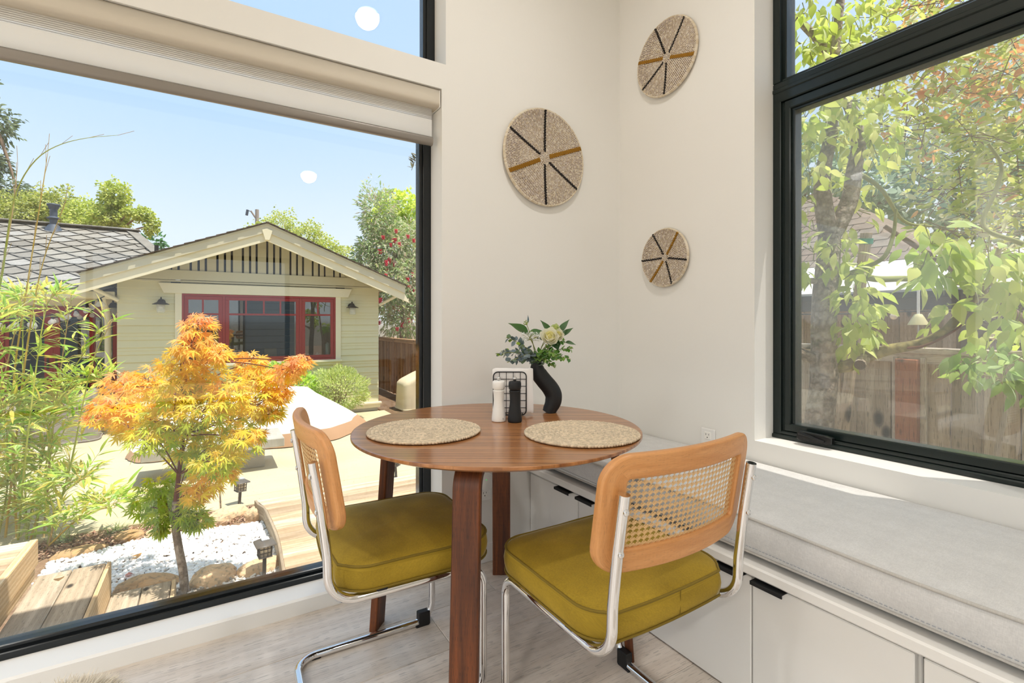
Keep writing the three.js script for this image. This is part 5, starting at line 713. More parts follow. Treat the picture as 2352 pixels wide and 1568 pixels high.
  const v2 = thing('vent_pipe', 'short black plumbing pipe standing at the end of the grey roof', 'vent pipe', [-0.86, RY(-11.2) - 0.03, -11.2]); part('pipe', new THREE.CylinderGeometry(0.035, 0.035, 0.32, 14).translate(0, 0.16, 0), M.black, v2); part('boot', lathe([[0.09, 0], [0.05, 0.06], [0.036, 0.08]], 16), M.black, v2);
  const ds = thing('downspout', 'cream downspout running down the corner of the house', 'downspout', [0, 0, 0]);
  part('pipe', tube(fillet([V(-1.4, 1.5, -9.56), V(-1.4, 1.42, -9.6), V(-1.385, 1.3, -9.83), V(-1.38, 1.15, -9.87), V(-1.375, -0.42, -9.87), V(-1.4, -0.56, -9.72)], [0, 0.05, 0.1, 0.08, 0.08], 6), 0.042, 14), M.cream, ds);
  for (const y of [1.0, 0.1]) part('strap', at(new THREE.TorusGeometry(0.045, 0.006, 6, 20), -1.378, y, -9.87, Math.PI / 2), M.cream, ds);
}
// string lights under the eave
{
  const strand = (label, pts, n) => {
    const t = thing('string_light', label, 'string lights', [0, 0, 0], 0), c = smooth(pts, 40); part('cord', tube(c, 0.004, 5), M.cord, t);
    for (let i = 0; i < n; i++) { const p = c[Math.round((i + 0.5) / n * 40)], s = part('socket', new THREE.CylinderGeometry(0.014, 0.017, 0.05, 8).translate(0, -0.025, 0), M.cord, t, p.toArray(), [R(-0.25, 0.25), 0, R(-0.35, 0.35)]); part('bulb', lathe([[0.014, -0.05], [0.022, -0.07], [0.034, -0.095], [0.034, -0.112], [0.02, -0.13], [0, -0.135]].reverse(), 12), M.jarGlass, s); }
  };
  strand('string of clear bulbs hanging lowest across the red doors', [V(-3.6, 1.1, -9.2), V(-2.5, 1.15, -9.2), V(-2.0, 1.2, -9.25), V(-1.6, 1.36, -9.35), V(-1.36, 1.5, -9.46)], 12);
  strand('string of clear bulbs stretched from the house corner to the left', [V(-3.6, 1.2, -8.6), V(-2.4, 1.12, -8.6), V(-1.8, 1.22, -9.0), V(-1.34, 1.52, -9.47)], 10);
  strand('string of clear bulbs under the wing\'s eave', [V(-3.4, 1.0, -9.9), V(-2.5, 1.1, -9.9), V(-1.8, 1.28, -9.9), V(-1.33, 1.36, -9.9)], 8);
}
// ------------------------------------------------------------ patio and garden
{
  const g = struct('ground', bx(-40, 40, -0.9, -0.635, -60, 20, 0.01), M.soil);
  const pat = structure('patio');
  const xs = [-9, -5.4, -2.6, 0.075, 2.9, 5.6], zr = [[-5.49, -5.25], [-8.22, -5.5], [-9.5, -8.23], [-10.9, -9.51]];
  for (const [z0, z1] of zr) for (let i = 0; i < xs.length - 1; i++) { if (z1 < -9.4 && xs[i] > -1.4) continue; const cut = z1 < -9.4 && xs[i + 1] > -1.3 ? -1.3 : xs[i + 1]; if (z0 < -8.3 && z1 > -8.3 && xs[i] > 2.8) continue; part('slab', bx(xs[i] + 0.006, cut - 0.006, -0.72, GY, z0, z1, 0.008), M.concrete, pat); }
  struct('added_side_path', bx(2.25, 3.64, -0.66, -0.605, -7.2, 2.5, 0.01), M.concrete);  // unseen pale strip, added to bounce sun onto the fence and tree
  struct('path', bx(2.85, 3.75, -0.7, -0.61, -14, -8.3, 0.01), M.pathGrey);
}
// white pebbles: nobody could count them
{
  const geos = [1, 2, 3].map((s) => { const g = new THREE.IcosahedronGeometry(1, 1), p = g.attributes.position; for (let i = 0; i < p.count; i++) { const k = 1 + 0.16 * n3(p.getX(i) * 1.3 + s * 5, p.getY(i) * 1.3, p.getZ(i) * 1.3); p.setXYZ(i, p.getX(i) * k, p.getY(i) * k * 0.6, p.getZ(i) * k * 0.8); } return smoothGeo(g); });
  const top = thing('white_pebbles', 'bed of small white pebbles around the maple', 'pebbles', [0, 0, 0]); top.userData.kind = 'stuff';
  const inBed = (x, z) => { const zt = -4.86 + 0.06 * Math.sin(x * 5), zb = x < -0.3 ? lerp(-4.5, -4.02, sst(-1.0, -0.35, x)) : lerp(-4.02, -3.78, sst(-0.3, 0.4, x)); const xr = 0.44; return x > -1.0 && x < xr && z > zt && z < zb + 0.12; };
  const n = 6500, per = [[], [], []]; for (let i = 0, k = 0; k < n && i < 60000; i++) { const x = R(-1.1, 0.46), z = R(-5.0, -3.5); if (!inBed(x, z)) continue; per[k % 3].push([x, z]); k++; }
  const pm = paint(0xffffff, 0.7);
  per.forEach((q, gi) => { const im = new THREE.InstancedMesh(geos[gi], pm, q.length), o = new THREE.Object3D(); im.name = 'pebbles'; q.forEach(([x, z], i) => { const s = R(0.009, 0.019); o.position.set(x, -0.632 + R(0, 0.016), z); o.rotation.set(R(-0.5, 0.5), R(0, 6), R(-0.5, 0.5)); o.scale.set(s, s, s); o.updateMatrix(); im.setMatrixAt(i, o.matrix); const b = R(0.74, 0.93), w = R(0, 0.1); im.setColorAt(i, new THREE.Color(b, b - w * 0.4, b - w)); }); top.add(im); });
  // bark mulch behind the stones
  const mu = thing('bark_mulch', 'reddish brown bark mulch along the patio edge', 'mulch', [0, 0, 0]); mu.userData.kind = 'stuff';
  const chip = new THREE.BoxGeometry(1, 0.25, 0.5), im = new THREE.InstancedMesh(chip, paint(0xffffff, 0.95), 3200), o = new THREE.Object3D(); im.name = 'chips';
  for (let i = 0; i < 3200; i++) { const back = i < 2000; o.position.set(back ? R(-1.3, 0.45) : R(-0.25, 0.5), R(-0.635, -0.6), back ? R(-5.24, -4.9) : R(-3.85, -3.3)); const s = R(0.014, 0.04); o.scale.set(s, s * 0.8, s * 0.7); o.rotation.set(R(-0.5, 0.5), R(0, 6), R(-0.5, 0.5)); o.updateMatrix(); im.setMatrixAt(i, o.matrix); im.setColorAt(i, new THREE.Color(...(back ? mix3([0.30, 0.15, 0.09], [0.55, 0.40, 0.28], rnd()) : mix3([0.34, 0.29, 0.23], [0.7, 0.66, 0.58], rnd())))); }
  mu.add(im);
  for (const [l, x, z, c] of [['yellow fallen leaf lying on the white pebbles', -0.442, -4.56, 0xd99a1c], ['red brown fallen leaf lying on the white pebbles', -0.48, -4.25, 0xa8492c], ['pale fallen leaf on the middle wooden step', -0.78, -2.75, 0xd8c4a6], ['curled beige leaf on the wooden step by the riser', -0.72, -3.64, 0xdcc09a]]) { const t = thing('fallen_leaf', l, 'leaf', [x, z > -3.7 ? -0.284 : -0.6, z], R(0, 6)); part('blade', at(leafGeo([0.02, 0.16, 0.24, 0.26, 0.2, 0.1, 0.02], 0.15, 0.15), 0, 0, 0, Math.PI / 2).scale(0.085, 0.085, 0.085), leafMat(c), t); }
}
function rock(label, x, z, w, h, d, seed, turn = 0, mat = 0) {
  const g = new THREE.IcosahedronGeometry(1, 6), p = g.attributes.position; for (let i = 0; i < p.count; i++) { let a = p.getX(i), b = p.getY(i), c = p.getZ(i); const k = 1 + 0.28 * n3(a * 0.9 + seed * 7, b * 0.9, c * 0.9) + 0.09 * n3(a * 3 + seed, b * 3, c * 3) + 0.03 * n3(a * 9 + seed, b * 9, c * 9); p.setXYZ(i, a * k * w, Math.max(-0.35, b * k) * h, c * k * d); }
  const q = smoothGeo(g); boxUV(q, 'x', [seed, seed * 2]); const m = part('rock', q, M.rocks[mat], scene, [x, -0.62, z], [0, turn, 0]); return tag(m, label, 'rock');
}
rock('flat pale rock at the left end of the pebble bed', -0.86, -4.86, 0.15, 0.04, 0.08, 1, 0.2, 2);
rock('round tan rock between the mulch and the pebbles, left of the maple', -0.56, -4.98, 0.11, 0.075, 0.08, 2, 0, 2);
rock('low reddish rock right beside the round tan one', -0.32, -5.0, 0.15, 0.045, 0.08, 3, 0.3, 0);
rock('pale rock behind the maple trunk', -0.06, -4.98, 0.11, 0.07, 0.09, 4, 0.2, 1);
rock('large rough rock below the far solar lantern', 0.14, -5.02, 0.17, 0.1, 0.1, 5, 0.35, 0);
rock('tan rock in the corner of the boardwalk', 0.35, -4.94, 0.09, 0.1, 0.09, 6, 0, 0);
rock('long shaded rock behind the lowest step', -0.36, -3.98, 0.19, 0.075, 0.1, 7, -0.15, 1);
rock('reddish pointed rock right of the maple trunk', 0.0, -3.86, 0.15, 0.1, 0.09, 8, 0.1, 0);
rock('wide tan rock behind the near solar lantern', 0.3, -3.86, 0.18, 0.085, 0.09, 9, 0.2, 0);
// boardwalk and steps
{
  const b = thing('boardwalk', 'weathered boardwalk with a curved edge beside the pebble bed', 'boardwalk', [0, 0, 0]);
  const edge = (z) => 0.395 + 0.03 * Math.sin(sst(-5, -3.2, z) * 3.1) - 0.05 * sst(-4.75, -4.98, z) - 0.0 * z, w = 0.14;
  for (let z = -4.99, i = 0; z < -2.3; z += w + 0.006, i++) { const x0 = edge(z + w / 2) + 0.012; part('board', extrude([[edge(z) + 0.012, -z], [2.6, -z], [2.6, -z - w], [edge(z + w) + 0.012, -z - w]].map(([x, y]) => [x, y]).reverse(), 0.03, 0.002).rotateX(-Math.PI / 2).translate(0, -0.53, 0), M.deck[i % 4], b); }
  const ed = []; for (let z = -5.02; z <= -2.4; z += 0.12) ed.push(V(edge(z), -0.565, z)); part('edge_board', sweep(ed, rectProfile(0.02, 0.13, 0.003), { up: V(0, 1, 0) }), M.deckGrey[1], b);
  part('joists', [bx(0.8, 0.84, -0.62, -0.53, -4.95, -2.3), bx(2.2, 2.24, -0.62, -0.53, -4.95, -2.3)], M.deckGrey[2], b);
  const step = (label, x0, x1, y, yb, boards, along) => {
    const t = thing('garden_step', label, 'step', [0, 0, 0]);
    if (along === 'z') { const w = (x1 - x0 - 0.022) / boards; for (let i = 0; i < boards; i++) part('board', bx(x0 + i * w + 0.002, x0 + (i + 1) * w - 0.002, y - 0.032, y, -3.69, -2.24, 0.004, 'z'), M.deckGrey[i % 3], t); part('trim_board', bx(x1 - 0.02, x1, yb, y - 0.001, -3.7, -2.24, 0.004, 'z'), M.riser, t); part('riser', bx(x1 - 0.03, x1 - 0.012, yb, y - 0.04, -3.69, -2.24, 0.003, 'z'), M.riser, t); }
    else { for (let z = -3.7, i = 0; z < -2.3; z += 0.146, i++) part('board', bx(x0, x1 - 0.034, y - 0.032, y, z, z + 0.14, 0.004, 'x'), M.deck[i % 4], t); part('trim_board', bx(x1 - 0.036, x1, y - 0.14, y + 0.001, -3.71, -2.24, 0.004, 'z'), M.riser, t); part('riser', bx(x1 - 0.03, x1 - 0.012, yb, y - 0.142, -3.7, -2.24, 0.003, 'z'), M.riser, t); }
    part('end_board', bx(x0, x1 - 0.02, yb, y - 0.034, -3.7, -3.68, 0.002, 'x'), M.riser, t);
    const nails = []; for (const z of [-3.62, -3.0, -2.4]) for (let x = x0 + 0.04; x < x1 - 0.03; x += 0.1) nails.push([x, z]); if (along === 'z') for (const [x, z] of nails) part('screw_head', new THREE.CylinderGeometry(0.0045, 0.0045, 0.002, 8), M.steel, t, [x, y + 0.0006, z]);
  };
  step('top wooden step, widest, with a thick new edge board', -2.6, -0.82, -0.09, -0.3, 0, 'x');
  step('middle wooden step of two long grey boards', -0.82, -0.5, -0.29, -0.5, 2, 'z');
  step('lowest small wooden step under the maple', -0.5, -0.185, -0.48, -0.64, 2, 'z');
}
// concrete bench, fire table under its cover
{
  const b = thing('concrete_bench', 'low grey concrete bench, a slab on a block', 'bench', [0, 0, 0]);
  part('slab', bx(-0.62, 0.735, -0.337, -0.238, -6.95, -6.31, 0.006), M.cement, b); part('block', bx(-0.35, 0.545, -0.6, -0.337, -6.88, -6.52, 0.005), M.cement, b);
  const t = thing('furniture_cover', 'large cream cover draped over patio furniture behind the bench', 'cover', [0, 0, 0]), n = 90, m = 26, P = [], I = [], uv = [];
  const base = [[-0.88, -7.72], [-0.66, -7.4], [0.2, -7.42], [0.9, -7.32], [1.5, -7.45], [2.0, -7.9], [2.24, -8.5], [1.9, -8.66], [0.6, -8.62], [-0.5, -8.6], [-0.85, -8.3]], peak = [[-0.62, -8.0], [-0.5, -7.85], [0.25, -7.85], [0.85, -7.8], [1.15, -7.85], [1.25, -8.0], [1.2, -8.2], [1.0, -8.3], [0.6, -8.34], [-0.3, -8.3], [-0.6, -8.2]], py = [-0.22, -0.18, 0.06, 0.19, 0.17, 0.13, 0.12, 0.14, 0.1, -0.1, -0.2];
  const cv = (a) => new THREE.CatmullRomCurve3(a, true, 'catmullrom', 0.4), cb = cv(base.map(([x, z]) => V(x, 0, z))), cp = cv(peak.map(([x, z], i) => V(x, py[i], z)));
  const A = [], B = []; for (let i = 0; i < n; i++) { A.push(cb.getPoint(i / n)); B.push(cp.getPoint(i / n)); }
  for (let j = 0; j <= m; j++) for (let i = 0; i < n; i++) { const f = j / m; let v; if (f < 0.7) { const q = f / 0.7; v = A[i].clone().lerp(B[i], q); v.y = lerp(GY + 0.012, B[i].y, Math.pow(q, 0.85)); const fold = 0.035 * n3(i * 0.35, 2, q * 1.2) * (1 - q * 0.6) + 0.02 * Math.sin(i * 0.8 + 2 * q) * (1 - q); const out = A[i].clone().sub(V(0.5, 0, -8.08)).setY(0).normalize(); v.addScaledVector(out, fold); } else { const q = (f - 0.7) / 0.3; v = B[i].clone().lerp(V(0.45, 0.12, -8.08), q * 0.999); v.y += 0.03 * Math.sin(q * 3.14) * n3(v.x * 2, 1, v.z * 2); } P.push(v.x, v.y, v.z); uv.push(v.x, v.z + v.y); }
  for (let j = 0; j < m; j++) for (let i = 0; i < n; i++) { const a = j * n + i, c = j * n + (i + 1) % n; I.push(a, c, a + n, c, c + n, a + n); }
  const k = 3, hemI = I.slice(0, 0), bodyI = []; for (let j = 0; j < m; j++) for (let i = 0; i < n; i++) { const a = j * n + i, c = j * n + (i + 1) % n; (j < k ? hemI : bodyI).push(a, c, a + n, c, c + n, a + n); }
  const mk = (idx) => { const g = new THREE.BufferGeometry(); g.setIndex(idx); g.setAttribute('position', new THREE.Float32BufferAttribute(P, 3)); g.setAttribute('uv', new THREE.Float32BufferAttribute(uv, 2)); g.computeVertexNormals(); return g; };
  part('cloth', mk(bodyI), M.cloth, t); part('hem', mk(hemI), std({ color: 0xb08c6c, roughness: 0.9, side: THREE.DoubleSide }), t);
}
function cover(name, label, x, z, w, d, h, mat, tilt = 0.35, turn = 0) {
  const t = thing(name, label, 'cover', [x, GY, z], turn), n = 40, rows = 14, P = [], I = [];
  for (let j = 0; j <= rows; j++) for (let i = 0; i < n; i++) { const a = i / n * 6.283, c = Math.cos(a), s = Math.sin(a), sq = 1 / Math.pow(Math.abs(c) ** 5 + Math.abs(s) ** 5, 0.2), f = j / rows, q = f < 0.75 ? 1 - 0.1 * f + 0.05 * n3(a * 2.5, f * 2, 3) * (1 - f) : lerp(0.92, 0.001, (f - 0.75) / 0.25), px = c * sq * q * w / 2, pz = s * sq * q * d / 2, hh = h * (1 - tilt * (0.5 - px / w)), y = f < 0.75 ? hh * f / 0.75 : hh * (1 + 0.03 * Math.sin((f - 0.75) * 12)); P.push(px, y, pz); }
  for (let j = 0; j < rows; j++) for (let i = 0; i < n; i++) { const a = j * n + i, b = j * n + (i + 1) % n; I.push(a, a + n, b, b, a + n, b + n); }
  const g = new THREE.BufferGeometry(); g.setIndex(I); g.setAttribute('position', new THREE.Float32BufferAttribute(P, 3)); g.computeVertexNormals(); boxUV(g); part('cloth', g, mat, t); part('hem_cord', tube(Array.from({ length: n }, (_, i) => V(P[i * 3] * 1.01, 0.02, P[i * 3 + 2] * 1.01)), 0.012, 5, { closed: true }), mat, t);
}
cover('grey_cover', 'dark grey cover over tall furniture beside the downspout', -1.78, -9.45, 0.75, 0.6, 0.78, M.greyCloth, 0.55);
cover('sofa_cover', 'low taupe cover over a seat in front of the red doors', -2.6, -9.2, 0.9, 0.7, 0.62, M.greyCloth, 0.3);
cover('beige_cover', 'pale beige cover beside the side fence, cut off by the window frame', 3.4, -9.4, 0.5, 0.6, 0.75, M.beigeCloth, 0.3);
// solar lanterns
function solar(label, x, z, turn, tilt) {
  const t = thing('solar_lantern', label, 'garden light', [x, -0.62, z], turn, 'solar garden lanterns'); t.rotation.z = tilt;
  part('stake', [at(chamfer(0.022, 0.17, 0.022, 0.003), 0, 0.075, 0)], M.solar, t);
  const w = 0.036, y0 = 0.155, y1 = 0.232, L = part('lamp_cage', [at(chamfer(0.084, 0.007, 0.084, 0.002), 0, y0 - 0.002, 0), at(chamfer(0.08, 0.006, 0.08, 0.002), 0, y1, 0)], M.solar, t);
  for (const [a, b] of [[1, 1], [1, -1], [-1, 1], [-1, -1]]) part('post', rod(V(a * w, y0, b * w), V(a * (w + 0.002), y1, b * (w + 0.002)), 0.0042, 6), M.solar, L);
  for (const s of [1, -1]) for (const ax of [0, 1]) { const q = (u, y) => ax ? V(s * w, y, u) : V(u, y, s * w); for (let k = 1; k < 3; k++) { part('bar', rod(q(-w, y0 + k * 0.026), q(w, y0 + k * 0.026), 0.0026, 5), M.solar, L); } part('bar', rod(q(-w / 3, y0), q(-w / 3, y1), 0.0026, 5), M.solar, L); part('bar', rod(q(w / 3, y0), q(w / 3, y1), 0.0026, 5), M.solar, L); }
  part('diffuser', at(new THREE.BoxGeometry(0.062, 0.074, 0.062), 0, (y0 + y1) / 2, 0), M.lampGlass, t);
  part('roof', [lathe([[0.088, 0.232], [0.084, 0.243], [0.04, 0.262], [0, 0.262]], 4).rotateY(Math.PI / 4)], M.solar, t); part('solar_cell', at(chamfer(0.05, 0.012, 0.05, 0.003), 0, 0.266, 0), M.solarCell, t);
}
solar('bronze solar lantern by the patio edge behind the maple', 0.225, -5.27, 0.35, -0.06);
solar('bronze solar lantern nearest the window, in front of the wide rock', 0.307, -3.72, 0.1, -0.02);
solar('bronze solar lantern seen under the table, beside the boardwalk', 1.75, -5.31, 0.6, 0.1);
// grass tufts
for (const [l, x, z] of [['small green grass tuft in the mulch behind the round rock', -0.67, -5.16], ['grass tuft in the mulch at the far left, by the bamboo', -0.98, -5.14]]) { const t = thing('grass_tuft', l, 'grass', [x, -0.62, z]), b = leafGeo([0.012, 0.016, 0.012, 0.003], 0.5, 0), L = []; for (let i = 0; i < 90; i++) L.push({ m: leafM(V(R(-0.05, 0.05), 0, R(-0.04, 0.04)), V(R(-1, 1), R(0.5, 1.4), R(-1, 1)), R(0.07, 0.13), 0, 1.4), c: Math.floor(rnd() * 3), s: 0.1 }); foliage(t, 'blade', [b], [0x7c9440, 0x97a85a, 0x5f7c34], L); }

// ------------------------------------------------------------ trees and plants on the patio side
function branch(parent, name, pts, r0, r1, mat, seg = 8, n = 0) { const c = smooth(pts, n || pts.length * 5); return part(name, sweep(c, circleProfile(1, seg), { scale: (t) => lerp(r0, r1, t) }), mat, parent); }
const palmate = (() => {                                              // seven pointed lobes
  const pos = [0, 0, 0], idx = [], lob = [[-2.15, 0.42], [-1.35, 0.72], [-0.66, 0.93], [0, 1.05], [0.66, 0.93], [1.35, 0.72], [2.15, 0.42]], pt = (a, r) => pos.push(Math.sin(a) * r, Math.cos(a) * r, -0.22 * r * r) / 3 - 1;
  for (const [a, r] of lob) { const b0 = pt(a - 0.33, r * 0.3), s0 = pt(a - 0.13, r * 0.62), tp = pt(a, r), s1 = pt(a + 0.13, r * 0.62), b1 = pt(a + 0.33, r * 0.3); idx.push(0, b0, s0, 0, s0, s1, s0, tp, s1, 0, s1, b1); }
  const g = new THREE.BufferGeometry(); g.setAttribute('position', new THREE.Float32BufferAttribute(pos, 3)); g.setIndex(idx); g.computeVertexNormals(); boxUV(g); return g;
})();
{
  // Japanese maple; cluster table: x, height, z offset, radius, palette
  const B = V(-0.141, -0.62, -3.76), t = thing('maple_tree', 'small Japanese maple with orange and yellow leaves by the window', 'tree', B.toArray());
  const loc = (x, y, z) => V(x, y, z).sub(B);
  const trunk = MAPLE_TRUNK.map((p) => loc(...p)); branch(t, 'trunk', trunk.slice(0, 5), 0.026, 0.02, M.bark, 12, 26); branch(t, 'branch', trunk.slice(4), 0.015, 0.003, M.barkRed, 8, 30);
  const pal = [0xa2c42c, 0xc2d42e, 0xecdc30, 0xfcd634, 0xfcc650, 0xfab46a, 0xf8a482, 0xf29478], L = [];
  for (const [x, y, z, r, c] of MAPLE_CL) {
    const cc = loc(x, y, z), k = trunk.reduce((a, b, i) => { const d = b.distanceTo(cc.clone().setY(cc.y - 0.18)); return d < a[0] && i > 2 ? [d, i] : a; }, [9, 4])[1], s = trunk[k];
    const tw = smooth([s, s.clone().lerp(cc, 0.5).add(V(0, 0.02, 0)), cc, cc.clone().add(cc.clone().sub(s).multiplyScalar(0.12).add(V(0, r * 0.3, 0)))], 14); branch(t, 'branch', [tw[0], tw[5], tw[10], tw[14]], 0.005, 0.0015, M.barkRed, 6, 16);
    const n = Math.round(14 + r * 600);
    for (let i = 0; i < n; i++) {
      const d = rdir(), f = Math.cbrt(rnd()), p = cc.clone().add(V(d.x * r, d.y * r * 0.75, d.z * r).multiplyScalar(f)), dir = V(d.x + R(-0.4, 0.4), R(-1.1, 0.15), d.z + R(-0.4, 0.4));
      const ci = clamp(Math.round(c * 0.64 + (d.y * f) * 0.9 + R(-0.9, 0.9)), 0, 7); L.push({ m: leafM(p, dir, R(0.042, 0.07), R(-0.9, 0.9)), c: ci, s: 0.05 });
    }
    for (let i = 0; i < 4; i++) { const d = rdir(0.2), e = cc.clone().addScaledVector(d, r * 0.8); part('twig', tube([cc, cc.clone().lerp(e, 0.5).add(V(0, 0.01, 0)), e], 0.0016, 4), M.barkRed, t); }
  }
  foliage(t, 'leaf', [palmate], pal, L);
}
{
  // bamboo
  const B = V(-1.2, -0.62, -4.95), t = thing('bamboo', 'clump of yellow green bamboo at the left edge of the window', 'bamboo', B.toArray()), L = [], pal = [0xb4d444, 0xcce054, 0x9ac63e, 0xe0e86c, 0xdacb58];
  const blade = leafGeo([0.01, 0.07, 0.085, 0.08, 0.06, 0.035, 0.004], 0.3, 0.03);
  const cm = [paint(0xa8b04a, 0.6), paint(0xc8a84a, 0.6), paint(0xb59a6a, 0.7)];
  BAMBOO.forEach((pts, ci) => {
    const q = smooth(pts.map((p) => V(...p).sub(B)), 40), bare = ci < 5; branch(t, 'culm', q.filter((_, i) => i % 4 === 0), bare ? 0.009 : 0.008, 0.0016, cm[ci % 3], 7, 40);
    q.forEach((p, i) => {
      if (i < 3 || i % 2) return; const dir = q[Math.min(40, i + 1)].clone().sub(q[i - 1]).normalize(), hi = p.y + B.y;
      if (bare && hi > 0.75) { if (i % 4 === 0) part('twig', tube([p, p.clone().add(dir.clone().multiplyScalar(0.14).add(V(R(-0.03, 0.03), 0.02, R(-0.03, 0.03))))], 0.0018, 4), cm[2], t); return; }
      const tw = bare ? 1 : 2; for (let w = 0; w < tw; w++) { const out = V(R(-1, 1), R(0.2, 1.1), R(-1, 1)).normalize(), len = R(0.1, 0.3) * (hi > 0.5 ? 0.6 : 1), e = p.clone().addScaledVector(out, len); part('twig', tube([p, p.clone().addScaledVector(out, len * 0.5).add(V(0, 0.01, 0)), e], 0.0016, 4), cm[w % 3], t); for (let k = 0; k < (hi > 0.45 ? 3 : 6); k++) { const o = p.clone().lerp(e, R(0.35, 1)); L.push({ m: leafM(o, out.clone().add(V(R(-1, 1), R(-0.8, 0.3), R(-1, 1)).multiplyScalar(0.75)), R(0.09, 0.17), R(-0.8, 0.8), 0.9), c: Math.min(4, Math.floor(rnd() * 5.2)), s: 0.12 }); } }
    });
  });
  foliage(t, 'leaf', [blade], pal, L);
}
function shrub(name, label, x, z, r, h, pal, n, leaf, size, base = GY) {
  const t = thing(name, label, 'shrub', [x, base, z]), L = []; for (let k = 0; k < 16; k++) { const d = rdir(0.9); branch(t, 'stem', [V(0, 0, 0), V(d.x * r * 0.4, h * 0.45, d.z * r * 0.4), V(d.x * r * 0.85, h * (0.55 + 0.4 * Math.abs(d.y)), d.z * r * 0.85)], 0.008, 0.003, M.barkTwig, 5, 8); }
  for (let i = 0; i < n; i++) { const d = rdir(), f = 0.55 + 0.5 * Math.cbrt(rnd()), bump = 1 + 0.2 * n3(d.x * 3 + x, d.y * 3, d.z * 3), p = V(d.x * r * f * bump, h * 0.55 + d.y * h * 0.48 * f * bump, d.z * r * f * bump); L.push({ m: leafM(p, d.clone().add(V(R(-0.6, 0.6), R(0, 0.9), R(-0.6, 0.6))), size * R(0.7, 1.3), R(-1, 1)), c: Math.floor(rnd() * pal.length), s: size }); }
  foliage(t, 'leaf', [leaf], pal, L, 0);
}
const sliver = leafGeo([0.02, 0.12, 0.14, 0.1, 0.02], 0.1, 0.04), oval = leafGeo([0.02, 0.3, 0.36, 0.28, 0.03], 0.15, 0.1);
shrub('silvery_shrub', 'rounded pale green shrub right of the covered furniture', 1.93, -9.0, 0.46, 0.78, [0xc8d478, 0xdce494, 0xb0c264, 0xbccc84], 5200, sliver, 0.055, -0.5);
shrub('lime_shrub', 'lime green leafy shrub under the red window', 1.05, -9.1, 0.5, 0.95, [0xc0e048, 0xd2ec60, 0xa6d03c], 2600, oval, 0.06, -0.56);
shrub('low_shrub', 'small grey green shrub half hidden behind the maple', 0.25, -9.1, 0.3, 0.7, [0xa0b874, 0xb4c688, 0x88a464], 1500, sliver, 0.055, -0.56);
// side fence and what grows beyond it
function fence(name, label, x, z0, z1, y0, y1, mats, o = {}) {
  const t = thing(name, label, 'fence', [0, 0, 0]), w = o.w ?? 0.14;
  for (let z = z0, i = 0; z < z1 - 0.02; z += w + 0.004, i++) { const dx = o.alt && i % 2 ? 0.018 : 0; part('board', bx(x + dx, x + dx + 0.018, y0, y1, z, Math.min(z + w, z1), 0.002, 'y'), mats[(i * 7 + 3) % mats.length], t); if (o.lapped && i % 2) part('batten', bx(x - 0.012, x, y0, y1, z - 0.02, z + 0.02, 0.002, 'y'), mats[1], t); }
  part('cap_rail', bx(x - 0.05, x + 0.06, y1 + 0.04, y1 + 0.075, z0, z1, 0.003, 'z'), mats[0], t); part('top_rail', bx(x - 0.03, x + 0.0, y1 - 0.02, y1 + 0.04, z0, z1, 0.003, 'z'), mats[0], t);
  part('bottom_rail', bx(x + 0.02, x + 0.06, y0 + 0.1, y0 + 0.18, z0, z1, 0.003, 'z'), mats[1], t);
  for (const z of o.posts ?? []) part('post', bx(x - 0.035, x + 0.055, y0, y1 + 0.02, z - 0.045, z + 0.045, 0.003, 'y'), o.postMat ?? mats[1], t);
}
fence('rear_fence', 'brown wooden fence at the side of the house, seen past the wall', 3.78, -14, -7.2, -0.6, 0.66, M.fenceBrown, { w: 0.13, posts: [-13.2, -11.6, -10.0, -8.4], lapped: true });
function tree(name, label, base, trunkPts, r, crowns, pal, leaf, size, n, mat = M.barkBrown, extra) {
  const B = V(...base), t = thing(name, label, 'tree', base); if (trunkPts) branch(t, 'trunk', trunkPts.map((p) => V(...p).sub(B)), r, r * 0.4, mat, 10, 24);
  const L = [], s = trunkPts ? V(...trunkPts.at(-1)).sub(B) : V(0, 1, 0);
  for (const [x, y, z, rx, ry, rz, k = 1] of crowns) {
    const c = V(x, y, z).sub(B); branch(t, 'branch', [s.clone().setY(Math.min(s.y, c.y)), s.clone().lerp(c, 0.55).add(V(0, 0.1, 0)), c], r * 0.4, r * 0.08, mat, 6, 10);
    for (let i = 0; i < n * k; i++) { const d = rdir(), clump = n3(d.x * 2.8 + x, d.y * 2.8 + y, d.z * 2.8 + z), f = (0.35 + 0.65 * Math.sqrt(rnd())) * (1 + 0.55 * clump), p = c.clone().add(V(d.x * rx * f, d.y * ry * f, d.z * rz * f)); L.push({ m: leafM(p, d.clone().add(V(R(-1, 1), R(-0.9, 0.4), R(-1, 1)).multiplyScalar(0.9)), size * R(0.7, 1.35), R(-1.2, 1.2)), c: Math.floor(rnd() * pal.length), s: size }); }
  }
  foliage(t, 'leaf', [leaf], pal, L, extra ?? 0); return [t, B];
}
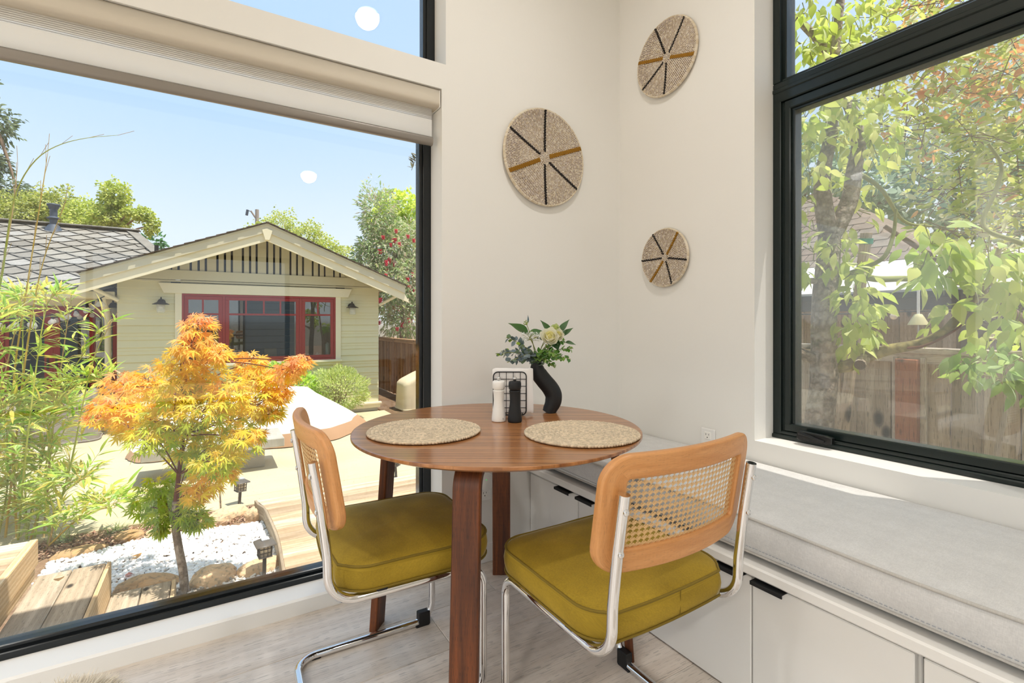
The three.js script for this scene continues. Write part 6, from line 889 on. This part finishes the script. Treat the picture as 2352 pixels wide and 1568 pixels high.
// ------------------------------------------------------------ trees far behind the house
const small = leafGeo([0.03, 0.32, 0.4, 0.3, 0.05], 0.2, 0.12), thin = leafGeo([0.02, 0.12, 0.14, 0.1, 0.02], 0.2, 0.05), needle = leafGeo([0.02, 0.2, 0.24, 0.16, 0.02], 0.3, 0.1);
tree('conifer', 'dark green conifer branches at the far left edge of the sky', [-9.2, -0.6, -28], [[-9.2, -0.6, -28], [-9.1, 6, -28], [-9.0, 13, -28]], 0.35, [[-7.6, 9.2, -28, 0.75, 0.8, 0.8], [-7.8, 7.6, -28, 0.8, 0.6, 0.8], [-7.5, 6.5, -27.8, 1.2, 0.5, 0.9], [-6.6, 6.1, -27.6, 0.9, 0.3, 0.7], [-9.4, 11, -28, 1.6, 1.2, 1.6], [-9.6, 5.6, -28, 2.2, 0.8, 1.4]], [0x64785a, 0x788c68, 0x586c50, 0x8c9c70], needle, 0.17, 900);
tree('plane_tree', 'broad yellow green tree rising behind the grey roof at the left', [-5.2, -0.6, -24.5], [[-5.2, -0.6, -24.5], [-5.1, 2.4, -24.5], [-5.0, 3.6, -24.5]], 0.22, [[-5.9, 5.0, -24.5, 1.0, 0.75, 1.0], [-4.9, 5.3, -24.2, 0.95, 0.7, 0.9], [-5.4, 4.2, -24.2, 1.3, 0.5, 1.0], [-6.8, 4.6, -24.5, 1.0, 0.7, 0.9], [-4.4, 4.6, -24, 0.6, 0.5, 0.6]], [0xb4be54, 0xc8cc66, 0x9eaa4a, 0xd6d678, 0x8e9c48], small, 0.08, 3600);
tree('garden_tree', 'yellow green tree with a hanging branch right of the roof vent', [-3.3, -0.6, -22.6], [[-3.3, -0.6, -22.6], [-3.3, 2.6, -22.6], [-3.2, 3.9, -22.6]], 0.16, [[-3.75, 4.9, -23, 0.75, 0.6, 0.8], [-3.6, 4.4, -22.6, 0.9, 0.45, 0.8], [-2.85, 5.45, -21.7, 0.42, 0.5, 0.5, 0.7], [-2.95, 4.75, -21.9, 0.6, 0.45, 0.6], [-2.0, 4.85, -21.1, 0.25, 0.22, 0.3, 0.22], [-1.75, 4.5, -21.1, 0.2, 0.35, 0.3, 0.22], [-2.4, 4.9, -21.2, 0.18, 0.12, 0.2, 0.1]], [0xb8c850, 0xcdd660, 0xa4b644, 0xdce078], small, 0.075, 3000);
tree('far_conifer', 'small dark green treetop peeping over the end of the grey roof', [-2.3, -0.6, -27.2], [[-2.3, -0.6, -27.2], [-2.3, 4.6, -27.2]], 0.12, [[-2.3, 4.55, -27.2, 0.55, 0.5, 0.5]], [0x4d8a44, 0x3f7a3c], needle, 0.2, 320);
tree('oak_tree', 'sparse yellow green tree behind the ridge of the gabled house', [3.2, -0.6, -23.8], [[3.2, -0.6, -23.8], [3.2, 2.5, -23.8], [3.1, 3.8, -23.8]], 0.2, [[2.6, 5.3, -24.2, 0.75, 0.8, 0.9, 0.8], [1.75, 5.0, -24.6, 0.55, 0.5, 0.6, 0.55], [3.7, 4.9, -23.6, 0.85, 0.65, 0.9], [4.6, 4.1, -23, 0.75, 0.6, 0.8], [3.0, 4.2, -23.8, 1.2, 0.6, 0.8], [4.2, 3.4, -23.2, 1.0, 0.7, 0.8], [5.2, 3.2, -23.2, 0.9, 0.9, 0.8]], [0xc4ca60, 0xd6d676, 0xacb854, 0xbccc5c], small, 0.08, 2500);
{
  const [t, B] = tree('bottlebrush', 'tall bottlebrush tree with red flowers beside the gabled house', [4.3, -0.6, -12.6], [[4.3, -0.6, -12.6], [4.25, 0.6, -12.5], [4.35, 1.7, -12.6], [4.3, 2.6, -12.7]], 0.07, [[3.75, 3.9, -12.9, 0.5, 0.75, 0.6, 0.7], [4.0, 3.0, -12.8, 0.75, 0.75, 0.7], [4.5, 2.2, -12.6, 0.9, 0.8, 0.8], [4.0, 2.0, -12.4, 0.7, 0.7, 0.6], [4.75, 3.1, -13.0, 0.8, 0.8, 0.7], [4.4, 1.2, -12.4, 0.8, 0.6, 0.6, 0.6], [3.5, 2.5, -12.9, 0.45, 0.9, 0.5], [5.6, 2.4, -13, 1.0, 1.4, 0.8, 0.8]], [0xa4bc70, 0xbcc684, 0x8cac68, 0xccd0a8, 0xccbca0], thin, 0.11, 3000, M.barkBrown);
  const bristles = []; for (let i = 0; i < 70; i++) { const a = i * 2.4, y = (i / 70 - 0.5) * 0.1, d = V(Math.cos(a), R(0.1, 0.6), Math.sin(a)).normalize(); bristles.push(rod(V(0, y, 0), V(0, y, 0).addScaledVector(d, 0.05 * R(0.8, 1.1)), 0.0035, 4, { cap: false })); }
  const fl = merge(bristles), m = paint(0xe23a58, 0.8); for (let i = 0; i < 46; i++) part('flower', fl, m, t, [R(3.3, 5.0) - B.x, R(0.9, 3.6) - B.y, R(-12.3, -11.9) - B.z], [0, R(0, 3), 0]).scale.set(R(0.7, 1.2), R(0.8, 1.5), R(0.7, 1.2));
}
tree('lime_tree', 'bright lime green treetop behind the bottlebrush', [5.3, -0.6, -15], [[5.3, -0.6, -15], [5.3, 2.2, -15], [5.2, 3.4, -15]], 0.14, [[5.1, 4.7, -15, 0.75, 0.55, 0.7], [5.6, 4.2, -15, 0.8, 0.6, 0.7], [4.6, 4.2, -15, 0.55, 0.5, 0.6]], [0xdce858, 0xecf274, 0xc4d848], small, 0.1, 1500);
{ // overhanging twig at the top of the window frame
  const B = V(1.42, 2.46, -3.86), t = thing('overhanging_twig', 'leafy twig hanging into view beside the window frame', 'twig', B.toArray()), L = [];
  const pts = smooth([V(0.14, 0.16, 0), V(0.06, 0.06, 0), V(0.01, -0.02, 0), V(-0.02, -0.1, 0)], 12); part('stem', tube(pts, 0.0022, 5), M.barkTwig, t); for (let i = 1; i < 12; i++) for (let k = 0; k < 3; k++) L.push({ m: leafM(pts[i], V(R(-1, 0.6), R(0.1, 1), R(-0.5, 0.5)), R(0.04, 0.07)), c: i % 2, s: 0.05 }); foliage(t, 'leaf', [thin], [0x8f8a70, 0x7c7c5c], L);
}
{
  const t = thing('utility_pole', 'grey utility pole with a small transformer behind the gable', 'pole', [3.2, -0.6, -45]); part('pole', new THREE.CylinderGeometry(0.14, 0.18, 10.9, 12).translate(0, 5.45, 0), M.poleWood, t);
  part('bracket', rod(V(-0.1, 10.2, 0), V(-0.45, 10.75, 0), 0.07, 6), M.poleWood, t); part('insulator', rod(V(-0.75, 10.35, 0), V(-0.68, 10.8, 0), 0.1, 8), M.pipeBlue, t); part('bracket', rod(V(-0.7, 10.75, 0), V(-0.4, 10.7, 0), 0.03, 5), M.pipeBlue, t);
}
// ------------------------------------------------------------ outside the right window
{
  fence('side_fence', 'weathered grey board fence outside the right window', 3.7, -4.2, 1.4, -0.6, 0.885, M.fence, { w: 0.143, alt: true });
  const p = thing('fence_post', 'reddish brown post standing in front of the grey fence', 'post', [3.655, -0.6, -1.3]); part('post', bx(-0.045, 0.045, 0, 1.49, -0.055, 0.055, 0.004, 'y'), M.fenceRed, p); part('cleat', bx(0.0, 0.03, 0.05, 1.5, 0.056, 0.085, 0.003, 'y'), M.fence[0], p); part('cleat', bx(0.0, 0.03, 0.05, 1.5, -0.085, -0.056, 0.003, 'y'), M.fence[0], p);
  const st = thing('tree_stake', 'leaning wooden stake with green tie tape beside the tree', 'stake', [0, 0, 0]), a = V(...STAKE[0]), b = V(...STAKE[1]), a2 = a.clone().add(a.clone().sub(b).normalize().multiplyScalar(0.5)); part('stake', sweep([a2, b], rectProfile(0.046, 0.046, 0.006), {}), M.fence[3], st); const d = a2.clone().sub(b).normalize(); part('tie_tape', tube([b.clone().addScaledVector(d, 0.03), b.clone().addScaledVector(d, 0.06)], 0.036, 12), paint(0x3fa58c, 0.6), st);
  // neighbours
  const h = thing('neighbour_house', 'pinkish roofed house beyond the fence, behind the tree', 'house', [0, 0, 0]);
  part('wall', bx(9.6, 14, -0.6, 2.0, -10, -3.35), M.cream, h); part('fascia', bx(9.3, 9.36, 1.86, 2.12, -10.2, -3.0), M.whiteMatte, h);
  const sl = Math.atan2(1.9, 2.6), e0 = V(9.28, 2.1, 0);
  const rp = part('roof_plane', fromTris([[[9.28, 2.08, -10], [9.28, 2.08, -3.1], [11.9, 3.98, -5.7]], [[9.28, 2.08, -10], [11.9, 3.98, -5.7], [11.9, 3.98, -10]], [[9.28, 2.08, -3.1], [14.5, 2.08, -3.1], [11.9, 3.98, -5.7]]]), M.shinglePink[0], h); boxUV(rp.geometry);
  const rest = []; for (let k = 0; k < 13; k++) { const f = k / 13, x = 9.28 + 2.62 * f, y = 2.1 + 1.9 * f, zr = -3.1 - 2.6 * f; for (let z = -10 + (k % 2) * 0.2; z < zr - 0.1; z += 0.4) { const g = chamfer(0.26, 0.016, 0.385, 0.003, 'z'); g.rotateZ(sl - 0.05); part('shingle', g.translate(x + 0.1, y + 0.075, z + 0.2), M.shinglePink[Math.floor(rnd() * 3)], rp); } }
  const c = thing('patio_roof', 'pale flat patio roof with a dark beam beyond the fence', 'roof', [0, 0, 0]);
  part('roof_panel', at(chamfer(2.6, 0.05, 7.5, 0.004), 8.2, 1.8, -1.6, 0, 0, 0.25), paint(0xd9d2cb, 0.8), c); part('beam', bx(6.95, 7.05, 1.26, 1.44, -5.3, 2.1, 0.004, 'z'), paint(0x4a443e, 0.8), c); part('fascia', bx(6.9, 6.95, 1.4, 1.47, -5.3, 2.1), paint(0x2c2a28, 0.8), c);
  for (const z of [-5.1, -2.1, 1.9]) part('post', bx(6.95, 7.07, -0.6, 1.28, z - 0.06, z + 0.06, 0.004, 'y'), M.fence[2], c); part('brace', rod(V(7, 0.75, -4.6), V(7, 1.3, -4.1), 0.04, 6), paint(0x3c4034, 0.8), c);
  for (let z = -5; z < 2; z += 0.8) part('rafter', at(chamfer(2.5, 0.1, 0.05, 0.003), 8.2, 1.72, z, 0, 0, 0.25), paint(0x6a6058, 0.8), c);
  const sc = thing('privacy_screen', 'tall brown board screen under the patio roof', 'screen', [0, 0, 0]); for (let z = -5.0, i = 0; z < -2.25; z += 0.2, i++) part('board', bx(7.6, 7.63, -0.6, 1.42, z, z + 0.194, 0.003, 'y'), M.fence[i % 4], sc); part('rail', bx(7.56, 7.6, 0.2, 0.3, -5, -2.3), M.fence[2], sc); part('post', bx(7.5, 7.6, -0.6, 1.42, -2.4, -2.26, 0.004, 'y'), M.fence[2], sc);
  const n = thing('grey_cottage', 'blue grey cottage wall with a white door and window behind the fence', 'house', [0, 0, 0]);
  part('wall', bx(9.0, 12, -0.6, 1.28, -3.2, 2.6), paint(0x9aa29c, 0.8), n); part('frieze', bx(8.93, 9.0, 1.16, 1.28, -3.6, 2.6), paint(0xdfe4e6, 0.6), n); part('eave', bx(8.7, 9.0, 1.28, 1.36, -3.7, 2.7), paint(0x8c8f94, 0.8), n);
  const d1 = part('door', [bx(8.96, 9.0, -0.55, 1.1, -3.1, -2.5)], paint(0xd4e0e6, 0.5), n); part('door_trim', [bx(8.94, 9.0, -0.6, 1.16, -2.5, -2.42), bx(8.94, 9.0, 1.1, 1.16, -3.2, -2.42)], paint(0xe8edf0, 0.5), d1);
  const w = part('window', [bx(8.94, 9.0, 0.85, 0.9, -2.3, -1.3), bx(8.94, 9.0, 0.2, 0.26, -2.3, -1.3), bx(8.94, 9.0, 0.2, 0.9, -2.3, -2.22), bx(8.94, 9.0, 0.2, 0.9, -1.78, -1.72)], paint(0xe8edf0, 0.5), n); part('pane', bx(8.97, 8.985, 0.26, 0.85, -2.22, -1.3, 0.001), std({ color: 0x5e6b74, roughness: 0.1 }), w);
  const sL = thing('patio_string_light', 'string of clear bulbs hanging along the dark patio beam', 'string lights', [0, 0, 0]), cc = smooth([V(6.8, 1.27, -5), V(6.8, 1.22, -3.4), V(6.8, 1.24, -2.2), V(6.8, 1.2, -0.8)], 30); part('cord', tube(cc, 0.008, 5), M.cord, sL); for (let i = 0; i < 9; i++) { const p = cc[2 + i * 3]; part('bulb', new THREE.SphereGeometry(0.038, 10, 8), M.lampGlass, sL, [p.x, p.y - 0.05, p.z]); }
  const bell = thing('hanging_bell', 'small pale bell lamp hanging on a cord from the patio beam', 'hanging lamp', [5.9, 1.11, -2.02]); part('shade', lathe([[0, 0.09], [0.03, 0.085], [0.05, 0.05], [0.085, -0.02], [0.08, -0.02], [0.04, 0.05], [0, 0.07]].reverse(), 20), paint(0xcabf8c, 0.6), bell); part('cord', rod(V(0, 0.08, 0), V(0.0, 0.34, 0.0), 0.012, 6), M.whiteMatte, bell); part('clapper', rod(V(0, 0.05, 0), V(0, -0.1, 0), 0.008, 5), M.steel, bell);
  const gl = thing('wire_globe_lamp', 'round wire globe lamp with a bare bulb under the patio beam', 'hanging lamp', [5.9, 1.22, -1.48]); for (let k = 0; k < 7; k++) part('hoop', at(new THREE.TorusGeometry(0.12, 0.003, 5, 28), 0, 0, 0, 0, k * Math.PI / 7), M.cord, gl); part('socket', new THREE.CylinderGeometry(0.022, 0.026, 0.06, 10).translate(0, -0.14, 0), M.cord, gl); part('bulb', lathe([[0.02, -0.17], [0.038, -0.21], [0.036, -0.24], [0, -0.265]].reverse(), 14), M.lampGlass, gl); part('cord', rod(V(0, 0.12, 0), V(0, 0.24, 0), 0.006, 5), M.cord, gl);
}
{
  const B = V(...CAMPHOR.trunk[0]); B.y = -0.6; const t = thing('camphor_tree', 'grey barked tree with pale green leaves just outside the right window', 'tree', B.toArray()), L = [];
  const q = (k) => CAMPHOR[k].map((p) => V(...p).sub(B)); const tr = q('trunk'); tr[0].y = 0;
  branch(t, 'trunk', tr, 0.075, 0.055, M.bark, 18, 40); branch(t, 'burl', [tr[3].clone().add(V(0, -0.07, 0)), tr[3], tr[3].clone().add(V(0, 0.07, 0))], 0.07, 0.07, M.bark, 16, 8);
  branch(t, 'branch', q('a'), 0.05, 0.02, M.bark, 12); branch(t, 'branch', q('b'), 0.05, 0.02, M.bark, 12); branch(t, 'branch', q('low'), 0.036, 0.01, std({ map: T.bark, color: 0xd6d690, roughness: 0.9 }), 12); branch(t, 'branch', q('left'), 0.036, 0.024, M.bark, 10); branch(t, 'branch', q('hor'), 0.022, 0.013, M.barkGreen, 9); branch(t, 'branch', q('horl'), 0.02, 0.012, M.bark, 8); branch(t, 'branch', q('up'), 0.015, 0.007, M.barkGreen, 7); branch(t, 'branch', q('dn'), 0.009, 0.004, M.barkRed, 6); branch(t, 'branch', q('c'), 0.014, 0.006, M.barkGreen, 7); branch(t, 'branch', q('d'), 0.012, 0.007, M.barkGreen, 7); branch(t, 'cut_stub', q('stub'), 0.03, 0.026, M.bark, 10, 4);
  const geo = leafGeo([0.02, 0.13, 0.22, 0.25, 0.23, 0.16, 0.08, 0.01], 0.3, 0.1), pal = [0xdde678, 0xc8da62, 0xd2e25c, 0x9cc05a, 0xeaec8c, 0xb4d05c];
  const by = [[0, 4, 1], [1, 5, 0], [2, 0, 1], [3, 5, 3]];
  for (const [x, y, z, r, c, n, s] of CAMPHOR_CL) {
    const cc = V(x, y, z).sub(B);
    for (let k = 0; k < 2; k++) { const e = cc.clone().add(rdir(0.3).multiplyScalar(r * 0.8)); part('twig', tube([cc.clone().add(rdir().multiplyScalar(r * 0.7)), cc, e], 0.0025, 5), M.barkGreen, t); }
    for (let i = 0; i < n * 1.5; i++) { const d = rdir(), p = cc.clone().addScaledVector(d, r * Math.cbrt(rnd())); L.push({ m: leafM(p, V(d.x * 0.7 + R(-0.4, 0.4), R(-1.3, 0.1), d.z * 0.7 + R(-0.4, 0.4)), s * R(0.75, 1.25), R(-0.9, 0.9)), c: by[c][Math.floor(rnd() * 3)], s }); }
  }
  foliage(t, 'leaf', [geo], pal, L);
}
{
  const B = V(4.6, -0.6, -0.6), t = thing('leafy_thicket', 'dense sunlit shrub tree filling the upper right of the right window', 'tree', B.toArray()), L = [], geo = leafGeo([0.02, 0.12, 0.17, 0.18, 0.13, 0.07, 0.01], 0.25, 0.06), pal = [0xd2dc66, 0xbccc58, 0xe2e67c, 0xacc056, 0xe6e8b8, 0xecb470, 0xf0a870];
  branch(t, 'trunk', [V(0, 0, 0), V(-0.1, 1.4, -0.1), V(-0.3, 2.6, -0.2), V(-0.5, 4, -0.3)], 0.06, 0.03, M.barkBrown, 10); branch(t, 'branch', [V(-0.1, 1.4, -0.1), V(-0.3, 1.9, -0.5), V(-0.5, 2.4, -1.0)], 0.03, 0.015, M.barkBrown, 8);
  const tw = [];
  for (const [x, y, z, r, warm, dens] of THICKET_CL) {
    const cc = V(x, y, z).sub(B); for (let k = 0; k < 4; k++) { const d = V(R(-1, 1), R(-0.5, 0.5), R(-1, 1)).normalize(); tw.push(tube([cc.clone().addScaledVector(d, -r), cc.clone().add(V(0, R(-0.04, 0.04), 0)), cc.clone().addScaledVector(d, r * 1.1)], 0.0028, 4)); }
    for (let i = 0; i < 52 * dens; i++) { const d = rdir(), p = cc.clone().addScaledVector(d, r * 1.35 * Math.cbrt(rnd())), w = warm && rnd() < 0.35; L.push({ m: leafM(p, V(d.x + R(-0.8, 0.8), R(-0.9, 0.6), d.z + R(-0.8, 0.8)), R(0.05, 0.1), R(-1.2, 1.2)), c: w ? 5 + Math.floor(rnd() * 2) : rnd() < 0.04 ? 5 : Math.floor(rnd() * 5), s: 0.07 }); }
  }
  const m = part('twigs', tw, M.barkBrown, t); m.userData.kind = 'stuff'; foliage(t, 'leaf', [geo], pal, L);
}
tree('distant_tree', 'hazy blue green tree beyond the neighbour\'s roof', [16.2, -0.6, -8.6], [[16.2, -0.6, -8.6], [16.2, 3, -8.6], [16.2, 5, -8.6]], 0.2, [[16, 6.0, -8.0, 1.3, 1.1, 1.3], [16, 5.2, -6.6, 1.4, 1.3, 1.4], [16.2, 4.4, -5.2, 1.5, 1.3, 1.4], [16.4, 4.0, -3.4, 1.7, 1.4, 1.4], [16.4, 4.2, -1.5, 1.7, 1.5, 1.4], [16.4, 6.4, -3.8, 1.9, 1.5, 1.4]], [0xa4bc98, 0xb6ccaa, 0x90ac86], small, 0.2, 900);
scene.traverse((o) => { if (o.isMesh) { o.castShadow = true; o.receiveShadow = true; } });
renderer.render(scene, camera);
